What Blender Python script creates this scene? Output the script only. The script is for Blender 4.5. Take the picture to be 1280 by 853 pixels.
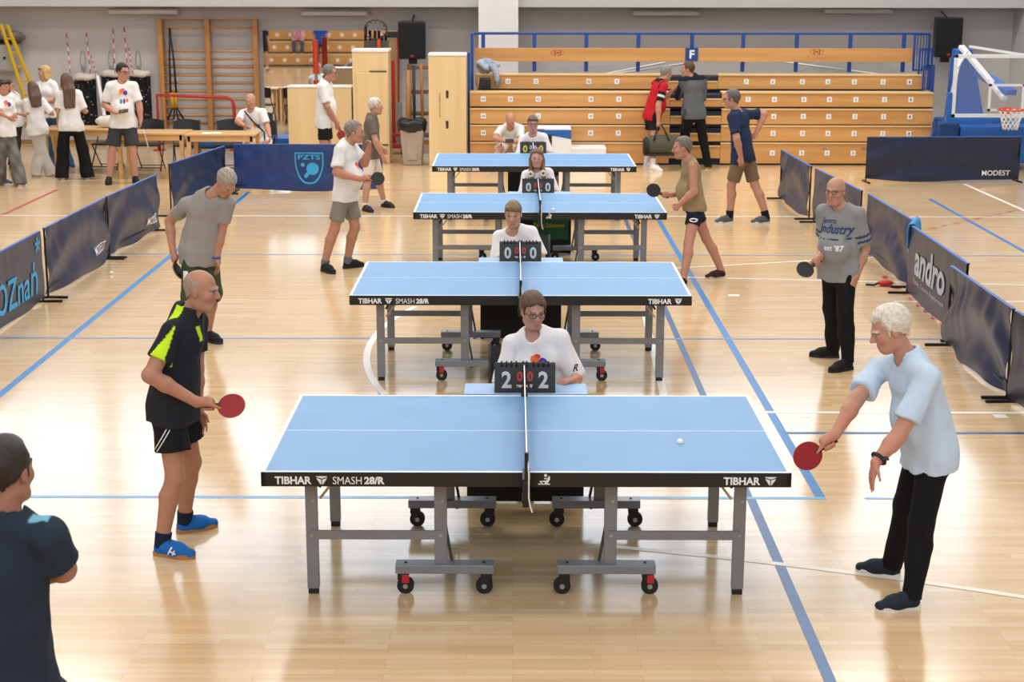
import bpy, bmesh, math, random
import numpy as np
from mathutils import Vector, Matrix

R = math.radians
random.seed(7)
np.random.seed(7)
scene = bpy.context.scene
col = scene.collection
for o in list(bpy.data.objects):
    bpy.data.objects.remove(o)

# ------------------------------------------------------------------ camera
CAM_H, PITCH, ROLL, YAW, FPX = 3.2667, 0.2295, 0.0017, -0.0010, 1964.0
cam_data = bpy.data.cameras.new('camera')
cam = bpy.data.objects.new('camera', cam_data)
col.objects.link(cam)
cam_data.sensor_fit = 'HORIZONTAL'
cam_data.sensor_width = 36.0
cam_data.lens = FPX * 36.0 / 1280.0
cam_data.clip_start, cam_data.clip_end = 0.1, 200
cam.matrix_world = (Matrix.Translation((0, 0, CAM_H)) @ Matrix.Rotation(-YAW, 4, 'Z')
                    @ Matrix.Rotation(math.pi / 2 - PITCH, 4, 'X') @ Matrix.Rotation(ROLL, 4, 'Z'))
cam_data.dof.use_dof = True
cam_data.dof.focus_distance = 11.0
cam_data.dof.aperture_fstop = 6.3
scene.camera = cam

# ------------------------------------------------------------------ world, lights, exposure
world = bpy.data.worlds.new('world')
scene.world = world
world.use_nodes = True
world.node_tree.nodes['Background'].inputs[0].default_value = (0.75, 0.86, 1.0, 1)
world.node_tree.nodes['Background'].inputs[1].default_value = 1.0
scene.view_settings.view_transform = 'Standard'
scene.view_settings.look = 'None'
scene.view_settings.gamma = 1.0
scene.view_settings.use_curve_mapping = False
scene.view_settings.exposure = -0.12
LAMP_W = 120.0        # each high-bay lamp under the ceiling
WINDOW_E = 2.8        # daylight in the clerestory panes
FILL_WINDOW_E = 3.6  # fill glow of the windows added behind the camera
CEIL_Z = 9.8
LAMPS = [(x, y) for y in (3.0, 8.5, 14.0, 19.5, 25.0) for x in (-8.0, -3.0, 2.0, 6.5)]
for i, (x, y) in enumerate(LAMPS):
    ld = bpy.data.lights.new('high_bay_light', 'AREA')
    ld.shape = 'RECTANGLE'
    ld.size, ld.size_y = 2.2, 0.9
    ld.energy = LAMP_W * {3.0: .5, 8.5: .7, 14.0: 1.0, 19.5: 1.4, 25.0: 2.0}[y]
    ld.color = (1.0, 0.985, 0.965)
    lo = bpy.data.objects.new('high_bay_light', ld)
    lo.location = (x, y, CEIL_Z - 0.42)
    col.objects.link(lo)


# ------------------------------------------------------------------ helpers
def ray(px, py):
    X, Y = px - 640.0, py - 426.5
    cr, sr = math.cos(ROLL), math.sin(ROLL)
    X, Y = X * cr + Y * sr, -X * sr + Y * cr
    c, s = math.cos(PITCH), math.sin(PITCH)
    y = FPX * c - Y * s
    z = -FPX * s - Y * c
    cy, sy = math.cos(YAW), math.sin(YAW)
    return Vector((X * cy + y * sy, -X * sy + y * cy, z))


def at(px, py, Y):
    r = ray(px, py)
    return Vector((0, 0, CAM_H)) + r * (Y / r.y)


def fl(px, py, z=0.0):
    r = ray(px, py)
    return Vector((0, 0, CAM_H)) + r * ((z - CAM_H) / r.z)


def hx(h):
    h = h.lstrip('#')
    v = [int(h[i:i + 2], 16) / 255 for i in (0, 2, 4)]
    return tuple(c / 12.92 if c <= 0.04045 else ((c + 0.055) / 1.055) ** 2.4 for c in v)


MATS = {}


def mat(name, color='#808080', rough=0.5, metal=0.0, var=0.06, scale=8.0, bump=0.0, bscale=40.0, spec=0.5,
        emit=0.0, alpha=1.0, coat=0.0, vcol=False, sheen=0.0):
    if name in MATS:
        return MATS[name]
    m = bpy.data.materials.new(name)
    m.use_nodes = True
    nt = m.node_tree
    b = nt.nodes['Principled BSDF']
    c = hx(color) if isinstance(color, str) else color
    b.inputs['Base Color'].default_value = (*c, 1)
    b.inputs['Roughness'].default_value = rough
    b.inputs['Metallic'].default_value = metal
    b.inputs['Specular IOR Level'].default_value = spec
    b.inputs['Coat Weight'].default_value = coat
    b.inputs['Sheen Weight'].default_value = sheen
    b.inputs['Alpha'].default_value = alpha
    tc = nt.nodes.new('ShaderNodeTexCoord')
    n = nt.nodes.new('ShaderNodeTexNoise')
    n.inputs['Scale'].default_value = scale
    n.inputs['Detail'].default_value = 4
    nt.links.new(tc.outputs['Object'], n.inputs['Vector'])
    hsv = nt.nodes.new('ShaderNodeHueSaturation')
    hsv.inputs['Color'].default_value = (*c, 1)
    if vcol:
        a = nt.nodes.new('ShaderNodeAttribute')
        a.attribute_name = 'Col'
        nt.links.new(a.outputs['Color'], hsv.inputs['Color'])
    mr = nt.nodes.new('ShaderNodeMapRange')
    mr.inputs['From Min'].default_value = 0.3
    mr.inputs['From Max'].default_value = 0.7
    mr.inputs['To Min'].default_value = 1 - var
    mr.inputs['To Max'].default_value = 1 + var
    nt.links.new(n.outputs['Fac'], mr.inputs['Value'])
    nt.links.new(mr.outputs['Result'], hsv.inputs['Value'])
    nt.links.new(hsv.outputs['Color'], b.inputs['Base Color'])
    if bump > 0:
        n2 = nt.nodes.new('ShaderNodeTexNoise')
        n2.inputs['Scale'].default_value = bscale
        n2.inputs['Detail'].default_value = 3
        nt.links.new(tc.outputs['Object'], n2.inputs['Vector'])
        bp = nt.nodes.new('ShaderNodeBump')
        bp.inputs['Strength'].default_value = bump
        bp.inputs['Distance'].default_value = 0.02
        nt.links.new(n2.outputs['Fac'], bp.inputs['Height'])
        nt.links.new(bp.outputs['Normal'], b.inputs['Normal'])
    if emit > 0:
        b.inputs['Emission Color'].default_value = (*c, 1)
        b.inputs['Emission Strength'].default_value = emit
    MATS[name] = m
    return m


def wood_mat(name, c1, c2, axis=0, rough=0.4, grain=14.0, coat=0.15):
    """wood with grain stretched along the axis"""
    if name in MATS:
        return MATS[name]
    m = bpy.data.materials.new(name)
    m.use_nodes = True
    nt = m.node_tree
    b = nt.nodes['Principled BSDF']
    tc = nt.nodes.new('ShaderNodeTexCoord')
    mp = nt.nodes.new('ShaderNodeMapping')
    sc = [grain, grain, grain]
    sc[axis] = grain * 0.07
    mp.inputs['Scale'].default_value = sc
    n = nt.nodes.new('ShaderNodeTexNoise')
    n.inputs['Scale'].default_value = 1.0
    n.inputs['Detail'].default_value = 6
    n.inputs['Distortion'].default_value = 0.6
    r = nt.nodes.new('ShaderNodeValToRGB')
    r.color_ramp.elements[0].position = 0.3
    r.color_ramp.elements[1].position = 0.7
    r.color_ramp.elements[0].color = (*hx(c1), 1)
    r.color_ramp.elements[1].color = (*hx(c2), 1)
    nt.links.new(tc.outputs['Object'], mp.inputs['Vector'])
    nt.links.new(mp.outputs['Vector'], n.inputs['Vector'])
    nt.links.new(n.outputs['Fac'], r.inputs['Fac'])
    nt.links.new(r.outputs['Color'], b.inputs['Base Color'])
    b.inputs['Roughness'].default_value = rough
    b.inputs['Coat Weight'].default_value = coat
    MATS[name] = m
    return m


class MB:
    """collects shapes into one mesh"""

    def __init__(s):
        s.v, s.f = [], []

    def add(s, vs, fs):
        n = len(s.v)
        s.v += [tuple(v) for v in vs]
        s.f += [tuple(i + n for i in f) for f in fs]
        return s

    def box(s, lo, hi, M=None):
        x0, y0, z0 = lo
        x1, y1, z1 = hi
        vs = [Vector(p) for p in ((x0, y0, z0), (x1, y0, z0), (x1, y1, z0), (x0, y1, z0),
                                  (x0, y0, z1), (x1, y0, z1), (x1, y1, z1), (x0, y1, z1))]
        if M is not None:
            vs = [M @ v for v in vs]
        return s.add(vs, [(0, 3, 2, 1), (4, 5, 6, 7), (0, 1, 5, 4), (1, 2, 6, 5), (2, 3, 7, 6), (3, 0, 4, 7)])

    def cbox(s, c, size, M=None):
        h = [d / 2 for d in size]
        return s.box([c[i] - h[i] for i in range(3)], [c[i] + h[i] for i in range(3)], M)

    def bar(s, a, b, w, d=None, up=(0, 0, 1)):
        """rectangular bar from a to b"""
        d = w if d is None else d
        a, b = Vector(a), Vector(b)
        t = (b - a).normalized()
        up = Vector(up)
        if abs(t.dot(up)) > 0.95:
            up = Vector((0, 1, 0))
        sx = t.cross(up).normalized()
        sy = sx.cross(t).normalized()
        vs = []
        for p in (a, b):
            for i, j in ((-1, -1), (1, -1), (1, 1), (-1, 1)):
                vs.append(p + sx * (i * w / 2) + sy * (j * d / 2))
        return s.add(vs, [(3, 2, 1, 0), (4, 5, 6, 7), (0, 1, 5, 4), (1, 2, 6, 5), (2, 3, 7, 6), (3, 0, 4, 7)])

    def tube(s, path, r, n=8, closed=False, caps=True):
        path = [Vector(p) for p in path]
        rs = r if isinstance(r, (list, tuple)) else [r] * len(path)
        m = len(path)
        rings = []
        ref = None
        for i, p in enumerate(path):
            if closed:
                t = path[(i + 1) % m] - path[i - 1]
            else:
                t = path[min(i + 1, m - 1)] - path[max(i - 1, 0)]
            t.normalize()
            if ref is None:
                ref = Vector((0, 0, 1)) if abs(t.z) < 0.9 else Vector((1, 0, 0))
            u = t.cross(ref)
            if u.length < 1e-5:
                u = t.cross(Vector((0.3, 1, 0.2)))
            u.normalize()
            w = u.cross(t).normalized()
            ref = w
            rings.append([p + (u * math.cos(2 * math.pi * k / n) + w * math.sin(2 * math.pi * k / n)) * rs[i] for k in range(n)])
        vs = [q for rg in rings for q in rg]
        fs = []
        mm = m if closed else m - 1
        for i in range(mm):
            j = (i + 1) % m
            for k in range(n):
                l = (k + 1) % n
                fs.append((i * n + k, i * n + l, j * n + l, j * n + k))
        if caps and not closed:
            fs.append(tuple(reversed(range(n))))
            fs.append(tuple((m - 1) * n + k for k in range(n)))
        return s.add(vs, fs)

    def cyl(s, a, b, r, n=12, r2=None):
        return s.tube([a, b], [r, r if r2 is None else r2], n)

    def prism(s, poly, ax_u, ax_v, ax_w, origin, depth):
        """polygon (u,v) list pushed along w by depth"""
        o, u, v, w = Vector(origin), Vector(ax_u), Vector(ax_v), Vector(ax_w)
        n = len(poly)
        vs = [o + u * p[0] + v * p[1] for p in poly] + [o + u * p[0] + v * p[1] + w * depth for p in poly]
        fs = [tuple(reversed(range(n))), tuple(range(n, 2 * n))]
        for i in range(n):
            j = (i + 1) % n
            fs.append((i, j, n + j, n + i))
        return s.add(vs, fs)

    def lathe(s, prof, origin=(0, 0, 0), n=16, M=None):
        """profile of (r, z)"""
        o = Vector(origin)
        vs, fs = [], []
        for r_, z_ in prof:
            for k in range(n):
                a = 2 * math.pi * k / n
                p = Vector((r_ * math.cos(a), r_ * math.sin(a), z_))
                if M is not None:
                    p = M @ p
                vs.append(o + p)
        for i in range(len(prof) - 1):
            for k in range(n):
                l = (k + 1) % n
                fs.append((i * n + k, i * n + l, (i + 1) * n + l, (i + 1) * n + k))
        fs.append(tuple(reversed(range(n))))
        fs.append(tuple((len(prof) - 1) * n + k for k in range(n)))
        return s.add(vs, fs)

    def grid(s, fn, nu, nv):
        vs = [fn(i / nu, j / nv) for j in range(nv + 1) for i in range(nu + 1)]
        fs = [(j * (nu + 1) + i, j * (nu + 1) + i + 1, (j + 1) * (nu + 1) + i + 1, (j + 1) * (nu + 1) + i)
              for j in range(nv) for i in range(nu)]
        return s.add(vs, fs)

    def mesh(s, name):
        me = bpy.data.meshes.new(name)
        me.from_pydata(s.v, [], s.f)
        me.update()
        return me

    def build(s, name, m, parent=None, smooth=False, bevel=0.0, kind=None, label=None):
        me = s.mesh(name)
        return link(name, me, m, parent, smooth, bevel, kind, label)


def link(name, me, m, parent=None, smooth=False, bevel=0.0, kind=None, label=None):
    if m is not None and not me.materials:
        me.materials.append(m)
    if smooth:
        me.polygons.foreach_set('use_smooth', [True] * len(me.polygons))
        if smooth != 'all':
            try:
                me.set_sharp_from_angle(angle=R(40))
            except Exception:
                pass
    o = bpy.data.objects.new(name, me)
    col.objects.link(o)
    if parent is not None:
        o.parent = parent
    if bevel > 0:
        bv = o.modifiers.new('bevel', 'BEVEL')
        bv.width = bevel
        bv.segments = 2
        bv.limit_method = 'ANGLE'
    if kind:
        o['kind'] = kind
    if label:
        o['label'] = label
    return o


def thing(name, label, cat, loc=(0, 0, 0), rotz=0.0, group=None):
    o = bpy.data.objects.new(name, None)
    o.empty_display_size = 0.1
    col.objects.link(o)
    o.location = loc
    o.rotation_euler = (0, 0, rotz)
    o['label'], o['category'] = label, cat
    if group:
        o['group'] = group
    return o


def tag(o, label, cat, group=None):
    o['label'], o['category'] = label, cat
    if group:
        o['group'] = group
    return o


def dup(root, loc=None, rotz=None, label=None, group=None):
    def rec(o, par):
        c = o.copy()
        col.objects.link(c)
        c.parent = par
        for ch in o.children:
            rec(ch, c)
        return c
    r = rec(root, None)
    if loc is not None:
        r.location = loc
    if rotz is not None:
        r.rotation_euler = (0, 0, rotz)
    if label:
        r['label'] = label
    if group:
        r['group'] = group
    return r


_TXT = {}


def text_polys(txt, bold=0.0, shear=0.0):
    """verts (x,y in 0..1 of its own box) and faces of flat lettering; also its aspect"""
    key = (txt, bold, shear)
    if key in _TXT:
        return _TXT[key]
    cu = bpy.data.curves.new('lettering', 'FONT')
    cu.body = txt
    cu.size = 1.0
    cu.offset = bold
    cu.shear = shear
    cu.resolution_u = 3
    cu.fill_mode = 'FRONT'
    ob = bpy.data.objects.new('lettering', cu)
    col.objects.link(ob)
    dg = bpy.context.evaluated_depsgraph_get()
    dg.update()
    me = bpy.data.meshes.new_from_object(ob.evaluated_get(dg))
    v = np.array([tuple(p.co) for p in me.vertices])
    f = [tuple(p.vertices) for p in me.polygons]
    bpy.data.objects.remove(ob)
    bpy.data.curves.remove(cu)
    bpy.data.meshes.remove(me)
    lo, hi = v[:, :2].min(0), v[:, :2].max(0)
    asp = (hi[0] - lo[0]) / (hi[1] - lo[1])
    uv = (v[:, :2] - lo) / (hi - lo)
    _TXT[key] = (uv, f, asp)
    return _TXT[key]


def put_text(txt, origin, u, v, w, h, m, name='lettering', parent=None, bold=0.0, lift=0.0015, surf=None, shear=0.0, subdiv=0):
    """lettering filling a w x h box whose lower left corner is origin, along u (right) and v (up)"""
    uv, f, asp = text_polys(txt, bold, shear)
    return put_polys(uv, f, origin, u, v, w, h, m, name, parent, lift, surf, subdiv)


def put_polys(uv, f, origin, u, v, w, h, m, name='lettering', parent=None, lift=0.0015, surf=None, subdiv=0):
    o, u, v = Vector(origin), Vector(u).normalized(), Vector(v).normalized()
    n = u.cross(v)
    vs = []
    uv = [tuple(p) for p in uv]
    if subdiv:
        bm = bmesh.new()
        bv = [bm.verts.new((p[0], p[1], 0)) for p in uv]
        for q in f:
            try:
                bm.faces.new([bv[i] for i in q])
            except Exception:
                pass
        bmesh.ops.triangulate(bm, faces=bm.faces)
        bmesh.ops.subdivide_edges(bm, edges=bm.edges, cuts=subdiv)
        bm.verts.index_update()
        uv = [(p.co.x, p.co.y) for p in bm.verts]
        f = [tuple(p.index for p in q.verts) for q in bm.faces]
        bm.free()
    for p in uv:
        q = o + u * (p[0] * w) + v * (p[1] * h) + n * lift
        if surf is not None:
            q = surf(q, n)
        vs.append(q)
    mb = MB()
    mb.add(vs, f)
    return mb.build(name, m, parent)


def ellipse_poly(cx, cy, rx, ry, n=24):
    return [(cx + rx * math.cos(2 * math.pi * k / n), cy + ry * math.sin(2 * math.pi * k / n)) for k in range(n)]


# ================================================================== THE SETTING
BACK_Y, LEFT_X, RIGHT_X, FRONT_Y = 31.0, -15.0, 9.65, -3.0
m_wall = mat('painted_wall', '#bdb9b7', 0.75, var=0.03, scale=1.5, bump=0.05, bscale=60)
m_wall_up = mat('upper_wall', '#bdbcba', 0.8, var=0.02, scale=1.2)
m_column = mat('column_plaster', '#e4e2df', 0.8, var=0.03, scale=2.0)
m_ceil = mat('ceiling_panel', '#d8d8d6', 0.85, var=0.03, scale=1.0)
m_black = mat('black_plastic', '#141416', 0.5, var=0.1)
m_blackmetal = mat('black_metal', '#101114', 0.35, var=0.1)
m_white = mat('white_plastic', '#eeeeee', 0.45, var=0.03)
m_steel = mat('brushed_steel', '#a9adb2', 0.35, metal=0.8)


def floor_mat():
    m = bpy.data.materials.new('maple_parquet')
    m.use_nodes = True
    nt = m.node_tree
    b = nt.nodes['Principled BSDF']
    tc = nt.nodes.new('ShaderNodeTexCoord')
    br = nt.nodes.new('ShaderNodeTexBrick')
    br.offset = 0.37
    br.offset_frequency = 3
    br.inputs['Scale'].default_value = 1.0
    br.inputs['Brick Width'].default_value = 0.62
    br.inputs['Row Height'].default_value = 0.058
    br.inputs['Mortar Size'].default_value = 0.0009
    br.inputs['Mortar Smooth'].default_value = 0.3
    br.inputs['Color1'].default_value = (*hx('#e3c69c'), 1)
    br.inputs['Color2'].default_value = (*hx('#d7b484'), 1)
    br.inputs['Mortar'].default_value = (*hx('#b48d5c'), 1)
    nt.links.new(tc.outputs['Object'], br.inputs['Vector'])
    mp = nt.nodes.new('ShaderNodeMapping')
    mp.inputs['Scale'].default_value = (1.2, 22, 1)
    nt.links.new(tc.outputs['Object'], mp.inputs['Vector'])
    n = nt.nodes.new('ShaderNodeTexNoise')
    n.inputs['Scale'].default_value = 1.0
    n.inputs['Detail'].default_value = 5
    nt.links.new(mp.outputs['Vector'], n.inputs['Vector'])
    n2 = nt.nodes.new('ShaderNodeTexNoise')
    n2.inputs['Scale'].default_value = 0.5
    n2.inputs['Detail'].default_value = 3
    nt.links.new(tc.outputs['Object'], n2.inputs['Vector'])
    mr = nt.nodes.new('ShaderNodeMapRange')
    mr.inputs['From Min'].default_value = 0.25
    mr.inputs['From Max'].default_value = 0.75
    mr.inputs['To Min'].default_value = 0.93
    mr.inputs['To Max'].default_value = 1.07
    nt.links.new(n.outputs['Fac'], mr.inputs['Value'])
    hsv = nt.nodes.new('ShaderNodeHueSaturation')
    nt.links.new(br.outputs['Color'], hsv.inputs['Color'])
    nt.links.new(mr.outputs['Result'], hsv.inputs['Value'])
    nt.links.new(hsv.outputs['Color'], b.inputs['Base Color'])
    mr2 = nt.nodes.new('ShaderNodeMapRange')
    mr2.inputs['To Min'].default_value = 0.12
    mr2.inputs['To Max'].default_value = 0.19
    nt.links.new(n2.outputs['Fac'], mr2.inputs['Value'])
    nt.links.new(mr2.outputs['Result'], b.inputs['Roughness'])
    b.inputs['Specular IOR Level'].default_value = 0.5
    b.inputs['Coat Weight'].default_value = 0.3
    b.inputs['Coat Roughness'].default_value = 0.14
    bp = nt.nodes.new('ShaderNodeBump')
    bp.inputs['Strength'].default_value = 0.06
    bp.inputs['Distance'].default_value = 0.004
    nt.links.new(n.outputs['Fac'], bp.inputs['Height'])
    nt.links.new(bp.outputs['Normal'], b.inputs['Normal'])
    return m


floor = MB().box((LEFT_X, FRONT_Y, -0.2), (RIGHT_X, BACK_Y + 0.3, 0)).build('floor', floor_mat(), kind='structure')
MB().box((LEFT_X, BACK_Y, 0), (RIGHT_X, BACK_Y + 0.3, 2.66)).build('wall_back', m_wall, kind='structure')
MB().box((LEFT_X - 0.3, FRONT_Y, 0), (LEFT_X, BACK_Y + 0.3, CEIL_Z)).build('wall_left', m_wall_up, kind='structure')
MB().box((RIGHT_X, FRONT_Y, 0), (RIGHT_X + 0.3, BACK_Y + 0.3, CEIL_Z)).build('wall_right', m_wall_up, kind='structure')
MB().box((LEFT_X - .3, FRONT_Y - 0.3, 0), (RIGHT_X + .3, FRONT_Y, CEIL_Z)).build('wall_front', m_wall_up, kind='structure')
MB().box((LEFT_X - .3, FRONT_Y - .3, CEIL_Z), (RIGHT_X + .3, BACK_Y + .3, CEIL_Z + 0.3)).build('ceiling', m_ceil, kind='structure')
# wall above the niche with its row of daylight windows
GAL_Y = 30.3
WZ0, WZ1 = 5.0, 9.2
up = MB().box((LEFT_X, GAL_Y, 2.66), (RIGHT_X, BACK_Y + 0.3, WZ0)).box((LEFT_X, GAL_Y, WZ1), (RIGHT_X, GAL_Y + 0.3, CEIL_Z))
bays = [(-11.6, -8.2), (-8.0, -4.6), (-4.4, -1.0), (0.2, 3.2), (3.4, 6.4), (6.6, 9.5)]
xs = [LEFT_X] + [q for b_ in bays for q in b_] + [RIGHT_X]
for i in range(0, len(xs), 2):
    up.box((xs[i], GAL_Y, WZ0), (xs[i + 1], GAL_Y + 0.3, WZ1))
up.build('wall_back_upper', m_wall_up, kind='structure')
m_pane = mat('daylight_pane', '#e2efff', 0.1, var=0.0, emit=WINDOW_E)
m_wframe = mat('window_frame_white', '#d9dad8', 0.5)
m_pane_fill = mat('fill_pane_rear', '#e6f1ff', 0.1, var=0.0, emit=FILL_WINDOW_E)  # glow for the added windows, fill light from behind the camera
for i, (a, b_) in enumerate(bays):
    fr = MB()
    for x in (a + .03, (a + b_) / 2, b_ - .03):
        fr.box((x - .03, GAL_Y + 0.02, WZ0), (x + .03, GAL_Y + 0.11, WZ1))
    for z in (WZ0 + .03, (WZ0 + WZ1) / 2, WZ1 - .03):
        fr.box((a, GAL_Y + 0.025, z - .03), (b_, GAL_Y + 0.105, z + .03))
    w = fr.build('window_%d' % (i + 1), m_wframe, kind='structure')
    for ux in (0, 1):
        for uz in (0, 1):
            xm = (a + b_) / 2
            zm = (WZ0 + WZ1) / 2
            MB().box((a if ux == 0 else xm, GAL_Y + .12, WZ0 if uz == 0 else zm),
                     (xm if ux == 0 else b_, GAL_Y + .14, zm if uz == 0 else WZ1)).build('pane', m_pane, w)
# unseen glowing windows added behind the camera to light faces and shirt fronts
fz0, fz1 = 4.4, 8.8
fb = [(-13.5, -9.8), (-9.5, -5.8), (-5.5, -1.8), (-1.5, 2.2), (2.5, 5.8), (6.1, 9.3)]
for i, (a, b_) in enumerate(fb):
    fr = MB()
    for x in (a, (a + b_) / 2, b_):
        fr.box((x - .03, FRONT_Y, fz0), (x + .03, FRONT_Y + .08, fz1))
    for z in (fz0, (fz0 + fz1) / 2, fz1):
        fr.box((a - .03, FRONT_Y, z - .03), (b_ + .03, FRONT_Y + .075, z + .03))
    w = fr.build('window_%d' % (i + 7), m_wframe, kind='structure')  # added frame, holds the fill panes
    for ux in (0, 1):
        for uz in (0, 1):
            xm, zm = (a + b_) / 2, (fz0 + fz1) / 2
            MB().box((a if ux == 0 else xm, FRONT_Y + .02, fz0 if uz == 0 else zm),
                     (xm if ux == 0 else b_, FRONT_Y + .04, zm if uz == 0 else fz1)).build('pane', m_pane_fill, w)
cx0, cx1 = at(598, 10, 30.1).x, at(648, 10, 30.1).x
MB().box((cx0, 30.1, 0), (cx1, BACK_Y, CEIL_Z)).build('wall_column', m_column, kind='structure', bevel=0.01)
MB().box((LEFT_X, BACK_Y - 0.02, 0), (RIGHT_X, BACK_Y, 0.08)).build('baseboard_back', wood_mat('baseboard_wood', '#8f6a3f', '#a88050'), kind='structure')
# high-bay lamp housings under the ceiling
m_house = mat('lamp_housing', '#c9ccce', 0.5)
for i, (x, y) in enumerate(LAMPS):
    t = thing('high_bay_lamp', 'grey rectangular high bay lamp hung under the hall ceiling', 'lamp', (x, y, CEIL_Z - 0.4), 0, 'high bay lamps')
    if i == 0:
        h_me = MB().box((-1.15, -0.5, 0.0), (1.15, 0.5, 0.12)).mesh('housing')
        c_me = MB().cyl((-0.8, 0, .12), (-0.8, 0, .42), .015, 6).cyl((.8, 0, .12), (.8, 0, .42), .015, 6).mesh('hanger')
    link('housing', h_me, m_house, t)
    link('hanger', c_me, m_steel, t)

# ------------------------------------------------------------------ court markings painted on the floor
m_lblue = mat('tape_bright_blue', '#0f72b6', 0.35, var=0.08)
m_lpale = mat('paint_pale_blue', '#6fa5cf', 0.35, var=0.08)
m_lblue2 = mat('paint_steel_blue', '#335f90', 0.35, var=0.15, scale=20)
m_lthin = mat('paint_thin_blue', '#6d86b4', 0.35, var=0.1)
m_lwhite = mat('paint_white', '#f4efe8', 0.35, var=0.05)
m_lred = mat('paint_red', '#b3403a', 0.35, var=0.1)
m_lredthin = mat('paint_faded_red', '#cf8a72', 0.35, var=0.1)
_ln = [0]


def line(a, b, w, m, name='court_line'):
    _ln[0] += 1
    z = 0.0008 + 0.00012 * (_ln[0] % 9)
    a, b = Vector((a[0], a[1], 0)), Vector((b[0], b[1], 0))
    t = (b - a).normalized()
    n = Vector((-t.y, t.x, 0)) * (w / 2)
    return MB().add([p + Vector((0, 0, z)) for p in (a - n, b - n, b + n, a + n)], [(0, 1, 2, 3)]).build(name, m, floor)


line((-4.09, 8.0), (-4.07, 24.0), .065, m_lblue)
line((1.97, 9.54), (1.98, 24.0), .065, m_lblue)
line((-4.09, 9.57), (2.0, 9.57), .05, m_lpale)
line((1.50, 6.0), (1.52, 9.55), .06, m_lblue2)
line((1.51, 9.6), (1.53, 24.0), .055, m_lblue2)
line((2.25, 9.57), (2.52, 9.56), .035, m_lpale)
line((-14, 14.05), (9.5, 14.1), .05, m_lthin)
line((1.97, 11.04), (9.5, 11.06), .05, m_lblue2)
line((-14, 18.52), (9.5, 18.5), .05, m_lthin)
line((-14, 24.25), (9.5, 24.35), .05, m_lredthin)
line((-7.1, 20.0), (-7.08, 24.2), .06, m_lred)
line((1.9, 11.6), (9.5, 11.58), .05, m_lwhite)
line((-14, 21.55), (9.5, 21.6), .045, m_lwhite)
line((1.3, 15.3), (1.19, 11.9), .06, m_lwhite)
line((1.0, 17.2), (9.5, 16.25), .035, m_lwhite)
line((1.0, 17.4), (4.3, 18.4), .04, m_lwhite)
line((7.22, 25.1), (7.3, 20.0), .06, m_lwhite)
line((6.22, 23.4), (6.18, 17.0), .06, m_lblue)
line((3.9, 15.8), (9.5, 15.85), .035, m_lwhite)
for x in (2.2, 2.95, 3.7):
    line((x - .05, 11.5), (x + .05, 11.5), .1, m_lwhite)
for x in (2.3, 3.5, 4.7):
    line((x - .06, 16.1), (x + .06, 16.1), .09, m_lwhite)
# three-point arcs
def arc(cx, cy, r, a0, a1, n, w, m):
    mb = MB()
    z = 0.0021
    pts = []
    for i in range(n + 1):
        a = R(a0 + (a1 - a0) * i / n)
        pts.append(((cx + (r - w / 2) * math.cos(a), cy + (r - w / 2) * math.sin(a), z), (cx + (r + w / 2) * math.cos(a), cy + (r + w / 2) * math.sin(a), z)))
    for i in range(n):
        mb.add([pts[i][0], pts[i][1], pts[i + 1][1], pts[i + 1][0]], [(0, 1, 2, 3)])
    mb.build('court_arc', m, floor)


arc(3.8, 13.75, 5.1, 160, 199, 40, .06, m_lwhite)
arc(-2.6, -4.0, 13.08, 50, 76, 40, .05, mat('paint_faded_white', '#efe2cf', .3))
for i in range(14):      # red dashes beside the right barriers
    y = 17.2 - i * 0.3
    line((4.13, y), (4.10, y - .15), .055, m_lred, 'court_dash')
for i in range(9):
    a = Vector((5.5, 20.55, 0)) + Vector((1.8, 1.82, 0)) * (i / 8.6)
    line(a, a + Vector((.1, .1, 0)), .055, m_lred, 'court_dash')

# ================================================================== TABLE TENNIS TABLES
m_top = mat('table_top_blue', '#5f94c4', 0.45, var=0.05, scale=3, spec=0.55)
m_tline = mat('table_line_white', '#f2f5f8', 0.4)
m_apron = mat('table_apron_black', '#17171a', 0.45, var=0.08)
m_leg = mat('table_leg_grey', '#85888e', 0.4, metal=0.35, var=0.04)
m_legdark = mat('table_leg_dark', '#4b4c50', 0.45, metal=0.2)
m_letter = mat('lettering_white', '#f0f0f0', 0.5)
m_red = mat('brake_red', '#b8242c', 0.4)
m_rubber = mat('rubber_black', '#17181a', 0.7)
m_braceyel = mat('brace_zinc', '#b9a98c', 0.35, metal=0.6)
m_navy_net = None


def net_material():
    m = bpy.data.materials.new('net_mesh')
    m.use_nodes = True
    nt = m.node_tree
    b = nt.nodes['Principled BSDF']
    b.inputs['Base Color'].default_value = (*hx('#1c3f72'), 1)
    b.inputs['Roughness'].default_value = 0.7
    tc = nt.nodes.new('ShaderNodeTexCoord')
    sep = nt.nodes.new('ShaderNodeSeparateXYZ')
    nt.links.new(tc.outputs['Object'], sep.inputs[0])
    outs = []
    for ax in ('Y', 'Z'):
        mu = nt.nodes.new('ShaderNodeMath')
        mu.operation = 'MULTIPLY'
        mu.inputs[1].default_value = 80.0
        nt.links.new(sep.outputs[ax], mu.inputs[0])
        fr = nt.nodes.new('ShaderNodeMath')
        fr.operation = 'FRACT'
        nt.links.new(mu.outputs[0], fr.inputs[0])
        lt = nt.nodes.new('ShaderNodeMath')
        lt.operation = 'LESS_THAN'
        lt.inputs[1].default_value = 0.3
        nt.links.new(fr.outputs[0], lt.inputs[0])
        outs.append(lt)
    mx = nt.nodes.new('ShaderNodeMath')
    mx.operation = 'MAXIMUM'
    nt.links.new(outs[0].outputs[0], mx.inputs[0])
    nt.links.new(outs[1].outputs[0], mx.inputs[1])
    nt.links.new(mx.outputs[0], b.inputs['Alpha'])
    return m


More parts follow.
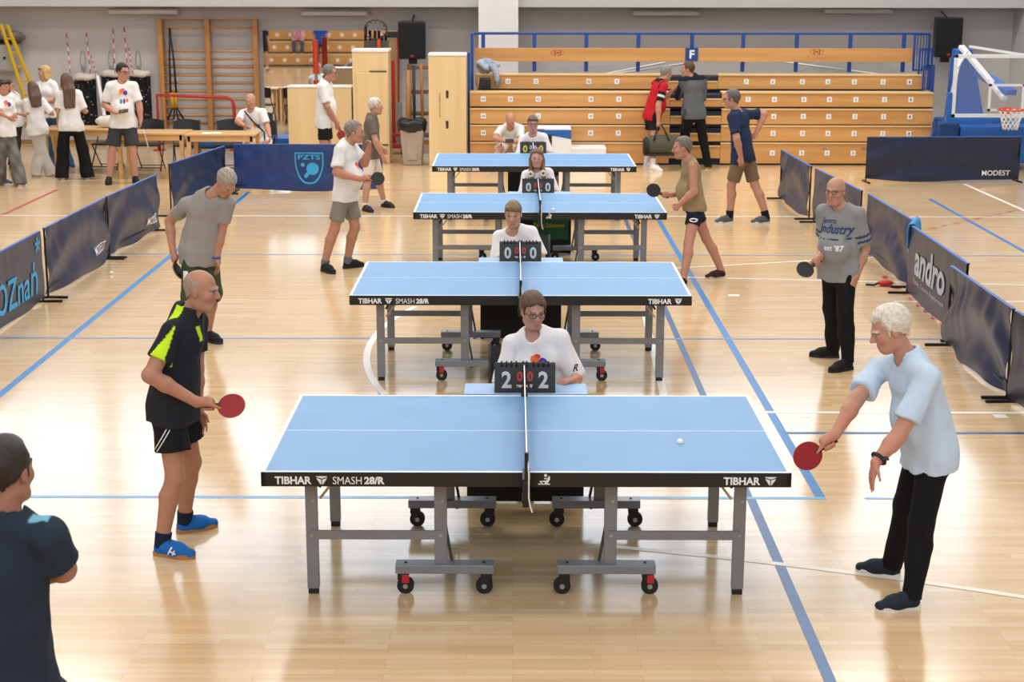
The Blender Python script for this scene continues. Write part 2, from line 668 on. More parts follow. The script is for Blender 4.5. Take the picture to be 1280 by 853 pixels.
m_net = net_material()
LX, LYN, LYF = 1.145, 0.235, 1.30         # outer leg x, near and far leg y from the near edge
IX = 0.455


def trademark(mb_u, x, z, s):
    """three slanted pieces of the triangular mark, in the (x, z) plane"""
    return [[(x - .5 * s, z + .5 * s), (x + .5 * s, z + .5 * s), (x + .36 * s, z + .36 * s), (x, z + .22 * s), (x - .36 * s, z + .36 * s)],
            [(x - .46 * s, z + .28 * s), (x - .04 * s, z + .1 * s), (x - .04 * s, z - .5 * s), (x - .1 * s, z - .5 * s)],
            [(x + .46 * s, z + .28 * s), (x + .1 * s, z - .5 * s), (x + .04 * s, z - .5 * s), (x + .04 * s, z + .1 * s)]]


def make_table():
    t = thing('table_tennis_table', 'x', 'table')
    zt = 0.76
    for sx in (-1, 1):
        x0, x1 = sorted((sx * 0.003, sx * 1.37))
        tp = MB().box((x0, 0, zt - .025), (x1, 1.525, zt)).build('table_top', m_top, t)
        lw = .02
        ln = MB()
        e = 0.0008
        xo0, xo1 = sorted((sx * (1.37 - lw), sx * 1.37))
        ln.box((xo0, 0, zt), (xo1, 1.525, zt + e))
        ln.box((x0, 0, zt), (x1, lw, zt + e)).box((x0, 1.525 - lw, zt), (x1, 1.525, zt + e))
        ln.box((x0, .7625 - .0025, zt), (x1, .7625 + .0025, zt + e))
        ln.build('edge_line', m_tline, tp)
        ap = MB()
        ap.box((x0, -.001, zt - .078), (x1, .022, zt - .002)).box((x0, 1.503, zt - .078), (x1, 1.526, zt - .002))
        xo0, xo1 = sorted((sx * 1.349, sx * 1.371))
        ap.box((xo0, -.001, zt - .078), (xo1, 1.526, zt - .002))
        ap.build('apron', m_apron, t)
        for y, fy in ((LYN, -1), (LYF, 1)):
            MB().box((sx * LX - .032, y - .02, .03), (sx * LX + .032, y + .02, .69)).build('leg', m_leg, t, bevel=.004)
            MB().box((sx * LX - .027, y - .018, 0), (sx * LX + .027, y + .018, .032)).build('foot_cap', m_rubber, t)
            MB().box((sx * IX - .034, y - .02, .155), (sx * IX + .034, y + .02, .69)).build('inner_leg', m_leg, t, bevel=.004)
            cx = sx * .435
            bm = MB().box((cx - .265, y - .045, .125), (cx + .265, y + .045, .175)).build('caster_beam', m_leg, t, bevel=.004)
            for bo in (-.21, .21):
                MB().cyl((cx + bo, y, .175), (cx + bo, y, .18), .008, 8).build('bolt', m_black, bm)
            for wx in (-.225, .225):
                c = MB()
                c.box((cx + wx - .03, y - .03, .085), (cx + wx + .03, y + .03, .126))
                c.box((cx + wx - .026, y - .024, .04), (cx + wx + .02, y - .018, .1)).box((cx + wx - .026, y + .018, .04), (cx + wx + .02, y + .024, .1))
                cs = c.build('caster', m_black, t, bevel=.004)
                off = -.012 if sx * wx < 0 else .012
                wh = MB().cyl((cx + wx + off, y - .016, .046), (cx + wx + off, y + .016, .046), .046, 18)
                wh.build('wheel', m_rubber, cs, smooth=True)
                MB().cyl((cx + wx + off, y - .026, .046), (cx + wx + off, y + .026, .046), .014, 10).build('axle', m_steel, cs)
                if wx * sx > 0 and fy < 0:
                    MB().box((cx + wx - .005, y - .04, .07), (cx + wx + .033, y - .026, .118)).build('brake_pedal', m_red, cs, bevel=.003)
            xa, xb = sorted((sx * (LX + .0), sx * (IX - .01)))
            MB().box((xa, y - .028, .315), (xb + (.0 if sx < 0 else 0), y - .016, .365)).build('side_rail', m_leg, t)
            for bx in (LX, IX):
                MB().cyl((sx * bx, y - .035, .34), (sx * bx, y - .02, .34), .01, 8).build('bolt', m_steel, t)
                MB().cyl((sx * bx + .01, y - .022, .53), (sx * bx + .01, y - .019, .53), .008, 8).build('bolt', m_steel, t)
            # folding brace of the outer leg
            MB().bar((sx * (LX - .045), y + .03, .53), (sx * (LX - .17), y + .03, .695), .012, .03, (0, 1, 0)).build('brace', m_braceyel, t)
            MB().bar((sx * (LX - .045), y - .0, .60), (sx * (LX - .1), y, .695), .016, .012, (0, 1, 0)).build('brace_stop', m_black, t)
            # strut of the wheel frame
            MB().bar((sx * (IX - .06), y + .03, .16), (sx * (IX - .02), y + .03, .4), .016, .012).bar((sx * (IX - .24), y + .03, .16), (sx * (IX - .04), y + .03, .1), .01).build('frame_strut', m_legdark, t)
        MB().bar((sx * LX, LYN, .66), (sx * LX, LYF, .66), .04, .04).build('cross_rail', m_legdark, t)
        MB().bar((sx * IX, LYN, .62), (sx * IX, LYF, .62), .05, .04).build('cross_rail', m_legdark, t)
        MB().bar((sx * .1, .06, .71), (sx * 1.3, .06, .71), .03, .04).build('under_rail', m_legdark, t)
        MB().bar((sx * .1, 1.46, .71), (sx * 1.3, 1.46, .71), .03, .04).build('under_rail', m_legdark, t)
        # marks on the apron facing the camera and on the far apron
        for (yy, du, tag_far) in ((-.001, 1, 0), (1.526, -1, 1)):
            u = (du, 0, 0)
            zb = .695
            side = sx * du
            if side < 0:
                ox = -1.30
                put_text('TIBHAR', (du * ox, yy, zb), u, (0, 0, 1), .19, .042, m_letter, 'maker_name', t, bold=.032)
                put_text('SMASH', (du * (ox + .30), yy, zb), u, (0, 0, 1), .15, .041, m_letter, 'model_name', t)
                put_text('28/R', (du * (ox + .463), yy, zb), u, (0, 0, 1), .105, .041, m_letter, 'model_number', t, bold=.04)
                mx = ox + .243
            else:
                put_text('TIBHAR', (du * 1.02, yy, zb), u, (0, 0, 1), .19, .042, m_letter, 'maker_name', t, bold=.032)
                mx = 1.02 + .243
                # small player-and-table emblem
                em = MB()
                for poly in ([(0, 0), (.062, 0), (.062, .006), (0, .006)], [(.008, .012), (.044, .016), (.044, .022), (.008, .02)], [(.014, .0), (.02, .0), (.02, .016), (.014, .016)],
                             [(.034, .0), (.05, .008), (.062, .03), (.06, .046), (.052, .046), (.048, .03), (.034, .012)], [(.03, .03), (.046, .03), (.046, .036), (.03, .036)],
                             ellipse_poly(.038, .05, .008, .008, 10)):
                    em.add([(du * (.062 + p[0]), yy - du * .0015, zb + p[1]) for p in poly], [tuple(range(len(poly)))])
                em.build('emblem', m_letter, t)
            tm = MB()
            for poly in trademark(None, 0, 0, .062):
                tm.add([(du * (mx + p[0]), yy - du * .0015, zb + .021 + p[1] * .72) for p in poly], [tuple(range(len(poly)))])
            tm.build('maker_mark', m_letter, t)
    return t


def make_net():
    t = thing('table_net', 'x', 'net')
    y0, y1 = -.1525, 1.6775
    MB().box((-.0015, y0 + .02, .765), (.0015, y1 - .02, .9)).build('net_mesh', m_net, t)
    MB().box((-.0035, y0, .898), (.0035, y1, .9135)).build('net_tape', m_tline, t)
    for yy, s in ((y0, 1), (y1, -1)):
        MB().cyl((0, yy, .74), (0, yy, .915), .011, 10).build('net_post', m_blackmetal, t, smooth=True)
        c = MB()
        c.box((-.02, min(yy, yy + s * .19), .762), (.02, max(yy, yy + s * .19), .772))
        c.box((-.022, min(yy + s * .02, yy + s * .15), .64), (.022, max(yy + s * .02, yy + s * .15), .655))
        c.box((-.018, min(yy - s * .012, yy + s * .14), .655), (.018, max(yy - s * .012, yy + s * .14), .76))
        c.build('net_clamp', m_blackmetal, t, bevel=.003)
        MB().cyl((0, yy + s * .08, .6), (0, yy + s * .08, .64), .02, 10).build('clamp_screw', m_black, t, smooth=True)
    MB().tube([(.004, y0, .9), (.012, y0 - .012, .8), (.012, y0 - .012, .68), (.02, y0 - .01, .63), (.03, y0 - .01, .6)], .004, 6).build('net_cord', m_white, t, smooth=True)
    return t


TBL = [(0.0667, 7.7448), (0.056, 12.3224), (0.2843, 16.8422), (0.2732, 21.0374)]
_who = ['the woman umpire', 'the fringed boy umpire', 'the girl umpire', 'the bespectacled boy umpire']
table0 = make_table()
net0 = make_net()
for i, (x, y) in enumerate(TBL):
    lab = 'blue table tennis table with black apron in front of ' + _who[i]
    t = table0 if i == 0 else dup(table0)
    t.location = (x, y, 0)
    t['label'] = lab
    t['group'] = 'table tennis tables'
    n = net0 if i == 0 else dup(net0)
    n.location = (x, y, 0)
    n['label'] = 'navy table tennis net with white tape in front of ' + _who[i]
    n['group'] = 'table tennis nets'

# ------------------------------------------------------------------ umpire tables with score flip boards and chairs
m_utop = mat('umpire_top_pale_blue', '#8db4de', 0.4, var=0.03)
m_panel = mat('umpire_panel_black', '#0c0c0e', 0.7)
m_green = mat('sign_green', '#0f5a3a', 0.5)
m_gold = mat('sign_gold', '#c9a82c', 0.45)
m_score = mat('score_case_black', '#26282b', 0.45)
m_digit = mat('score_digit_white', '#c9d6de', 0.5)
m_digitred = mat('score_digit_red', '#c8423a', 0.5)
m_digityel = mat('score_digit_yellow', '#d9d63a', 0.5)
UMP = []
for i, (x, y) in enumerate(TBL):
    uy = y + 1.525 + .175
    t = thing('umpire_table', 'small umpire table with pale blue top and black front panel before ' + _who[i], 'table', (x + .01 + (.02 if i == 2 else 0), uy, 0), 0, 'umpire tables')
    MB().box((-.385, 0, .70), (.385, .26, .722)).build('table_top', m_utop, t, bevel=.003)
    MB().box((-.365, .02, .012), (.365, .045, .70)).build('front_panel', m_panel, t)
    for sx in (-1, 1):
        MB().box((sx * .355 - .015, .05, 0), (sx * .355 + .015, .24, .70)).build('side_panel', m_panel, t)
    if i == 2:
        sg = MB().box((-.09, .008, .18), (.34, .02, .44)).build('sign_board', m_green, t)
        put_text('Tenisa Stołowego', (-.08, .007, .31), (1, 0, 0), (0, 0, 1), .37, .07, m_gold, 'sign_lettering', sg, bold=.02)
    UMP.append((x, uy))
    # flip board
    s = thing('score_flip_board', 'black score flip board reading %s on the umpire table before %s' % (['2 and 2', 'white zeros', 'zeros', 'yellow zeros'][i], _who[i]),
              'scoreboard', (x + .005, uy + .025, .722), 0, 'score flip boards')
    tilt = Matrix.Rotation(R(-12), 4, 'X')
    MB().box((-.19, 0, 0), (.19, .012, .18), tilt).build('case', m_score, s, bevel=.003)
    MB().box((-.19, .0, 0), (.19, .012, .18), Matrix.Translation((0, .12, 0)) @ Matrix.Rotation(R(16), 4, 'X')).build('back_leaf', m_score, s)
    for xx, txt, w, h, mm in ((-.115, '2' if i == 0 else '0', .062, .105, m_digit if i < 3 else m_digityel), (-.032, '0', .036, .062, m_digitred if i < 3 else m_digit),
                              (.032, '0', .036, .062, m_digitred if i < 3 else m_digit), (.115, '2' if i == 0 else '0', .062, .105, m_digit if i < 3 else m_digityel)):
        cw = w + .03
        z0 = .03 if w > .05 else .072
        leaf = MB().box((xx - cw / 2, -.006, z0 - .012), (xx + cw / 2, -.001, .165), tilt).build('score_leaf', m_score, s)
        o0 = tilt @ Vector((xx - w / 2, -.0065, z0))
        put_text(txt, o0, (1, 0, 0), tilt @ Vector((0, 0, 1)), w, h, mm, 'score_digit', leaf, bold=.03)
        for k in (-1, 0, 1):
            if w < .05 and k == 0:
                continue
            c0 = tilt @ Vector((xx + k * cw * .33, .006, .178))
            MB().tube([c0 + Vector((0, .016 * math.cos(a), .016 * math.sin(a))) for a in [2 * math.pi * q / 10 for q in range(10)]], .007, 6, closed=True).build('binding_ring', m_black, s, smooth='all')
    put_text('TIBHAR', tilt @ Vector((-.055, -.0075, .035)), (1, 0, 0), tilt @ Vector((0, 0, 1)), .075, .016, m_letter, 'maker_name', s, bold=.03)
    tm = MB()
    for poly in trademark(None, 0, 0, .022):
        tm.add([tilt @ Vector((.038 + p[0], -.0085, .043 + p[1])) for p in poly], [tuple(range(len(poly)))])
    tm.build('maker_mark', m_letter, s)

# ------------------------------------------------------------------ folding chairs
m_chair = mat('chair_black_vinyl', '#1b1d20', 0.5, var=0.1)


def make_chair():
    """folding chair facing -Y (towards the camera)"""
    t = thing('folding_chair', 'x', 'chair')
    MB().grid(lambda u, v: (-.21 + .42 * u, -.2 + .4 * v, .45 - .012 * math.sin(math.pi * u) * math.sin(math.pi * v)), 6, 6).grid(
        lambda u, v: (.21 - .42 * u, -.2 + .4 * v, .425), 1, 1).box((-.21, -.2, .425), (.21, .2, .447)).build('seat', m_chair, t, bevel=.004)
    bk = MB()
    def bf(off):
        return lambda u, v: (-.215 + .43 * u, .2 + .05 * math.sin(math.pi * u) + off + .03 * v, .60 + (.22 + .03 * math.sin(math.pi * u)) * v)
    bk.grid(bf(0), 8, 4).grid(lambda u, v: bf(.018)(1 - u, v), 8, 4)
    bk.build('backrest', m_chair, t, smooth='all')
    for sx in (-1, 1):
        MB().tube([(sx * .225, .235, .84), (sx * .225, .2, .55), (sx * .225, -.02, .25), (sx * .225, -.22, 0.011)], .011, 8).build('leg', m_blackmetal, t, smooth='all')
        MB().tube([(sx * .2, -.18, .435), (sx * .2, .0, .25), (sx * .2, .24, .011)], .011, 8).build('leg', m_blackmetal, t, smooth='all')
    MB().cyl((-.225, -.17, .06), (.225, -.17, .06), .008, 8).cyl((-.2, .2, .06), (.2, .2, .06), .008, 8).build('stretcher', m_blackmetal, t)
    return t


chair0 = make_chair()
for i, (x, y) in enumerate(UMP):
    c = chair0 if i == 0 else dup(chair0)
    c.location = (x + [.0, .06, .03, .03][i], y + .62, 0)
    c['label'] = 'black folding chair under ' + _who[i]
    c['group'] = 'black folding chairs'

# ------------------------------------------------------------------ barriers
m_frame = mat('barrier_frame_black', '#0e0f11', 0.4, metal=0.4)
m_vinyl = mat('barrier_navy_vinyl', '#22304e', 0.36, var=0.06, scale=3, spec=0.6)
m_vinyl2 = mat('barrier_blue_vinyl', '#0f3170', 0.36, var=0.06, scale=3, spec=0.55)
m_vinyl3 = mat('barrier_dark_navy_vinyl', '#17233f', 0.36, var=0.06, scale=3, spec=0.5)
m_hem = mat('barrier_hem_blue', '#2a5aa0', 0.45)
m_cyan = mat('print_cyan', '#35a8e0', 0.5)
m_paleprint = mat('print_pale_grey', '#aeb8c6', 0.5)


def barrier(p0, p1, label, mvin, seed, prints=(), side=1, h=.73, sag=.0, amp=.018, cloth_bottom=.02):
    """barrier from p0 to p1; its printed face looks to the left of p0->p1 when side=-1, else to the right"""
    rnd = random.Random(seed)
    p0, p1 = Vector((p0[0], p0[1], 0)), Vector((p1[0], p1[1], 0))
    L = (p1 - p0).length
    ang = math.atan2(p1.y - p0.y, p1.x - p0.x)
    t = thing('court_barrier', label, 'barrier', p0, ang, 'court surround barriers')
    # local: x along, y normal, z up ; face at -y for side=1
    f = MB().tube([(.02, 0, 0.02), (.02, 0, h)], .011, 8)
    f.build('post', m_frame, t)
    MB().tube([(L - .02, 0, 0.02), (L - .02, 0, h)], .011, 8).build('post', m_frame, t)
    MB().tube([(.02, 0, h - .012), (L - .02, 0, h - .012)], .009, 8).build('top_rail', m_frame, t)
    MB().tube([(.02, 0, .1), (L - .02, 0, .1)], .008, 8).build('bottom_rail', m_frame, t)
    for x in (.03, L - .03):
        MB().box((x - .018, -.2, 0), (x + .018, .2, .022)).build('foot', m_frame, t, bevel=.004)
    ph = [rnd.uniform(0, 6.28) for _ in range(8)]
    amp *= 1.5

    def disp(u, v):
        # u along 0..1, v 0 bottom .. 1 top : swags from the top corners and upright pleats
        g = u + .10 * math.sin(4.3 * u + ph[1]) + .05 * math.sin(11 * u + ph[0])
        d = .28 * amp * math.sin(2 * math.pi * g * 6.5 + ph[0] + .8 * v) * (v ** 1.5)
        sw = v + .55 * (2 * u - 1) ** 2 + .08 * math.sin(5 * u + ph[2])          # swags hanging from the top corners
        d += .75 * amp * math.sin(8.5 * sw + ph[3]) * (1 - .5 * v)
        d += .5 * amp * math.sin(3.1 * u + 2.2 * v + ph[4]) + .25 * amp * math.sin(14 * u * L + 9 * v + ph[5]) * v
        return d * (1 - .85 * v ** 6)

    def P(u, v, off):
        zb = cloth_bottom + sag * math.sin(math.pi * u) * 0 + .012 * math.sin(9 * u + ph[6]) + (.03 * (abs(2 * u - 1) ** 3))
        return Vector((.012 + (L - .024) * u, -side * (.013 + disp(u, v)) * 1.0 - off * side, zb + (h - zb) * v))
    nu, nv = max(14, int(L * 22)), 14
    cl = MB()
    if side > 0:
        cl.grid(lambda u, v: P(u, v, .002), nu, nv)
        cl.grid(lambda u, v: P(1 - u, v, -.003), nu, nv)
    else:
        cl.grid(lambda u, v: P(1 - u, v, .002), nu, nv)
        cl.grid(lambda u, v: P(u, v, -.003), nu, nv)
    c = cl.build('cloth', mvin, t, smooth='all')
    MB().box((.012, -.016, h - .012), (L - .012, .016, h + .004)).build('top_hem', m_hem, t, bevel=.003)

    def surf(q, n):
        u = min(1, max(0, (q.x - .012) / (L - .024)))
        v = min(1, max(0, (q.z - cloth_bottom) / (h - cloth_bottom)))
        return Vector((q.x, P(u, v, .002).y - side * .009, q.z))
    for kind, args in prints:
        if kind == 'text':
            txt, x, z, w, hh, mm, bold = args
            if side > 0:
                put_text(txt, (x, 0, z), (1, 0, 0), (0, 0, 1), w, hh, mm, 'print', c, bold=bold, surf=surf, subdiv=2)
            else:
                put_text(txt, (L - x, 0, z), (-1, 0, 0), (0, 0, 1), w, hh, mm, 'print', c, bold=bold, surf=surf, subdiv=2)
        elif kind == 'poly':
            polys, x, z, mm = args
            for poly in polys:
                sx = 1 if side > 0 else -1
                xo = x if side > 0 else L - x
                uv = [(p[0], p[1]) for p in poly]
                put_polys(uv, [tuple(range(len(uv)))], (xo, 0, z), (sx, 0, 0), (0, 0, 1), 1, 1, mm, 'print', c, surf=surf, subdiv=2)
    return t


def star_polys(r, w):
    out = []
    for k in range(5):
        a = R(90 + 72 * k)
        d, n = (math.cos(a), math.sin(a)), (-math.sin(a), math.cos(a))
        out.append([(d[0] * .012 + n[0] * w * .5, d[1] * .012 + n[1] * w * .5), (d[0] * .012 - n[0] * w * .5, d[1] * .012 - n[1] * w * .5),
                    (d[0] * r - n[0] * w * .8, d[1] * r - n[1] * w * .8), (d[0] * r + n[0] * w * .8, d[1] * r + n[1] * w * .8)])
    return out


def shield_outline(w, h, th):
    def outl(s, dy):
        pts = [(-w * s, h), (w * s, h), (w * s, h * .35)]
        for k in range(1, 8):
            q = k / 8
            pts.append((w * s * math.cos(q * math.pi / 2) ** .8, h * .35 - (h * 1.3 * (s if dy else 1)) * math.sin(q * math.pi / 2) ** 1.3))
        pts.append((0, h * .35 - h * 1.3 * s))
        for p in reversed(pts[2:-1]):
            pts.append((-p[0], p[1]))
        return pts
    o, i = outl(1, 1), outl(1 - th, 1)
    i = [(p[0], min(p[1], h - w * th)) for p in i]
    n = len(o)
    return [[o[k], o[(k + 1) % n], i[(k + 1) % n], i[k]] for k in range(n)]


# left side, seen from the court they look towards +X : face is the right-hand side of p0->p1
barrier((-4.82, 13.45), (-4.80, 15.72), 'navy vinyl barrier printed with large cyan lettering and a star', m_vinyl, 1,
        [('text', ('POZnań', .60, .13, 1.42, .33, m_cyan, .012)), ('poly', (star_polys(.075, .024), 2.1, .615, m_cyan))], amp=.006)
barrier((-4.80, 15.86), (-4.76, 18.18), 'creased navy vinyl barrier beside the one with large cyan lettering', m_vinyl, 2,
        [('text', ('MODEST', 1.66, .15, .5, .10, m_letter, .01))], amp=.026)
barrier((-4.76, 18.22), (-4.64, 20.3), 'navy vinyl barrier ending the row at the gap with two bare posts', m_vinyl, 3,
        [('text', ('MODEST', 1.5, .15, .46, .10, m_letter, .01))], amp=.022)
barrier((-4.72, 21.45), (-4.38, 23.8), 'navy vinyl barrier meeting the blue shield barrier at the corner', m_vinyl, 4, amp=.02)
shp = shield_outline(.22, .25, .09)
barrier((-4.30, 24.06), (-2.0, 24.02), 'bright blue vinyl barrier with a cyan shield emblem', m_vinyl2, 5,
        [('poly', (shp, 1.17, .36, m_cyan)), ('text', ('PZTS', 1.0, .50, .34, .075, m_cyan, .02)),
         ('poly', ([ellipse_poly(.05, .0, .095, .095, 20), [(-.04, -.05), (.0, -.09), (-.05, -.15), (-.085, -.115)], ellipse_poly(-.10, .06, .032, .032, 12)], 1.17, .36, m_cyan))], amp=.012)
# right side, looking towards -X
barrier((4.04, 21.3), (3.98, 23.4), 'navy vinyl barrier farthest along the right row, next to a black foot stand', m_vinyl, 6, side=-1, amp=.022)
barrier((4.20, 18.85), (4.06, 21.1), 'navy vinyl barrier standing behind the man in the grey lettered t-shirt', m_vinyl, 7, side=-1, amp=.012,
        prints=[('text', ('MODEST', 1.7, .3, .4, .085, m_paleprint, .03))])
barrier((4.24, 16.5), (4.22, 18.6), 'creased navy vinyl barrier with a blue towel over its corner', m_vinyl, 8, side=-1, amp=.026)
barrier((4.10, 13.95), (4.14, 16.25), 'navy vinyl barrier printed with large pale grey lettering', m_vinyl, 9, side=-1, amp=.006,
        prints=[('text', ('andro', .35, .27, 1.25, .33, m_paleprint, .03)), ('text', ('Table Tennis Equipment', .35, .17, 1.3, .06, m_paleprint, .0))])
barrier((3.90, 11.98), (3.92, 13.86), 'deeply creased navy vinyl barrier next to the one with large pale lettering', m_vinyl, 10, side=-1, amp=.03)
barrier((3.96, 9.9), (3.90, 11.93), 'dark navy vinyl barrier at the near end of the right row', m_vinyl3, 11, side=-1, amp=.012)
barrier((5.66, 25.3), (8.2, 25.45), 'wide dark navy barrier with small white lettering before the basketball stand', m_vinyl3, 12, amp=.018,
        prints=[('text', ('MODEST', 1.92, .10, .46, .085, m_letter, .01))])

# ================================================================== BLEACHERS
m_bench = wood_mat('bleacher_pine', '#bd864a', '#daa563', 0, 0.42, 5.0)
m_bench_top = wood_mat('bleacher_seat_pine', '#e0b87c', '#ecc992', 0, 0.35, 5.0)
m_blue = mat('rail_blue', '#14418c', 0.4, var=0.06)
m_dark = mat('recess_dark', '#0a0b10', 0.8)
m_dkblue = mat('step_side_blue', '#0f1a33', 0.6)
m_tile = mat('number_plate_white', '#efeeea', 0.5)
m_digitdk = mat('plate_digit', '#2b3550', 0.6)


def bleacher(name_label, X0, X1, Yf, rows, aisle, plates, backrest=True):
    """rows: (z0, z1, y front, x0, x1)"""
    t = thing('bleachers', name_label, 'bleachers', ((X0 + X1) / 2, Yf, 0))
    ox, oy = (X0 + X1) / 2, Yf

    def bx(x0, x1, y0, y1, z0, z1):
        return MB().box((x0 - ox, y0 - oy, z0), (x1 - ox, y1 - oy, z1))
    for (z0, z1, yf, x0, x1) in rows:
        segs = [(x0, aisle[0]), (aisle[1], x1)] if aisle else [(x0, x1)]
        for s0, s1 in segs:
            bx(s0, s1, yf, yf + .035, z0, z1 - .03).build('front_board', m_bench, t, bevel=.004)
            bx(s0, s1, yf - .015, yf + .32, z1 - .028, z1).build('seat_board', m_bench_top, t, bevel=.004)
        if aisle:
            bx(aisle[0] + .004, aisle[1] - .004, yf + .0, yf + .035, max(z0, z1 - .28), max(z0, z1 - .28) + (.2 if z0 < .05 else .12)).build('step_board', m_bench, t, bevel=.003)
            bx(aisle[0] + .004, aisle[1] - .004, yf - .01, yf + .3, max(z0, z1 - .28) + (.2 if z0 < .05 else .12), max(z0, z1 - .28) + (.225 if z0 < .05 else .14)).build('step_tread', m_bench_top, t)
    # dark carcass behind the boards
    zt = rows[-1][1]
    body = MB()
    for (z0, z1, yf, x0, x1) in rows:
        body.box((x0 + .02 - ox, yf + .06 - oy, max(0, z0 - .05)), (x1 - .02 - ox, rows[-1][2] + .5 - oy, z1 - .05))
    body.build('carcass', m_dkblue, t)
    for (r, px, n) in plates:
        z0, z1, yf, x0, x1 = rows[r]
        p = at(px, 100, yf)
        zc = (z0 + z1) / 2 - .0
        if not (x0 < p.x < x1):
            continue
        pl = MB().box((p.x - .043 - ox, yf - .006 - oy, zc - .045), (p.x + .043 - ox, yf - oy, zc + .045)).build('number_plate', m_tile, t)
        w = .022 if len(n) == 1 else .045
        put_text(n, (p.x - w / 2 - ox, yf - .0065 - oy, zc - .024), (1, 0, 0), (0, 0, 1), w, .048, m_digitdk, 'digit', pl, bold=.02)
    return t, bx


BX0, BX1 = -.77, 7.30
AIS = (2.72, 3.62)
YF = 27.62
brow = [(0.03, .40, YF, BX0, BX1), (.42, .70, YF - .02, BX0, BX1), (.72, .99, YF - .03, BX0, BX1), (1.02, 1.275, YF - .01, BX0, BX1), (1.285, 1.545, YF + .55, BX0 + .1, BX1 + .0)]
pxs = [(604, '14'), (638, '13'), (673, '12'), (739, '10'), (774, '9'), (936, '7'), (969, '6'), (1006, '5'), (1038, '4'), (1071, '3'), (1107, '2'), (1140, '1')]
plates = [(r, px - (3 if r == 4 else 0), n) for r in range(5) for px, n in pxs if not (r == 0 and px < 900)]
bl, bx = bleacher('long retracted pine bleachers with numbered seats and blue rails', BX0, BX1, YF, brow, AIS, plates)
# backrest plank and rails
BY = 28.75
zb0, zb1 = at(700, 77, BY).z, at(700, 60, BY).z
bxl, bxr = at(594, 70, BY).x, at(1143, 70, BY).x
br = bx(bxl, bxr, BY, BY + .04, zb0, zb1).build('backrest_board', m_bench, bl, bevel=.004)
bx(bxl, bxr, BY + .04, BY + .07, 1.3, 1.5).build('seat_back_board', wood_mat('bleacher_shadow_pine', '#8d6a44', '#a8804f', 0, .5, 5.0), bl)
zr = at(700, 42, BY).z
for px in (604, 668, 733, 798, 865, 929, 996, 1063, 1130):
    x = at(px, 50, BY + .07).x
    bx(x - .035, x + .035, BY + .045, BY + .075, 1.55, zr).build('rail_post', m_blue, bl)
MB().tube([(at(592, 42, BY).x - (BX0 + BX1) / 2, BY + .06 - YF, zr), (at(1164, 42, BY).x - (BX0 + BX1) / 2, BY + .06 - YF, zr + .01)], .024, 8).build('top_rail', m_blue, bl, smooth=True)
# red oval marks on the backrest board
m_redmark = mat('print_red', '#9c2f1e', 0.5)
for px in (697, 1021):
    c = at(px, 66 if px < 900 else 65, BY)
    mk = MB()
    n = 24
    for k in range(n):
        a0, a1 = 2 * math.pi * k / n, 2 * math.pi * (k + 1) / n
        mk.add([(c.x - (BX0 + BX1) / 2 + q * .125 * math.cos(a), BY - .003 - YF, c.z + q * .055 * math.sin(a)) for q, a in ((1, a0), (1, a1), (.93, a1), (.93, a0))], [(0, 1, 2, 3)])
    for s in (-1, 1):
        for (u0, u1, v0, v1) in ((.045, .062, -.04, .04), (.03, .046, .025, .04), (.03, .046, -.04, -.025)):
            a, b_ = sorted((s * u0, s * u1))
            mk.add([(c.x - (BX0 + BX1) / 2 + x, BY - .004 - YF, c.z + z) for x, z in ((a, v0), (b_, v0), (b_, v1), (a, v1))], [(0, 1, 2, 3)])
    mk.add([(c.x - (BX0 + BX1) / 2 + x, BY - .004 - YF, c.z + z) for x, z in ((-.03, -.012), (.03, -.012), (.03, .012), (-.03, .012))], [(0, 1, 2, 3)])
    mk.build('maker_mark', m_redmark, br)
# left end rails, right end stair of rails
ox = (BX0 + BX1) / 2
le = MB()
for (pa, pb, y, w) in (((590, 42), (590, 115), 28.6, .05), ((586, 66), (586, 195), 27.75, .05), ((580, 70), (580, 190), 28.2, .04)):
    a, b_ = at(*pa, y), at(*pb, y)
    le.bar((a.x - ox, y - YF, a.z), (a.x - ox, y - YF, max(b_.z, .02)), w, w)
le.bar((at(590, 45, 28.6).x - ox, 28.6 - YF, at(590, 45, 28.6).z), (at(590, 45, 28.6).x - ox, 28.75 - YF, zr), .04)
le.build('end_rail', m_blue, bl)
re_ = MB()
for (px0, px1, ptop, pbot, y) in ((1144, 1164, 43, 88, 28.7), (1150, 1167, 62, 112, 28.3), (1155, 1168, 83, 150, 27.9)):
    a, b_ = at(px0, ptop, y), at(px1, pbot, y)
    for k in range(6):
        x = a.x + (b_.x - a.x) * k / 5
        w = .035 if k in (0, 5) else .014
        re_.bar((x - ox, y - YF + .05 * k, b_.z), (x - ox, y - YF + .05 * k, a.z), w, w)
    re_.bar((a.x - ox, y - YF, a.z), (b_.x - ox, y - YF + .25, a.z), .035, .035)
    re_.bar((a.x - ox, y - YF, b_.z), (b_.x - ox, y - YF + .25, b_.z), .03, .03)
x = at(1166, 100, 27.9).x
re_.bar((x - ox, 27.95 - YF, 0.02), (x - ox, 27.95 - YF, at(1166, 83, 27.9).z), .05, .05)
re_.build('end_rail', m_blue, bl)
# small slot handles on the lowest board
for px in (1030, 1080):
    c = at(px, 186, YF)
    MB().box((c.x - ox - .04, -.004, .27), (c.x - ox + .04, 0.0, .31)).box((c.x - ox - .028, -.006, .28), (c.x - ox + .028, -.003, .30)).build('slot_handle', m_steel, bl)

# block sign F
fc = at(865, 68, 28.7)
sg = thing('block_sign', 'blue square sign with a white letter F on the bleacher backrest', 'sign', (fc.x, BY - .012, fc.z))
MB().box((-.115, -.004, -.115), (.115, .008, .115)).build('plate', m_blue, sg)
put_text('F', (-.04, -.0045, -.075), (1, 0, 0), (0, 0, 1), .09, .15, m_letter, 'letter', sg, bold=.03)

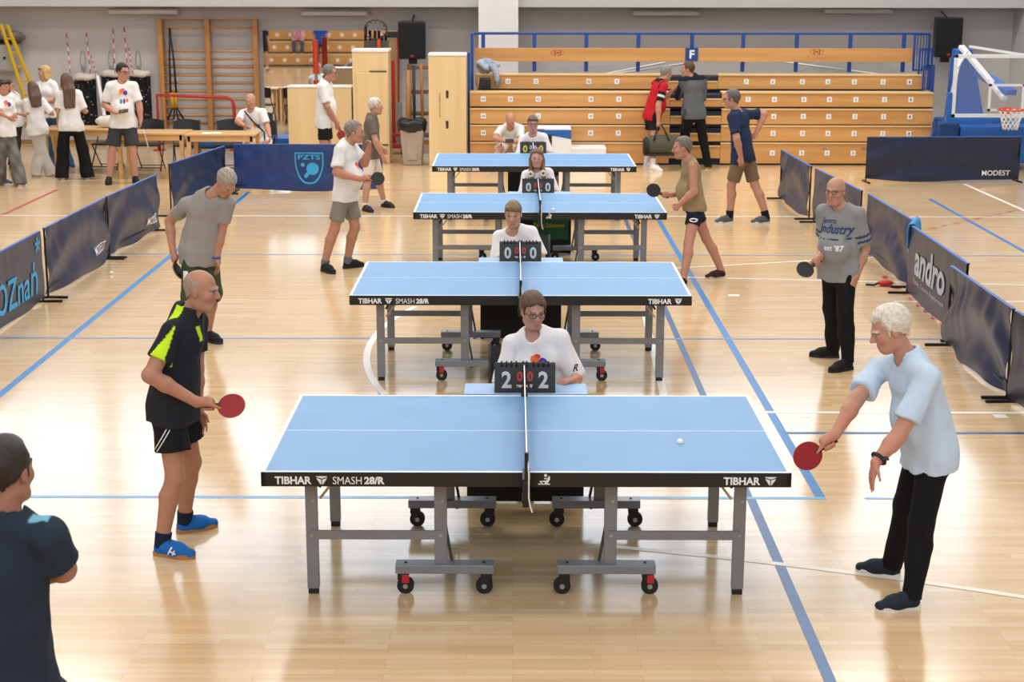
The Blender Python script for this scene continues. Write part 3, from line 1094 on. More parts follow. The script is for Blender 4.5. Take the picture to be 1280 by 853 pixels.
# winners' podium
m_pod = mat('podium_white', '#e6e6e6', 0.5)
m_podblue = mat('podium_blue', '#1c5cab', 0.5)
m_podred = mat('podium_red', '#b03040', 0.5)
pc = at(690, 190, 26.95)
pd = thing('podium', 'white winners podium block with number 1 and blue wave', 'podium', (at(662, 190, 26.9).x, 26.9, 0))
pw = at(714, 190, 26.9).x - at(662, 190, 26.9).x
pz = at(690, 161, 26.9).z
MB().box((0, 0, 0), (pw, .6, pz)).build('center_step', m_pod, pd, bevel=.006)
MB().box((pw + .002, 0, 0), (pw + .6, .6, pz - .33)).build('side_step', m_pod, pd, bevel=.006)
wv = MB()
for k in range(12):
    u0, u1 = k / 12, (k + 1) / 12
    top = lambda u: pz - .02
    bot = lambda u: pz - .06 - .09 * (1 - u) * 0 - .10 * u ** 1.5 - .02
    wv.add([(pw * u0, -.003, bot(u0)), (pw * u1, -.003, bot(u1)), (pw * u1, -.003, top(u1)), (pw * u0, -.003, top(u0))], [(0, 1, 2, 3)])
wv.build('blue_wave', m_podblue, pd)
MB().box((0.0, -.004, pz - .018), (pw * .35, -.001, pz - .006)).build('red_stripe', m_podred, pd)
put_text('1', (pw * .42, -.005, pz - .31), (1, 0, 0), (0, 0, 1), .08, .21, m_black, 'numeral', pd, bold=.03)
tl = MB()
for k in range(14):
    tl.box((pw * (k + .2) / 14, .0, pz), (pw * (k + .8) / 14, .6, pz + .006))
tl.build('tread_strip', m_white, pd)

# light grey folded panels standing behind the bleachers, white poles leaning over them
m_panelgrey = mat('panel_grey', '#b7b4ae', 0.6)
for (pts, Y, lab) in ((((680, 91), (690, 84), (770, 80), (785, 90), (780, 120), (680, 120)), 29.5, 'pale grey tilted panel behind the bleachers by the column'),
                      (((1000, 88), (1018, 79), (1105, 78), (1122, 88), (1122, 115), (1000, 115)), 29.5, 'pale grey tilted panel behind the bleachers by the block of low numbers')):
    c = at(pts[0][0], 120, Y)
    q = [at(p[0], p[1], Y) for p in pts]
    q[4].z = q[5].z = 0.0
    o = MB().prism([(p.x - c.x, p.z) for p in q], (1, 0, 0), (0, 0, 1), (0, 1, 0), (0, 0, 0), .05).build('folded_panel', m_panelgrey)
    o.location = (c.x, Y, 0)
    tag(o, lab, 'panel')
for (a, b_, lab) in (((785, 87), (832, 78), 'upper of two white poles leaning behind the bleachers by the block sign'), ((778, 91), (860, 79), 'longer white pole leaning behind the bleachers by the block sign'),
                     ((975, 77), (1060, 88), 'white pole leaning across the right pale panel behind the bleachers')):
    A, B = at(*a, 29.25), at(*b_, 29.15)
    A = B + (A - B) * (2.0 if A.z < B.z else .98)
    if a[0] == 975:
        B = A + (B - A) * 2.0
    o = MB().cyl(A - A, B - A, .018, 8).build('white_pole', m_white, smooth=True)
    o.location = A
    tag(o, lab, 'pole')

# jacket and small black backpack on the left end of the bleachers
m_jacket = mat('jacket_grey_blue', '#9aa3b2', 0.8, var=0.35, scale=18, bump=0.4, bscale=25)
jc = at(608, 96, YF + .5)

def lumpy(cx, cy, cz, rx, ry, rz, seed, nn=.25, nu=18, nv=12):
    rnd = random.Random(seed)
    ph = [rnd.uniform(0, 6.28) for _ in range(6)]
    def f(u, v):
        a, b_ = 2 * math.pi * u, math.pi * (v - .5)
        k = 1 + nn * (math.sin(3 * a + ph[0] + 2 * b_) * .5 + math.sin(5 * a + ph[1]) * math.sin(3 * b_ + ph[2]) * .5)
        return (cx + rx * k * math.cos(a) * math.cos(b_), cy + ry * k * math.sin(a) * math.cos(b_), cz + rz * k * math.sin(b_))
    return MB().grid(f, nu, nv)
jk = thing('jacket', 'crumpled grey blue jacket thrown over the end of the bleachers', 'jacket', (jc.x, YF + .62, 1.60))
lumpy(0, 0, .09, .19, .16, .1, 3, .5, 36, 20).build('body', m_jacket, jk, smooth='all')
MB().tube([(.08, -.08, .1), (.15, -.12, .04), (.18, -.14, -.1), (.2, -.14, -.26)], [.06, .065, .055, .045], 10).build('sleeve', m_jacket, jk, smooth='all')
bp = thing('backpack', 'small black backpack with hanging straps under the grey blue jacket', 'backpack', (at(606, 105, YF + .45).x, YF + .47, at(606, 113, YF + .45).z))
MB().box((-.1, -.06, 0), (.1, .06, .22)).build('body', m_black, bp, bevel=.03)
for sx in (-1, 1):
    MB().tube([(sx * .06, -.07, .16), (sx * .075, -.1, .02), (sx * .07, -.09, -.22), (sx * .02, -.08, -.26)], .011, 6).build('strap', m_black, bp, smooth='all')

# ================================================================== LIGHT TUBES AND LOUDSPEAKERS ON THE BACK WALL
m_tube = mat('fluorescent_cover', '#c6c6c2', 0.4)
for k, (a, b_, y) in enumerate(((133, 222, 14), (375, 460, 16), (790, 875, 16), (1030, 1118, 13))):
    A, B = at(a, y, 30.7), at(b_, y, 30.7)
    t = thing('wall_light', 'long white fluorescent light on the back wall ' + ['above the hanging nets', 'above the mirror', 'above the bleachers near the block sign', 'above the bleachers near the basketball stand'][k],
              'light', ((A.x + B.x) / 2, 30.78, A.z), 0, 'fluorescent wall lights')
    L = (B.x - A.x) / 2
    MB().box((-L, -.02, -.06), (L, .1, .05)).build('housing', m_panelgrey, t, bevel=.01)
    MB().box((-L + .02, -.06, -.05), (L - .02, -.015, .03)).build('diffuser', m_tube, t, bevel=.015)
for k, (x0, x1, y0, y1) in enumerate(((498, 532, 27, 74), (1168, 1205, 22, 72))):
    Y = 30.3
    A, B = at(x0, y1, Y), at(x1, y0, Y)
    t = thing('loudspeaker', 'black wall loudspeaker ' + ('beside the tall plywood cupboard' if k == 0 else 'between the bleachers and basketball stand'), 'loudspeaker', ((A.x + B.x) / 2, Y, A.z), 0, 'wall loudspeakers')
    w, h = (B.x - A.x) / 2, B.z - A.z
    MB().prism([(-w, 0), (w, 0), (w * .75, .42), (-w * .75, .42)], (1, 0, 0), (0, 1, 0), (0, 0, 1), (0, 0, 0), h).build('cabinet', m_black, t, bevel=.015)
    MB().box((-w + .02, -.012, .03), (w - .02, .0, h - .03)).build('grille', mat('grille_black', '#0b0b0c', 0.8), t, bevel=.004)
    MB().box((-.03, -.016, .04), (.03, -.011, .075)).build('badge', m_red, t)
    MB().cyl((0, .25, h), (0, .7, h + .1), .015, 8).box((-.08, .2, -.1), (.08, .3, 0)).build('bracket', m_blackmetal, t)

# ================================================================== BASKETBALL STAND
m_bb = mat('stand_blue_pad', '#1d62b8', 0.45, var=0.05)
m_bbw = mat('stand_white', '#e2e4e6', 0.4)
m_glass = bpy.data.materials.new('clear_glass')
m_glass.use_nodes = True
_b = m_glass.node_tree.nodes['Principled BSDF']
_b.inputs['Base Color'].default_value = (.9, .95, .97, 1)
_b.inputs['Roughness'].default_value = 0.05
_b.inputs['Alpha'].default_value = 0.05
m_ring = mat('ring_orange', '#d8482a', 0.4)
m_cord = mat('net_cord_white', '#eeeeea', 0.7)
HY = 26.6
A = at(1189, 147, HY)
B = at(1189, 68, HY)
bw, bh = 1.8, B.z - A.z
hs = thing('basketball_stand', 'blue wheeled basketball stand with white framed glass backboard', 'basketball stand', (A.x + bw / 2, HY, 0))
z0, z1 = A.z, B.z
MB().box((-bw / 2 + .02, .01, z0 + .02), (bw / 2 - .02, .025, z1 - .02)).build('backboard_glass', m_glass, hs)
fr = MB()
for x in (-bw / 2, bw / 2 - .06):
    fr.box((x, 0, z0), (x + .06, .05, z1))
for z in (z0, z1 - .06):
    fr.box((-bw / 2, 0, z), (bw / 2, .05, z + .06))
fr.build('backboard_frame', m_bbw, hs, bevel=.004)
tg = MB()
zi0, zi1 = at(1226, 139, HY).z, at(1226, 105, HY).z
for x in (-.30, .26):
    tg.box((x, -.004, zi0), (x + .045, .008, zi1))
for z in (zi0, zi1 - .04):
    tg.box((-.30, -.004, z), (.305, .008, z + .04))
tg.build('target_frame', m_bbw, hs)
MB().box((-bw / 2 - .03, -.01, z0 - .1), (bw / 2 + .03, .09, z0 - .01)).box((-bw / 2 - .08, -.01, z0 - .1), (-bw / 2 - .005, .09, z0 + .42)).box((bw / 2 + .005, -.01, z0 - .1), (bw / 2 + .08, .09, z0 + .42)).build('edge_pad', m_bb, hs, bevel=.015)
rz = at(1250, 137, HY - .3).z
ring = MB().tube([(.22 * math.cos(a), -.33 + .22 * math.sin(a), rz) for a in [2 * math.pi * k / 24 for k in range(24)]], .013, 8, closed=True)
ro = ring.build('ring', m_ring, hs, smooth='all')
MB().box((-.06, -.12, rz - .1), (.06, 0, rz + .02)).build('ring_bracket', m_ring, ro, bevel=.006)
nt_ = MB()
NS = 12
for s in (1, -1):
    for k in range(NS):
        pts = []
        for j in range(7):
            a = 2 * math.pi * (k + s * j * .5) / NS
            r = .215 - .10 * (j / 6) ** .7
            pts.append((r * math.cos(a), -.33 + r * math.sin(a), rz - .055 * j))
        nt_.tube(pts, .007, 5)
nt_.build('hoop_net', m_cord, hs, smooth='all')
# arm, tower and base
MB().bar((0, .06, rz + .15), (-.45, 1.3, 2.05), .11, .07).build('boom_arm', m_bbw, hs, bevel=.01)
MB().bar((.1, .06, rz + .25), (-.2, 1.0, 1.62), .22, .1).build('boom_pad', m_bb, hs, bevel=.02)
MB().prism([(-.62, .3), (.15, .3), (-.25, 2.0), (-.52, 2.0)], (1, 0, 0), (0, 0, 1), (0, 1, 0), (0, 1.25, 0), .35).build('tower_pad', m_bb, hs, bevel=.02)
MB().bar((-.75, 1.15, .3), (-.5, 1.2, 1.75), .05).bar((-.85, .1, z0 + .35), (-.5, 1.2, 1.9), .045).bar((.85, .1, z1 - .1), (-.3, 1.3, 2.05), .04).bar((-.86, .1, z1 - .3), (-.45, .9, z1 + .02), .04).build('strut', m_bbw, hs)
MB().box((-.62, .35, .12), (.95, 2.2, .75)).build('base_pad', m_bb, hs, bevel=.04)
MB().box((-.98, .38, .15), (-.64, .9, .8)).build('counterweight_pad', mat('stand_dark_blue', '#173f77', 0.5), hs, bevel=.03)
for x in (-.6, .8):
    for y in (.5, 2.0):
        MB().cyl((x - .03, y, .06), (x + .03, y, .06), .06, 14).build('wheel', m_rubber, hs, smooth=True)
# blue tripod stand beside it
tp = at(1170, 150, 26.8)
ts = thing('tripod_stand', 'small blue folding tripod stand beside the basketball stand', 'stand', (tp.x, 26.8, 0))
MB().cyl((0, 0, .25), (0, 0, at(1172, 147, 27.0).z), .025, 8).build('column', m_blue, ts)
for a in (200, 340, 90):
    MB().bar((0, 0, at(1172, 158, 27.0).z), (.3 * math.cos(R(a)), .3 * math.sin(R(a)), .015), .035).build('leg', m_blue, ts)

# ================================================================== LEFT BACKGROUND
m_ply = wood_mat('birch_plywood', '#d9b985', '#e6cb9b', 2, 0.45, 3.0)
m_plyedge = mat('cupboard_white_top', '#e9e6df', 0.5)
m_pinetab = wood_mat('pine_table', '#c9995a', '#deb67c', 0, 0.4, 6.0)
m_bar = wood_mat('wall_bar_beech', '#a8713a', '#c68e52', 0, 0.4, 8.0)
m_barv = wood_mat('wall_bar_upright', '#a06c38', '#bd8549', 2, 0.4, 8.0)


def box_px(x0, x1, yt, Y, depth, zb=0.0):
    """left, right x and top z of a box whose front face at depth Y spans the pixels"""
    a, b_ = at(x0, yt, Y), at(x1, yt, Y)
    return a.x, b_.x, a.z


# long low plywood counter
x0, x1, z1_ = box_px(359, 439, 108, 27.9, .5)
t = thing('plywood_counter', 'low plywood counter box standing before the mirror', 'counter', ((x0 + x1) / 2, 27.9, 0))
w = (x1 - x0) / 2
MB().box((-w, 0, 0), (w, .5, z1_ - .02)).build('body', m_ply, t, bevel=.004)
MB().box((-w - .01, -.01, z1_ - .02), (w + .01, .51, z1_)).build('top', m_plyedge, t, bevel=.003)
# tall cupboard
x0, x1, z1_ = box_px(440, 485, 62, 27.7, .6)
t = thing('plywood_cupboard', 'tall plywood cupboard with framed door beside the low counter', 'cupboard', ((x0 + x1) / 2, 27.7, 0))
w = (x1 - x0) / 2
MB().box((-w, 0, 0), (w, .6, z1_ - .03)).build('body', m_ply, t, bevel=.004)
MB().box((-w - .01, -.012, z1_ - .04), (w + .01, .61, z1_)).build('top', m_plyedge, t, bevel=.003)
dz = at(460, 91, 27.7).z
d = MB().box((-w + .07, -.02, .35), (w - .02, -.001, dz)).build('door', m_ply, t, bevel=.004)
MB().box((-w + .02, -.012, .03), (w - .02, -.001, .33)).build('drawer_front', m_ply, t, bevel=.004)
MB().box((-.02, -.022, dz + .02), (w - .03, -.002, dz + .035)).build('shadow_gap', m_black, t)
MB().box((w - .12, -.03, .33), (w - .02, -.0, .345)).build('lower_gap', m_black, d)
# vaulting-box panel cabinet with two slots
x0, x1, z1_ = box_px(536, 583, 66, 27.5, .6)
t = thing('vaulting_box', 'tall pale plywood vaulting box with two oval hand slots stood on end', 'vaulting box', ((x0 + x1) / 2, 27.3, 0))
w = (x1 - x0) / 2
MB().box((-w, 0, 0), (w, .45, z1_ - .05)).build('body', m_ply, t, bevel=.01)
MB().box((-w - .005, -.01, z1_ - .05), (w + .005, .46, z1_)).build('padded_top', m_plyedge, t, bevel=.015)
for py in (118, 156):
    c = at(559, py, 27.3)
    pts = [(.025 * math.cos(R(a)), (.045 if a <= 180 else -.045) + .025 * math.sin(R(a))) for a in range(0, 360, 30)]
    MB().prism(pts, (1, 0, 0), (0, 0, 1), (0, -1, 0), (c.x - (x0 + x1) / 2, 0, c.z), .004).build('hand_slot', mat('slot_brown', '#4a2f1a', 0.8), t)
c = at(549, 147, 27.3)
put_text('Jaromex Sport', (c.x - (x0 + x1) / 2 + .03, -.002, c.z), (0, 0, 1), (-1, 0, 0), .42, .035, m_digitdk, 'side_lettering', t, shear=.3)
# bin with black bag
bc = fl(516, 206)
t = thing('waste_bin', 'beige plastic waste bin with black liner beside the vaulting box', 'bin', (bc.x, bc.y, 0))
def taper(w0, d0, w1, d1, z0, z1):
    return MB().add([(-w0, -d0, z0), (w0, -d0, z0), (w0, d0, z0), (-w0, d0, z0), (-w1, -d1, z1), (w1, -d1, z1), (w1, d1, z1), (-w1, d1, z1)],
                    [(0, 3, 2, 1), (4, 5, 6, 7), (0, 1, 5, 4), (1, 2, 6, 5), (2, 3, 7, 6), (3, 0, 4, 7)])
m_bin = mat('bin_beige', '#a89a8b', 0.5)
taper(.16, .13, .205, .18, 0, .62).build('body', m_bin, t, bevel=.02)
MB().box((-.04, -.17, .5), (.04, -.155, .57)).build('handle_recess', m_black, t, bevel=.006)
MB().box((-.09, -.16, .1), (.09, -.135, .44)).build('front_rib', m_bin, t, bevel=.006)
m_liner = mat('bin_liner_black', '#15161a', 0.25, var=0.2, bump=0.6, bscale=18)
ln_ = MB()
def lf(u, v):
    a = 2 * math.pi * u
    sq = (abs(math.cos(a)) ** 4 + abs(math.sin(a)) ** 4) ** -.25
    r = [0.2, .235, .25, .215, .16][int(v * 4)] + .012 * math.sin(9 * a + 5 * v) + .008 * math.sin(17 * a)
    z = [.58, .60, .74, .80, .74][int(v * 4)] + .02 * math.sin(5 * a + 3 * v)
    return (r * sq * math.cos(a), r * .85 * sq * math.sin(a), z)
ln_.grid(lf, 28, 4).build('liner', m_liner, t, smooth='all')

# open shelving and props between cupboard and vaulting box
t = thing('storage_shelf', 'brown wooden storage shelf behind the waste bin', 'shelf', (at(525, 190, 29.4).x, 29.4, 0))
m_shelf = wood_mat('shelf_brown', '#6d4a2c', '#8a623c', 2, .5, 6.0)
for x in (-.22, .2):
    MB().box((x, 0, 0), (x + .05, .45, 1.62)).build('upright', m_shelf, t)
for z in (.3, .7, 1.1, 1.55):
    MB().box((-.17, 0, z), (.2, .45, z + .04)).build('shelf_board', m_shelf, t)
for k, (px, top, Y, rgb, lab) in enumerate(((511, 88, 29.0, '#b98245', 'round pale wooden pole leaning by the storage shelf'), (517, 82, 28.9, '#1c1d20', 'black metal pole standing behind the waste bin'), (526, 80, 29.2, '#9c6a38', 'brown wooden post standing by the storage shelf'))):
    p = at(px, top, Y)
    o = MB().tube([(0, 0, 0), (.02 * (k - 1), .03, p.z * .5), (.0, .06, p.z)], .05 if k == 0 else .03, 10).build('leaning_pole', mat('pole_%d' % k, rgb, 0.5), smooth='all')
    o.location = (p.x, Y, 0)
    tag(o, lab, 'pole')
# cardboard box and red posts
m_redp = mat('post_red', '#a5281f', 0.45)
p = at(487, 170, 29.3)
t = thing('red_trolley', 'red painted equipment trolley frame behind the tall cupboard', 'trolley', (p.x + .08, 29.3, 0))
zt_ = at(487, 75, 29.3).z
MB().box((-.07, 0, .1), (.03, .08, zt_)).build('mast', m_redp, t, bevel=.01)
MB().box((-.1, -.2, .12), (.2, .3, .2)).box((-.05, -.2, .34), (.2, -.16, .4)).build('base_frame', m_redp, t, bevel=.01)
for x in (-.05, .16):
    MB().cyl((x - .02, -.1, .06), (x + .02, -.1, .06), .06, 12).build('wheel', m_rubber, t, smooth=True)
MB().box((.06, .0, .2), (.16, .06, .95)).build('side_plate', mat('trolley_grey', '#8f8b86', 0.5), t)
# mirror
MY = 30.93
ma, mb_ = at(328, 38, MY), at(498, 38, MY)
m_mirror = mat('mirror_silver', '#f2f2ef', 0.02, metal=1.0, var=0.0)
t = thing('wall_mirror', 'wide wall mirror behind the plywood counter reflecting the opposite stands', 'mirror', ((ma.x + mb_.x) / 2, MY, .15))
w = (mb_.x - ma.x) / 2
MB().box((-w, 0, 0), (w, .02, ma.z - .15)).build('glass', m_mirror, t)
MB().box((-w - .1, -.015, -.05), (-w, .04, ma.z - .15)).build('edge_strip', mat('mirror_edge', '#8f9499', 0.4), t)
# small practice hoop on an orange pole, on the tall cupboard
hp = at(470, 60, 28.5)
t = thing('practice_hoop', 'dark round practice hoop on an orange post behind the tall cupboard', 'hoop', (hp.x, 28.5, 0))
hz = at(470, 37, 28.5).z
MB().tube([(.2 * math.cos(a), .0 + .02 * math.sin(a), hz + .17 * math.sin(a)) for a in [2 * math.pi * k / 24 for k in range(24)]], .013, 6, closed=True).build('rim', mat('hoop_dark_red', '#3a1512', 0.5), t, smooth='all')
for k in range(12):
    a = 2 * math.pi * k / 12
    MB().cyl((.2 * math.cos(a), 0, hz + .17 * math.sin(a)), (.16 * math.cos(a), -.02, hz + .135 * math.sin(a)), .012, 6).build('net_hook', m_black, t)
MB().cyl((.05, 0, 0), (.05, 0, hz - .17), .035, 10).build('post', m_ring, t, smooth=True)
MB().box((-.2, .02, hz - .33), (.22, .1, hz - .2)).build('bracket', mat('hoop_bracket', '#4a4440', 0.6), t)
# red padded post standing by the mirror
p = at(394, 50, 30.2)
t = thing('red_post', 'slim red post standing before the mirror', 'post', (p.x, 30.2, 0))
MB().cyl((0, 0, .03), (0, 0, 1.3), .055, 12).cyl((0, 0, 1.42), (0, 0, p.z), .055, 12).build('pad', mat('post_orange_red', '#c23a1c', 0.5), t, smooth=True)
MB().cyl((0, 0, 1.3), (0, 0, 1.42), .03, 12).cyl((0, 0, 0), (0, 0, .03), .16, 16).build('pole', m_steel, t, smooth=True)
# dark volleyball poles with coiled net leaning at the mirror
for k, (px, top) in enumerate(((482, 34), (494, 40), (503, 46), (437 + 48, 60))):
    if k == 3:
        continue
    p = at(px - 30, top, 30.0)
    o = MB().tube([(0, 0, 0), (.02, .2, p.z * .5), (.03, .5, p.z)], .028, 8).build('net_pole', m_blackmetal, smooth='all')
    o.location = (p.x, 30.0, 0)
    tag(o, 'slim black net pole leaning against the mirror behind the tall cupboard', 'pole', 'black net poles by the mirror')

# wall bars in two bays
WY = 30.8
xa, xb, xc = at(200, 30, WY).x, at(259, 30, WY).x, at(319, 30, WY).x
zt_ = at(200, 24, WY).z
t = thing('wall_bars', 'wooden gymnastic wall bars in two bays on the back wall', 'wall bars', ((xa + xc) / 2, WY, .3))
oxw = (xa + xc) / 2
for x in (xa, xb, xc):
    MB().box((x - oxw - .045, -.08, 0), (x - oxw + .045, .16, zt_ - .3)).build('upright', m_barv, t, bevel=.004)
for lo_, hi_ in ((xa, xb), (xb, xc)):
    for py in (25, 35, 64, 74, 84, 94, 104, 114, 124, 134, 144, 153):
        z = at(250, py, WY).z - .3
        MB().tube([(lo_ - oxw, -.03, z), (hi_ - oxw, -.03, z)], .019, 8).build('rung', m_bar, t, smooth='all')
# suspension trainer hanging on the bars
m_yel = mat('strap_yellow', '#c79a2e', 0.6)
p = at(212, 35, 30.73)
t = thing('suspension_trainer', 'black suspension trainer straps with yellow grips hanging on the wall bars', 'straps', (p.x, 30.73, p.z))
zz = lambda py: at(212, py, 30.73).z - p.z
MB().tube([(0, 0, 0), (-.03, 0, zz(75)), (-.04, 0, zz(116))], .02, 6).tube([(.0, 0, 0), (.05, 0, zz(75)), (.07, 0, zz(116))], .02, 6).build('strap', m_black, t, smooth='all')
MB().tube([(-.03, 0, zz(116)), (.0, 0, zz(135))], .04, 8).tube([(.06, 0, zz(116)), (.05, 0, zz(135))], .03, 8).build('yellow_webbing', m_yel, t, smooth='all')
MB().tube([(.0, 0, zz(133)), (-.12, 0, zz(150)), (.0, 0, zz(149)), (.02, 0, zz(135))], .018, 6).tube([(.05, 0, zz(133)), (.2, 0, zz(150)), (.08, 0, zz(149)), (.05, 0, zz(135))], .018, 6).build('handle', m_black, t, smooth='all')
# red tubular rail
m_rail = mat('rail_red', '#b0262a', 0.4)
RY = 29.8
a, b_ = at(196, 119, RY), at(292, 121, RY)
t = thing('red_rail', 'red tubular rail with rounded corner in front of the wall bars', 'rail', ((a.x + b_.x) / 2, RY, 0))
w = (b_.x - a.x) / 2
MB().tube([(-w, 0, 0), (-w, 0, a.z), (w - .12, 0, a.z - .04), (w - .03, 0, a.z - .09), (w, 0, a.z - .2), (w, 0, 0)], .032, 10).build('tube', m_rail, t, smooth='all')
for _s in (-1, 1):
    MB().box((_s * w - .1, -.1, 0), (_s * w + .1, .1, .02)).build('base_plate', m_rail, t)
# hanging volleyball nets in rolls, antennas, white pole
m_netw = mat('net_band_white', '#d9d3ca', 0.7, var=0.1)
m_netblk = None
def rolled_net_mat():
    m = bpy.data.materials.new('rolled_net')
    m.use_nodes = True
    nt = m.node_tree
    b = nt.nodes['Principled BSDF']
    tc = nt.nodes.new('ShaderNodeTexCoord')
    mp = nt.nodes.new('ShaderNodeMapping')
    mp.inputs['Scale'].default_value = (9, 9, 14)
    v = nt.nodes.new('ShaderNodeTexVoronoi')
    v.inputs['Scale'].default_value = 1.0
    r = nt.nodes.new('ShaderNodeValToRGB')
    r.color_ramp.elements[0].position = .12
    r.color_ramp.elements[0].color = (*hx('#a5a29c'), 1)
    r.color_ramp.elements[1].position = .26
    r.color_ramp.elements[1].color = (*hx('#0d0d10'), 1)
    nt.links.new(tc.outputs['Object'], mp.inputs['Vector'])
    nt.links.new(mp.outputs['Vector'], v.inputs['Vector'])
    nt.links.new(v.outputs['Distance'], r.inputs['Fac'])
    nt.links.new(r.outputs['Color'], b.inputs['Base Color'])
    b.inputs['Roughness'].default_value = .8
    return m
m_netblk = rolled_net_mat()
for k, (x0, x1, yt, yb) in enumerate(((92, 122, 92, 158), (127, 157, 88, 158), (162, 190, 88, 158))):
    Y = 30.92
    a, b_ = at(x0, yt, Y), at(x1, yb, Y)
    t = thing('hanging_net', 'folded black sports net with white top band, %s' % ['nearest the yellow ladder', 'middle of three', 'nearest the wall bars'][k], 'net', ((a.x + b_.x) / 2, Y, b_.z), 0, 'folded nets on the back wall')
    w, h = (b_.x - a.x) / 2, a.z - b_.z
    rnd = random.Random(k)
    q = rnd.uniform(0, 6)
    nb = MB()
    fn = lambda u, v: (-w + 2 * w * u, -.05 - .03 * math.sin(22 * u + q) - .02 * math.sin(9 * u + 6 * v), (h - .1) * v + .03 * math.sin(7 * u + q) * (1 - v))
    nb.grid(fn, 30, 6).grid(lambda u, v: (fn(1 - u, v)[0], .06, fn(1 - u, v)[2]), 30, 6)
    nb.build('net_folds', m_netblk, t, smooth='all')
    MB().tube([(-w - .02, -.02, h - .07 - .03 * (k == 0)), (-w * .3, -.05, h - .05), (w * .4, -.05, h - .07), (w + .02, -.02, h - .05)], [.06, .075, .07, .055], 10).build('top_band', m_netw, t, smooth='all')
for k, (xa_, ya, xb_, yb) in enumerate(((83, 42, 88, 92), (108, 41, 113, 92), (141, 36, 144, 92), (155, 34, 160, 92), (114, 70, 122, 98), (161, 60, 166, 92))):
    A, B = at(xa_, ya, 30.97), at(xb_, yb, 30.75)
    t = thing('net_antenna', 'red and white striped net antenna ' + ['nearest the yellow ladder', 'standing in front of the first rope coil', 'rising above the middle net', 'rising above the head of the boy with phone', 'short and slanted beside the white pole', 'short and slanted near the wall bars'][k], 'antenna', B, 0, 'striped net antennas')
    n = 9
    for j in range(n):
        q0, q1 = (A - B) * (j / n), (A - B) * ((j + 1) / n)
        MB().cyl(q0, q1, .010, 6).build('red_band' if j % 2 == 0 else 'white_band', m_red if j % 2 == 0 else m_netw, t)
for k, px in enumerate((103, 138, 172)):
    A = at(px, 62, 30.98)
    t = thing('rope_coil', 'thin grey rope coil hanging on the back wall above the nets', 'rope', A, 0, 'rope coils above the nets')
    MB().tube([(.05 * math.cos(a), 0, -.22 + .2 * math.sin(a)) for a in [2 * math.pi * j / 16 for j in range(16)]], .007, 5, closed=True).build('loop', mat('rope_grey', '#94908a', .8), t, smooth='all')
    MB().tube([(0, -.01, -.3), (.01, -.01, -.6)], .012, 5).build('tail', mat('rope_grey', '#94908a', .8), t)
A, B = at(122, 95, 30.4), at(136, 158, 29.9)
B.z = 0
o = MB().cyl(A - B, (0, 0, 0), .035, 10).build('white_pole', m_white, smooth=True)
o.location = B
tag(o, 'thick white pole leaning before the hanging nets', 'pole')
# yellow ladder leaning and grey wall unit
m_ladder = mat('ladder_yellow', '#c9a21c', 0.5)
A, B = at(5, 31, 30.3), at(62, 185, 29.75)
B.z = 0
t = thing('step_ladder', 'yellow ladder leaning against the back wall by the grey heater', 'ladder', B)
d = A - B
nrm = Vector((1, 0, 0)) * .16
for s in (-1, 1):
    MB().bar(nrm * s + Vector((.2 if s > 0 else 0, 0, 0)) * 0, d + nrm * s * .35, .06, .04).build('stile', m_ladder, t)
for k in range(1, 9):
    q = d * (k / 9)
    ww = .16 * (1 - k / 9 * .65)
    MB().cyl(q - Vector((ww, 0, 0)), q + Vector((ww, 0, 0)), .02, 6).build('rung', m_ladder, t)
a, b_ = at(-14, 90, 30.42), at(15, 55, 30.42)
t = thing('wall_heater', 'grey rounded heater unit mounted on the back wall', 'heater', ((a.x + b_.x) / 2, 30.4, a.z))
w, h = (b_.x - a.x) / 2, b_.z - a.z
MB().prism([(-w, 0), (w, 0), (w * 1.02, .6), (-w * 1.02, .6)], (1, 0, 0), (0, 1, 0), (0, 0, 1), (0, 0, 0), h).build('casing', mat('heater_grey', '#a3a29f', 0.5), t, bevel=.05)
MB().box((-w, .0, h), (w, .6, h + .02)).build('lid', m_black, t)
MB().cyl((w * .35, -.01, h * .5), (w * .35, 0, h * .5), .03, 10).build('knob', m_black, t)
lumpy(.1, .3, h + .13, .28, .2, .12, 4).build('cable_bundle', mat('cable_grey', '#6d6862', .8, var=.3, scale=20), t, smooth='all')

# wooden tables of the registration desk
def desk(x0, x1, Yf, depth, label, zt=.75):
    t = thing('wooden_table', label, 'table', ((x0 + x1) / 2, Yf, 0), 0, 'registration tables')
    w = (x1 - x0) / 2
    MB().box((-w, 0, zt - .03), (w, depth, zt)).build('table_top', m_pinetab, t, bevel=.004)
    for y in (.03, depth - .05):
        MB().box((-w + .05, y, zt - .12), (w - .05, y + .022, zt - .03)).build('apron', m_pinetab, t)
    for sx in (-1, 1):
        for y in (.03, depth - .09):
            MB().box((sx * (w - .06) - .032, y, 0), (sx * (w - .06) + .032, y + .06, zt - .03)).build('leg', m_pinetab, t, bevel=.003)
    return t


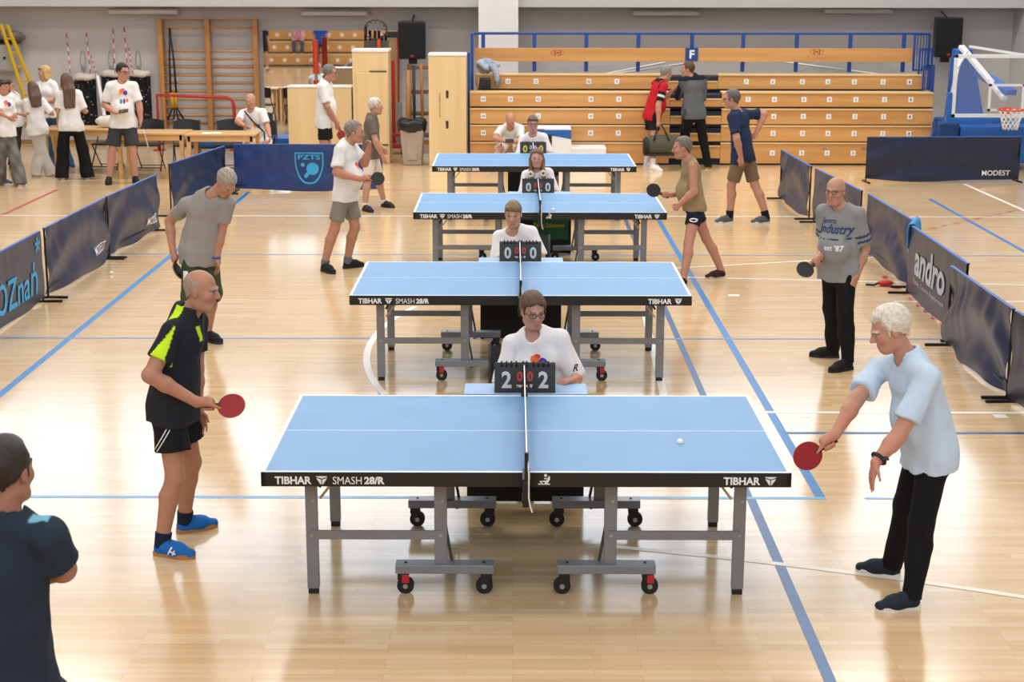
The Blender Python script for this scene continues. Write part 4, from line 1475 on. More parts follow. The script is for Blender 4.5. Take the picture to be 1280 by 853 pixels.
desk(-5.30, -4.16, 25.32, .68, 'pine table in front of the seated man with a shoulder strap')
desk(-6.46, -5.33, 25.5, .68, 'pine table behind the standing boy holding a phone')
desk(-7.85, -6.50, 26.15, .68, 'pine table behind the girls with long hair')
for k, (x, y, rz_, lab) in enumerate(((-6.2, 26.75, 0, 'black folding chair behind the pine table and the boy holding a phone'), (-5.55, 26.7, .15, 'black folding chair behind the joint of two pine tables'),
                                      (-4.85, 26.75, 0, 'black folding chair left empty beside the seated man'), (-6.95, 26.9, -.1, 'black folding chair behind the long haired girl in black trousers'),
                                      (-4.25, 26.55, 0, 'black folding chair under the seated man with a shoulder strap'), (-4.5, 28.2, .3, 'black folding chair between the counter and the blue mats'))):
    dup(chair0, (x, y, 0), rz_, lab, 'black folding chairs')
m_paper = mat('paper_white', '#f0efe8', 0.6)
o = MB().box((-.15, -.1, 0), (.15, .1, .003)).build('paper_sheet', m_paper)
o.location = (-4.9, 25.55, .75)
o.rotation_euler.z = .1
tag(o, 'sheet of white paper on the pine table before the seated man', 'paper')
o = thing('cable_spool', 'small black gadgets and cables heap on the pine table', 'gadget', (-6.3, 25.75, .75))
MB().box((-.14, -.05, 0), (.06, .05, .03)).build('adapter', m_black, o, bevel=.006)
MB().tube([(.06, 0, .015), (.15, -.05, .012), (.25, .02, .012), (.3, -.2, .02), (.34, -.27, -.05), (.4, -.28, -.3)], .01, 6).build('cable', m_netw, o, smooth='all')
t = thing('white_bag', 'white fabric bag with handles on the pine table', 'bag', (-6.8, 26.45, .75))
lumpy(0, 0, .1, .2, .12, .1, 9, .12).build('body', m_netw, t, smooth='all')
MB().tube([(-.1, 0, .15), (-.06, -.02, .3), (.06, -.02, .3), (.1, 0, .15)], .012, 6).build('handle', m_netw, t, smooth='all')
t = thing('cardboard_box', 'small brown cardboard box on the pine table behind the girl in white trousers', 'box', (-7.5, 26.5, .75))
MB().box((-.14, -.12, 0), (.14, .12, .3)).build('carton', mat('cardboard', '#b08a5c', .8), t, bevel=.004)
MB().box((-.142, -.02, .301), (.142, .02, .303)).build('tape', mat('carton_tape', '#c7a878', .4), t)
# blue mats rolled behind the table, blue mat stack behind the barrier
m_mat = mat('mat_blue', '#1d5fae', 0.5, var=.08)
a, b_ = at(240, 181, 30.25), at(300, 181, 30.25)
t = thing('rolled_mat', 'rolled blue gym mat on the floor behind the pine table', 'mat', ((a.x + b_.x) / 2, 30.25, 0))
w = (b_.x - a.x) / 2
MB().cyl((-w, 0, .17), (w, 0, .17), .17, 20).build('roll', m_mat, t, smooth=True)
MB().tube([(.17 * (1 - i / 40) * 0 - w - .004, .15 * (1 - i / 46) * math.cos(i * .45), .17 + .15 * (1 - i / 46) * math.sin(i * .45)) for i in range(42)], .006, 5).build('spiral_edge', m_dkblue, t)
for k in range(2):
    a = at(348, 178, 28.6)
    o = MB().box((-.3, -.4, 0), (.3, .4, .18)).build('gym_mat', m_mat, bevel=.02)
    o.location = (a.x, 28.9, .0 + .19 * k)
    tag(o, ['lower blue gym mat of the pile beside the plywood counter', 'upper blue gym mat of the pile beside the plywood counter'][k], 'mat', 'piled gym mats')

# ================================================================== SMALL THINGS ON THE COURT
m_ball = mat('ball_white', '#f4f1e6', 0.4)
def uv_sphere(r, n=20, mname='ball'):
    return MB().lathe([(max(1e-4, r * math.cos(R(a))), r * math.sin(R(a))) for a in range(-90, 91, 10)], n=n)
for (pos, lab) in ((at(850, 553, 8.28), 'white table tennis ball in the air over the blue table top'), (fl(139, 341, .02), 'white table tennis ball lying on the floor by the navy barriers'),
                   (at(691.5, 262.5, 16.95), 'white table tennis ball near the net over the table of the girl umpire')):
    o = uv_sphere(.02).build('table_tennis_ball', m_ball, smooth='all')
    o.location = pos
    tag(o, lab, 'ball')
# towel over the barrier corner
m_towel = mat('towel_blue', '#4f92cf', 0.9, var=.15, scale=25, bump=.5, bscale=60)
tw = MB()
def twf(u, v):
    s = (v - .55) * .66
    y = .03 * math.tanh(s * 14)
    z = .755 - .0 - max(0, abs(s) - .02) + .008 * math.sin(9 * u)
    return (-.26 + .52 * u + .03 * math.sin(8 * v), (y + (.012 + .012 * math.sin(16 * u + 3 * v)) * (1 if s > 0 else -1)), z)
tw.grid(twf, 22, 22)
o = tw.build('towel', m_towel, smooth='all')
sd = o.modifiers.new('thick', 'SOLIDIFY')
sd.thickness = .012
o.location = (4.23, 16.42, 0)
o.rotation_euler.z = R(70)
tag(o, 'bright blue towel folded over the corner of the navy barriers', 'towel')
# red trainers and bottle behind the barriers
t = thing('sports_bag', 'small red and black sports bag on the floor behind the towel barrier', 'bag', (4.0, 16.62, 0))
lumpy(0, 0, .035, .085, .05, .033, 12, .1).build('body', mat('bag_red', '#b8202c', .5), t, smooth='all')
MB().tube([(-.07, 0, .035), (-.13, -.04, .02), (-.2, .02, .015)], .012, 6).build('strap', m_black, t, smooth='all')
t = thing('drink_bottle', 'red drink bottle standing behind the cyan lettered barrier', 'bottle', (-4.98, 15.78, 0))
MB().lathe([(.001, 0), (.035, 0), (.037, .02), (.037, .2), (.03, .25), (.016, .28)], n=14).build('body', m_red, t, smooth='all')
MB().lathe([(.018, .28), (.018, .31), (.001, .312)], n=12).build('cap', m_white, t, smooth='all')

# ================================================================== OPPOSITE STANDS (seen in the mirror)
rr = [(.03, .42, 4.2, -13.5, 8.5), (.45, .84, 3.4, -13.5, 8.5), (.87, 1.26, 2.6, -13.5, 8.5), (1.29, 1.68, 1.8, -13.5, 8.5)]
t = thing('bleachers', 'opened pine bleachers reflected in the wall mirror', 'bleachers', (-2.5, 4.2, 0))
for (z0, z1, yf, xa_, xb_) in rr:
    MB().box((xa_ + 2.5, yf - 4.2 - .035, z0 + .03), (xb_ + 2.5, yf - 4.2, z1 - .03)).build('front_board', m_bench, t)
    MB().box((xa_ + 2.5, yf - 4.2 - .8, z1 - .028), (xb_ + 2.5, yf - 4.2 + .01, z1)).build('seat_board', m_bench_top, t)
    MB().box((xa_ + 2.6, yf - 4.2 - .8, 0), (xb_ + 2.4, yf - 4.2 - .06, z0 + .3)).build('carcass', m_dkblue, t)
    for k in range(44):
        x = xa_ + .4 + k * .48
        if -11 < x < -2:
            MB().box((x + 2.5 - .06, yf - 4.2, (z0 + z1) / 2 - .06), (x + 2.5 + .06, yf - 4.2 + .006, (z0 + z1) / 2 + .06)).build('number_plate', m_tile, t)

# ================================================================== PEOPLE : smooth implicit bodies turned into meshes
F32 = np.float32
DEBUG = False


class Field:
    def __init__(s, lo, hi, h):
        s.h = h
        s.lo = np.array(lo, float) - 3 * h
        n = np.ceil((np.array(hi, float) + 3 * h - s.lo) / h).astype(int) + 1
        s.n = n
        s.ax = [(s.lo[i] + h * np.arange(n[i])).astype(F32) for i in range(3)]
        s.d = np.full(tuple(n), 9.0, F32)

    def block(s, lo, hi):
        i0 = np.clip(np.floor((np.array(lo) - s.lo) / s.h).astype(int), 0, s.n - 1)
        i1 = np.clip(np.ceil((np.array(hi) - s.lo) / s.h).astype(int) + 1, 1, s.n)
        sl = tuple(slice(a, max(a + 1, b)) for a, b in zip(i0, i1))
        return sl, s.ax[0][sl[0]][:, None, None], s.ax[1][sl[1]][None, :, None], s.ax[2][sl[2]][None, None, :]

    def cone(s, a, b, ra, rb, k=0.02, n=None, flat=1.0, cap_a=False, cap_b=False, sub=False, grow=0.0):
        """tapered capsule; n, flat squash the section along n; cap_* cut the end off square"""
        a, b = np.array(a, float), np.array(b, float)
        ra, rb = ra + grow, rb + grow
        m = max(ra, rb) + max(k, 0) + 2 * s.h + .01
        sl, X, Y, Z = s.block(np.minimum(a, b) - m, np.maximum(a, b) + m)
        ba = b - a
        L2 = float(ba @ ba) + 1e-9
        x, y, z = X - F32(a[0]), Y - F32(a[1]), Z - F32(a[2])
        t = (x * F32(ba[0]) + y * F32(ba[1]) + z * F32(ba[2])) / F32(L2)
        tc = np.clip(t, 0, 1)
        dx, dy, dz = x - tc * F32(ba[0]), y - tc * F32(ba[1]), z - tc * F32(ba[2])
        q = dx * dx + dy * dy + dz * dz
        if n is not None and flat != 1.0:
            n = np.array(n, float)
            n = n / np.linalg.norm(n)
            w = dx * F32(n[0]) + dy * F32(n[1]) + dz * F32(n[2])
            q = q + F32(1 / flat ** 2 - 1) * w * w
        d = np.sqrt(q) - (F32(ra) + F32(rb - ra) * tc)
        if flat != 1.0:
            d = d * F32((1 + flat) / 2)
        L = math.sqrt(L2)
        if cap_b:
            d = np.maximum(d, (t - 1) * F32(L))
        if cap_a:
            d = np.maximum(d, -t * F32(L))
        s._merge(sl, d, k, sub)
        return s

    def ell(s, c, R3, rad, k=0.01, sub=False, grow=0.0):
        """ellipsoid with axes R3 (rows) and radii rad"""
        c = np.array(c, float)
        rad = np.array(rad, float) + grow
        m = max(rad) + max(k, 0) + 2 * s.h
        sl, X, Y, Z = s.block(c - m, c + m)
        x, y, z = X - F32(c[0]), Y - F32(c[1]), Z - F32(c[2])
        q, q2 = 0, 0
        for i in range(3):
            w = (x * F32(R3[i][0]) + y * F32(R3[i][1]) + z * F32(R3[i][2])) / F32(rad[i])
            q = q + w * w
            q2 = q2 + (w / F32(rad[i])) ** 2
        k0, k1 = np.sqrt(q), np.sqrt(q2)
        d = k0 * (k0 - 1) / np.maximum(k1, F32(1e-6))
        s._merge(sl, d.astype(F32), k, sub)
        return s

    def _merge(s, sl, d, k, sub):
        o = s.d[sl]
        if sub:
            d = -d
            if k > 0:
                s.d[sl] = np.maximum(o, d) + F32(k) * .25 * np.clip(1 - np.abs(o - d) / F32(k), 0, 1) ** 2
            else:
                s.d[sl] = np.maximum(o, d)
        else:
            if k > 0:
                s.d[sl] = np.minimum(o, d) - F32(k) * .25 * np.clip(1 - np.abs(o - d) / F32(k), 0, 1) ** 2
            else:
                s.d[sl] = np.minimum(o, d)

    def keep(s, c, n, ragged=0.0):
        """keep only the side of the plane through c that n points to"""
        c, n = np.array(c, float), np.array(n, float)
        n = n / np.linalg.norm(n)
        X, Y, Z = s.ax[0][:, None, None], s.ax[1][None, :, None], s.ax[2][None, None, :]
        p = F32(-n[0]) * (X - F32(c[0])) + F32(-n[1]) * (Y - F32(c[1])) + F32(-n[2]) * (Z - F32(c[2]))
        if ragged:
            p = p + F32(ragged) * (np.sin(X * 90 + Z * 30) * np.sin(Y * 85 + 1) + .6 * np.sin(X * 210 - Y * 190))
        s.d = np.maximum(s.d, p)
        return s

    def ripple(s, amp, freq, seed=0, stretch=(1, 1, 1)):
        """soft folds or strands near the surface"""
        idx = np.nonzero(np.abs(s.d) < 2.5 * s.h + amp)
        if len(idx[0]) == 0:
            return s
        rs = np.random.RandomState(seed)
        P = [s.ax[i][idx[i]] * F32(stretch[i]) for i in range(3)]
        v = np.zeros(len(idx[0]), F32)
        for j in range(5):
            w = rs.normal(size=3)
            w = w / np.linalg.norm(w) * freq * (0.7 + .35 * j)
            ph = rs.uniform(0, 6.28)
            v += np.sin(P[0] * F32(w[0]) + P[1] * F32(w[1]) + P[2] * F32(w[2]) + F32(ph) + F32(1.3) * np.sin(P[2] * F32(freq * .6) + P[0] * F32(freq * .4) + F32(ph))) * F32(1 / (1 + .4 * j))
        s.d[idx] += F32(amp) * v / F32(2.2)
        return s

    def mesh(s):
        d = s.d
        ins = d < 0
        c = np.zeros(tuple(s.n - 1), np.uint8)
        offs = [(i, j, k) for i in (0, 1) for j in (0, 1) for k in (0, 1)]
        nx, ny, nz = s.n - 1
        for (i, j, k) in offs:
            c += ins[i:i + nx, j:j + ny, k:k + nz]
        act = (c > 0) & (c < 8)
        I = np.argwhere(act)
        if len(I) == 0:
            return None
        vid = np.full(act.shape, -1, np.int32)
        vid[act] = np.arange(len(I))
        vals = np.stack([d[I[:, 0] + o[0], I[:, 1] + o[1], I[:, 2] + o[2]] for o in offs], 1)
        acc = np.zeros((len(I), 3))
        cnt = np.zeros(len(I))
        O = np.array(offs, float)
        for a in range(8):
            for b in range(a + 1, 8):
                if abs(O[a] - O[b]).sum() != 1:
                    continue
                va, vb = vals[:, a], vals[:, b]
                m = (va < 0) != (vb < 0)
                t = va[m] / (va[m] - vb[m])
                acc[m] += O[a] + (O[b] - O[a]) * t[:, None]
                cnt[m] += 1
        V = s.lo + s.h * (I + acc / cnt[:, None])
        faces = []
        for ax in range(3):
            u, w = [(1, 2), (2, 0), (0, 1)][ax]
            e0 = [slice(None)] * 3
            e1 = [slice(None)] * 3
            e0[ax] = slice(0, -1)
            e1[ax] = slice(1, None)
            A, B = ins[tuple(e0)], ins[tuple(e1)]
            ch = A != B
            E = np.argwhere(ch)
            E = E[(E[:, u] > 0) & (E[:, w] > 0) & (E[:, u] < s.n[u] - 1) & (E[:, w] < s.n[w] - 1)]
            if len(E) == 0:
                continue
            fl_ = A[tuple(E.T)]
            def cell(du, dw):
                q = E.copy()
                q[:, u] += du
                q[:, w] += dw
                return vid[tuple(q.T)]
            q = np.stack([cell(-1, -1), cell(0, -1), cell(0, 0), cell(-1, 0)], 1)
            q[~fl_] = q[~fl_][:, ::-1]
            faces.append(q)
        Fc = np.concatenate(faces)
        Fc = Fc[(Fc >= 0).all(1)]
        return V, Fc


def np_mesh(name, V, Fc, colors=None):
    me = bpy.data.meshes.new(name)
    me.vertices.add(len(V))
    me.vertices.foreach_set('co', np.ascontiguousarray(V, F32).ravel())
    me.loops.add(len(Fc) * 4)
    me.loops.foreach_set('vertex_index', np.ascontiguousarray(Fc, np.int32).ravel())
    me.polygons.add(len(Fc))
    me.polygons.foreach_set('loop_start', np.arange(0, len(Fc) * 4, 4, dtype=np.int32))
    me.polygons.foreach_set('use_smooth', np.ones(len(Fc), bool))
    me.update(calc_edges=True)
    if colors is not None:
        a = me.color_attributes.new('Col', 'FLOAT_COLOR', 'POINT')
        a.data.foreach_set('color', np.ascontiguousarray(np.concatenate([colors, np.ones((len(V), 1))], 1), F32).ravel())
    return me


m_skin = mat('skin', '#c98f72', 0.5, var=0.05, scale=30, vcol=True, spec=0.35)
m_hair = mat('hair', '#555555', 0.55, var=0.22, scale=60, vcol=True, bump=.3, bscale=120)
m_cloth = mat('cloth', '#888888', 0.85, var=0.04, scale=14, vcol=True, bump=.25, bscale=22, spec=.25)
m_knit = mat('knit_smooth', '#888888', 0.7, var=0.04, scale=14, vcol=True, bump=.2, bscale=16, spec=.3)
m_lens = bpy.data.materials.new('spectacle_lens')
m_lens.use_nodes = True
_b = m_lens.node_tree.nodes['Principled BSDF']
_b.inputs['Base Color'].default_value = (.8, .85, .9, 1)
_b.inputs['Alpha'].default_value = 0.06
_b.inputs['Roughness'].default_value = 0.05


def nrm(v):
    v = np.array(v, float)
    return v / (np.linalg.norm(v) + 1e-9)


def ik(a, c, l1, l2, pole):
    a, c, pole = np.array(a, float), np.array(c, float), nrm(pole)
    ac = c - a
    D = np.linalg.norm(ac)
    D2 = min(max(D, abs(l1 - l2) + .005), (l1 + l2) * .9995)
    x = (l1 * l1 - l2 * l2 + D2 * D2) / (2 * D2)
    h = math.sqrt(max(0, l1 * l1 - x * x))
    t = ac / (D + 1e-9)
    p = pole - t * (pole @ t)
    p = nrm(p)
    k = D / D2
    return a + t * x * k + p * h


def lerp(a, b, t):
    return np.array(a, float) * (1 - t) + np.array(b, float) * t


def hand(Fd, W, d, n, tdir, s, curl=.35, vox=.01, spread=.018):
    """open, slightly curled hand: W wrist, d along the fingers, n out of the palm, tdir thumb side"""
    d, n = nrm(d), nrm(n)
    n = nrm(n - d * (n @ d))
    t = nrm(tdir - d * (tdir @ d) - n * (tdir @ n))
    fr = max(.0088 * s, .55 * vox)
    kn = []
    for i in range(4):
        o = (i - 1.5)
        k = W + d * (.088 - .006 * abs(i - 1.2)) * s - t * (o * .0195 * s)
        kn.append(k)
        Fd.cone(W + d * .012 - t * (o * .011 * s), k, .016 * s, .0125 * s, .014)
    for i, (L1, L2) in enumerate(((.036, .038), (.041, .043), (.038, .04), (.03, .032))):
        c1 = curl * (1 + .12 * i)
        sp = nrm(d - t * ((i - 1.5) * .10))
        d1 = nrm(sp * math.cos(c1) + n * math.sin(c1))
        c2 = c1 * 2.1
        d2 = nrm(sp * math.cos(c2) + n * math.sin(c2))
        m = kn[i] + d1 * L1 * s
        e = m + d2 * L2 * s
        Fd.cone(kn[i], m, fr * 1.05, fr, .004)
        Fd.cone(m, e, fr, fr * .82, .003)
    b = W + d * .025 * s + t * .02 * s
    m = b + nrm(t * .75 + d * .6 + n * .3) * .042 * s
    e = m + nrm(t * .25 + d * .9 + n * .35) * .042 * s
    Fd.cone(W + d * .015, b, .018 * s, .017 * s, .012)
    Fd.cone(b, m, .0155 * s, fr * 1.15, .006)
    Fd.cone(m, e, fr * 1.1, fr * .9, .003)


def grip_hand(Fd, W, C, a, s, vox=.01, thumb=1):
    """hand closed round a handle: W wrist, C handle centre, a handle axis (towards the blade)"""
    a = nrm(a)
    W, C = np.array(W), np.array(C)
    u = W - C
    u = nrm(u - a * (u @ a))
    v = np.cross(a, u)
    if v[2] < 0:
        v = -v
    fr = max(.009 * s, .55 * vox)
    rr = .021 * s
    Fd.cone(W, C + u * .03 * s + v * .012 * s, .026 * s, .03 * s, .02)
    for i in range(4):
        o = a * ((1.3 - i) * .0185 * s)
        r = rr + (.002 if i in (1, 2) else 0)
        k0 = C + o + (u * .9 + v * .75) * r * 1.25
        pts = [k0] + [C + o + (u * math.cos(th) + v * math.sin(th)) * r * 1.08 for th in (R(88), R(150), R(215), R(265))]
        Fd.cone(C + u * .035 * s + o * .7 + v * .01, k0, .016 * s, .0125 * s, .01)
        for p, q in zip(pts[:-1], pts[1:]):
            Fd.cone(p, q, fr * 1.05, fr, .004)
    b = C + u * .03 * s + a * .02 * s - v * .012 * s
    m = C + a * .05 * s + u * .012 * s - v * .02 * s
    e = C + a * .08 * s - v * .018 * s - u * .004
    Fd.cone(W, b, .02 * s, .018 * s, .012)
    Fd.cone(b, m, .0145 * s, fr * 1.15, .006)
    Fd.cone(m, e, fr * 1.15, fr * .95, .004)


def shade(c, f):
    return tuple(min(1, x * f) for x in c)


def person(label, Y=None, H=None, feet=None, pel=None, neck=None, head=None, face=(0, -1, 0), sh=None, hip=None, sho=None,
           wR=None, wL=None, eR=None, eL=None, poleR=None, poleL=None, hR=None, hL=None, vox=.012, skin='#c08a6c',
           hair='short', hairc='#6b6b6b', shirt='tee', shirtc='#ffffff', shirt_fn=None, hem=.02, sleeve=.62, pants='shorts', pantsc='#222222',
           plen=.8, shoec='#1a1a1c', solec='#dddddd', sock=None, belly=0.0, female=False, build=1.0, glasses=None, grip=None,
           seat=None, headscale=1.0, collar=False, kneepole=None, mood=0, fold=.006, sleeve_w=0.0, flare=0.0, curl=.35, cap=None, group=None, pants_fn=None, hair_front=None, tilt=0.0, wide=1.0, heel=(0, 0), lean_mid=0.0, crouch=.015):
    """joints come as (pixel x, pixel y, depth offset from Y); right and left are the person's own"""
    s = (H or 1.7) / 1.75
    W_ = lambda q: np.array(q[1:], float) if q[0] == 'w' else np.array(at(q[0], q[1], Y + (q[2] if len(q) > 2 else 0)))
    sk = np.array(hx(skin))
    sk = sk * .88 + sk.mean() * .12
    # feet
    fts, mids = [], []
    if feet:
        for hq, tq in feet:
            h_, t_ = np.array(fl(*hq)), np.array(fl(*tq))
            d = nrm(t_ - h_)
            mid = (h_ + t_) / 2
            fts.append((mid - d * .135 * s, d))
            mids.append((mid, d))
        if Y is None:
            Y = float(np.mean([f[0][1] for f in fts]))
    base = np.array([np.mean([f[0][0] for f in fts]), np.mean([f[0][1] for f in fts]), 0]) if fts else np.array([W_(pel)[0], Y, 0])
    P = W_(pel)
    N = W_(neck)
    HC = W_(head)
    if H is None:
        # stature from where the neck is: nearly straight legs, torso leaning as measured
        cl = (N[2] - P[2]) / np.linalg.norm(N - P)
        s = float((N[2] + crouch) / (.955 + .55 * cl))
        k_ = (N[2] - (.955 * s - crouch)) / (N[2] - P[2])
        P = N + (P - N) * k_
        fts = [(m_ - d * .135 * s, d) for m_, d in mids]
    elif feet is not None and pel[0] != 'w':
        k_ = (N[2] - (.955 * s - crouch)) / (N[2] - P[2])
        P = N + (P - N) * k_
    hip = nrm((*hip, 0)) if hip is not None else nrm((face[0], face[1], 0))
    sh = nrm((*sh, 0)) if sh is not None else hip
    hr = np.array([hip[1], -hip[0], 0])          # person's right, at the hips
    up = nrm(N - P)
    sr = np.array([sh[1], -sh[0], 0])
    sr = nrm(sr - up * (sr @ up) * .6)
    fr = nrm(np.cross(up, sr))                   # forward of the chest
    if fr @ sh < 0:
        fr = -fr
    wsh = (.143 if female else .165) * s * build
    if sho:
        SR, SL = W_(sho[0]), W_(sho[1])
    else:
        SR = N - up * .072 * s + sr * wsh
        SL = N - up * .072 * s - sr * wsh
    whip = (.092 if female else .088) * s
    HR_ = P - np.array([0, 0, .03]) * s + hr * whip
    HL_ = P - np.array([0, 0, .03]) * s - hr * whip
    la, lf, lt, ls = .30 * s, .262 * s, .425 * s, .42 * s
    # legs
    legs = []
    for i, (hp, sg) in enumerate(((HR_, 1), (HL_, -1))):
        if fts:
            h_, d = fts[i]
            an = h_ + d * .045 * s + np.array([0, 0, (.085 * s + heel[i])]) + d * heel[i] * .4
        else:
            d = hip
            an = np.array([hp[0], hp[1], 0]) + hip * .40 * s + hr * sg * .03 + np.array([0, 0, .085 * s])
            if seat and len(seat) > 1:
                an = np.array([hp[0], hp[1], 0]) + hip * seat[1] * s + hr * sg * .05 + np.array([0, 0, .085 * s])
        kp = kneepole[i] if kneepole else (hip * 1.0 + hr * sg * .15 + (np.array([0, 0, .9]) if seat else 0))
        kn = ik(hp, an, lt, ls, kp)
        legs.append((hp, kn, an, d))
    # arms
    arms = []
    for S_, w, e, pole, sg in ((SR, wR, eR, poleR, 1), (SL, wL, eL, poleL, -1)):
        if w is None:
            wr = S_ + np.array([0, 0, -.52]) * s + sr * sg * .06 + fr * .08
        else:
            wr = W_(w)
        v = wr - S_
        D = np.linalg.norm(v)
        if D > (la + lf) * 1.03:
            wr = S_ + v / D * (la + lf) * 1.03
        if e is not None:
            el = W_(e)
        else:
            el = ik(S_, wr, la, lf, pole if pole is not None else (-fr * .7 + sr * sg * .45 + np.array([0, 0, -.5])))
        arms.append((S_, el, wr, sg))
    # head frame
    Fv = nrm(face)
    U = np.array([0, 0, 1.0])
    if abs(Fv[2]) > .75:
        U = nrm(U + 0.3 * up)
    U = nrm(U - Fv * (U @ Fv))
    Rv = np.cross(Fv, U)
    if tilt:
        U, Rv = nrm(U * math.cos(tilt) + Rv * math.sin(tilt)), nrm(Rv * math.cos(tilt) - U * math.sin(tilt))
    hs = s ** .5 * headscale * (.95 if female else 1.0)
    q = lambda r, f, u: HC + (Rv * r + Fv * f + U * u) * hs
    M3 = np.array([Rv, Fv, U])
    # neck comes out along the spine
    nk0 = N - up * .05 * s
    nk1 = q(0, -.022, -.07)
    nr = (.046 if female else .056) * s

    allp = [P, N, HC, q(0, 0, .13), q(0, .12, 0), q(.09, 0, 0), q(-.09, 0, 0), SR, SL] + [a_ for A in arms for a_ in A[1:3]] + [a_ for Lg in legs for a_ in (Lg[1], Lg[2])]
    for Lg in legs:
        allp.append(np.array([Lg[2][0], Lg[2][1], 0]) + Lg[3] * .22 * s)
        allp.append(np.array([Lg[2][0], Lg[2][1], 0]) - Lg[3] * .08 * s)
    for A in arms:
        allp.append(A[2] + nrm(A[2] - A[1]) * .2)
    allp = np.array(allp)
    lo, hi = allp.min(0) - .2, allp.max(0) + .2
    lo[2] = max(lo[2], -.02)
    lo, hi = lo - base, hi - base
    for arr in (allp,):
        pass
    off = base
    P, N, HC, SR, SL, nk0, nk1 = [v - off for v in (P, N, HC, SR, SL, nk0, nk1)]
    q = lambda r, f, u: HC + (Rv * r + Fv * f + U * u) * hs
    legs = [(a - off, b - off, c - off, d) for a, b, c, d in legs]
    arms = [(a - off, b - off, c - off, g) for a, b, c, g in arms]

    root = thing('person', label, 'person', tuple(base), 0, group)
    dep = .66 if not female else .68                        # chest depth ratio
    cw, ww, pw = [x * s * build for x in ((.150, .132, .158) if not female else (.138, .118, .160))]
    CH = lerp(P, N, .72)
    WA = lerp(P, N, .33) + (fr * -lean_mid)
    P2 = P + np.array([0, 0, .0])

    def torso(Fd, g=0.0, k=.05, hemp=None, hemr=None):
        Fd.cone(P2, WA, pw * .98, ww, k, fr, dep + .08, grow=g)
        Fd.cone(WA, CH, ww, cw, k, fr, dep, grow=g)
        Fd.cone(CH, N - up * .06 * s, cw, cw * .62, k, fr, dep, grow=g)
        Fd.cone(SR, N - up * .035 * s, .050 * s, .052 * s, .03, grow=g)
        Fd.cone(SL, N - up * .035 * s, .050 * s, .052 * s, .03, grow=g)
        if belly:
            Fd.ell(lerp(P, N, .28) + fr * (.06 + belly * .4), np.array([sr, fr, up]), (ww * 1.0 + belly * .3, .09 + belly, .15 * s), .06, grow=g)
        if female:
            for sg in (-1, 1):
                Fd.ell(lerp(P, N, .66) + fr * .075 * s + sr * sg * .07 * s, np.array([sr, fr, up]), (.062 * s, .055 * s, .062 * s), .05, grow=g)

    # ------------------------------------------------ body
    Fd = Field(lo, hi, vox)
    torso(Fd, -.008)
    ag = 1.1 if not female else .88
    for S_, e, w, sg in arms:
        Fd.cone(S_, e, .052 * s * ag * build, .041 * s * ag, .03)
        Fd.cone(lerp(e, w, -.03), lerp(e, w, .32), .041 * s * ag, .043 * s * ag, .02)
        Fd.cone(lerp(e, w, .32), w, .042 * s * ag, .028 * s * ag, .02, )
    for (hp, kn, an, d) in legs:
        Fd.cone(hp, kn, .087 * s, .059 * s, .04)
        kf = nrm(np.cross(np.cross(an - hp, kn - (hp + an) / 2 + hip * .01), an - hp))
        Fd.cone(kn, lerp(kn, an, .3) - kf * .012, .057 * s, .061 * s, .02)
        Fd.cone(lerp(kn, an, .3) - kf * .012, an, .060 * s, .040 * s, .02)
        Fd.cone(an, an + d * .1 * s + np.array([0, 0, -.04 * s]), .034 * s, .03 * s, .02)
    Fd.cone(nk0, nk1, nr * 1.12, nr, .03)
    # head
    Fd.ell(q(0, -.014, .03), M3, np.array((.075, .096, .088)) * hs, .02)
    Fd.ell(q(0, .018, -.035), M3, np.array((.062 if not female else .058, .070, .084)) * hs, .03)
    Fd.cone(q(-.018, .066, -.098), q(.018, .066, -.098), .02 * hs, .02 * hs, .03)
    Fd.cone(q(-.045, -.01, -.07), q(-.03, .05, -.098), .02 * hs, .016 * hs, .03)
    Fd.cone(q(.045, -.01, -.07), q(.03, .05, -.098), .02 * hs, .016 * hs, .03)
    fine = vox < .0145
    if fine:
        for sg in (-1, 1):
            Fd.ell(q(sg * .033, .096, .006), M3, np.array((.019, .016, .011)) * hs, .012, sub=True)
            Fd.ell(q(sg * .032, .0745, .005), M3, np.array((.0145, .0125, .0115)) * hs, .003)
            Fd.cone(q(sg * .014, .089, .022), q(sg * .047, .078, .024), .0085 * hs, .007 * hs, .01)
            Fd.ell(q(sg * .044, .058, -.026), M3, np.array((.02, .02, .02)) * hs, .03)
        Fd.cone(q(-.02, .083, -.066), q(.02, .083, -.066), .0075 * hs, .0075 * hs, .008)
        Fd.cone(q(-.016, .082, -.078), q(.016, .082, -.078), .008 * hs, .008 * hs, .007)
    nl = 1.0 if not female else .85
    Fd.cone(q(0, .086, .016), q(0, .086 + .024 * nl, -.026), max(.0085 * hs, .5 * vox), max(.0125 * hs, .55 * vox), .012)
    if fine:
        for sg in (-1, 1):
            Fd.ell(q(sg * .0115, .095, -.032), M3, np.array((.009, .012, .008)) * hs, .008)
    for sg in (-1, 1):
        Fd.ell(q(sg * .079, -.012, -.008), M3, np.array((max(.0085, .55 * vox), .0185, .032)) * hs, .008)
        if fine:
            Fd.ell(q(sg * .087, -.006, -.004), M3, np.array((.006, .009, .016)) * hs, .004, sub=True)
    # hands
    hinfo = {}
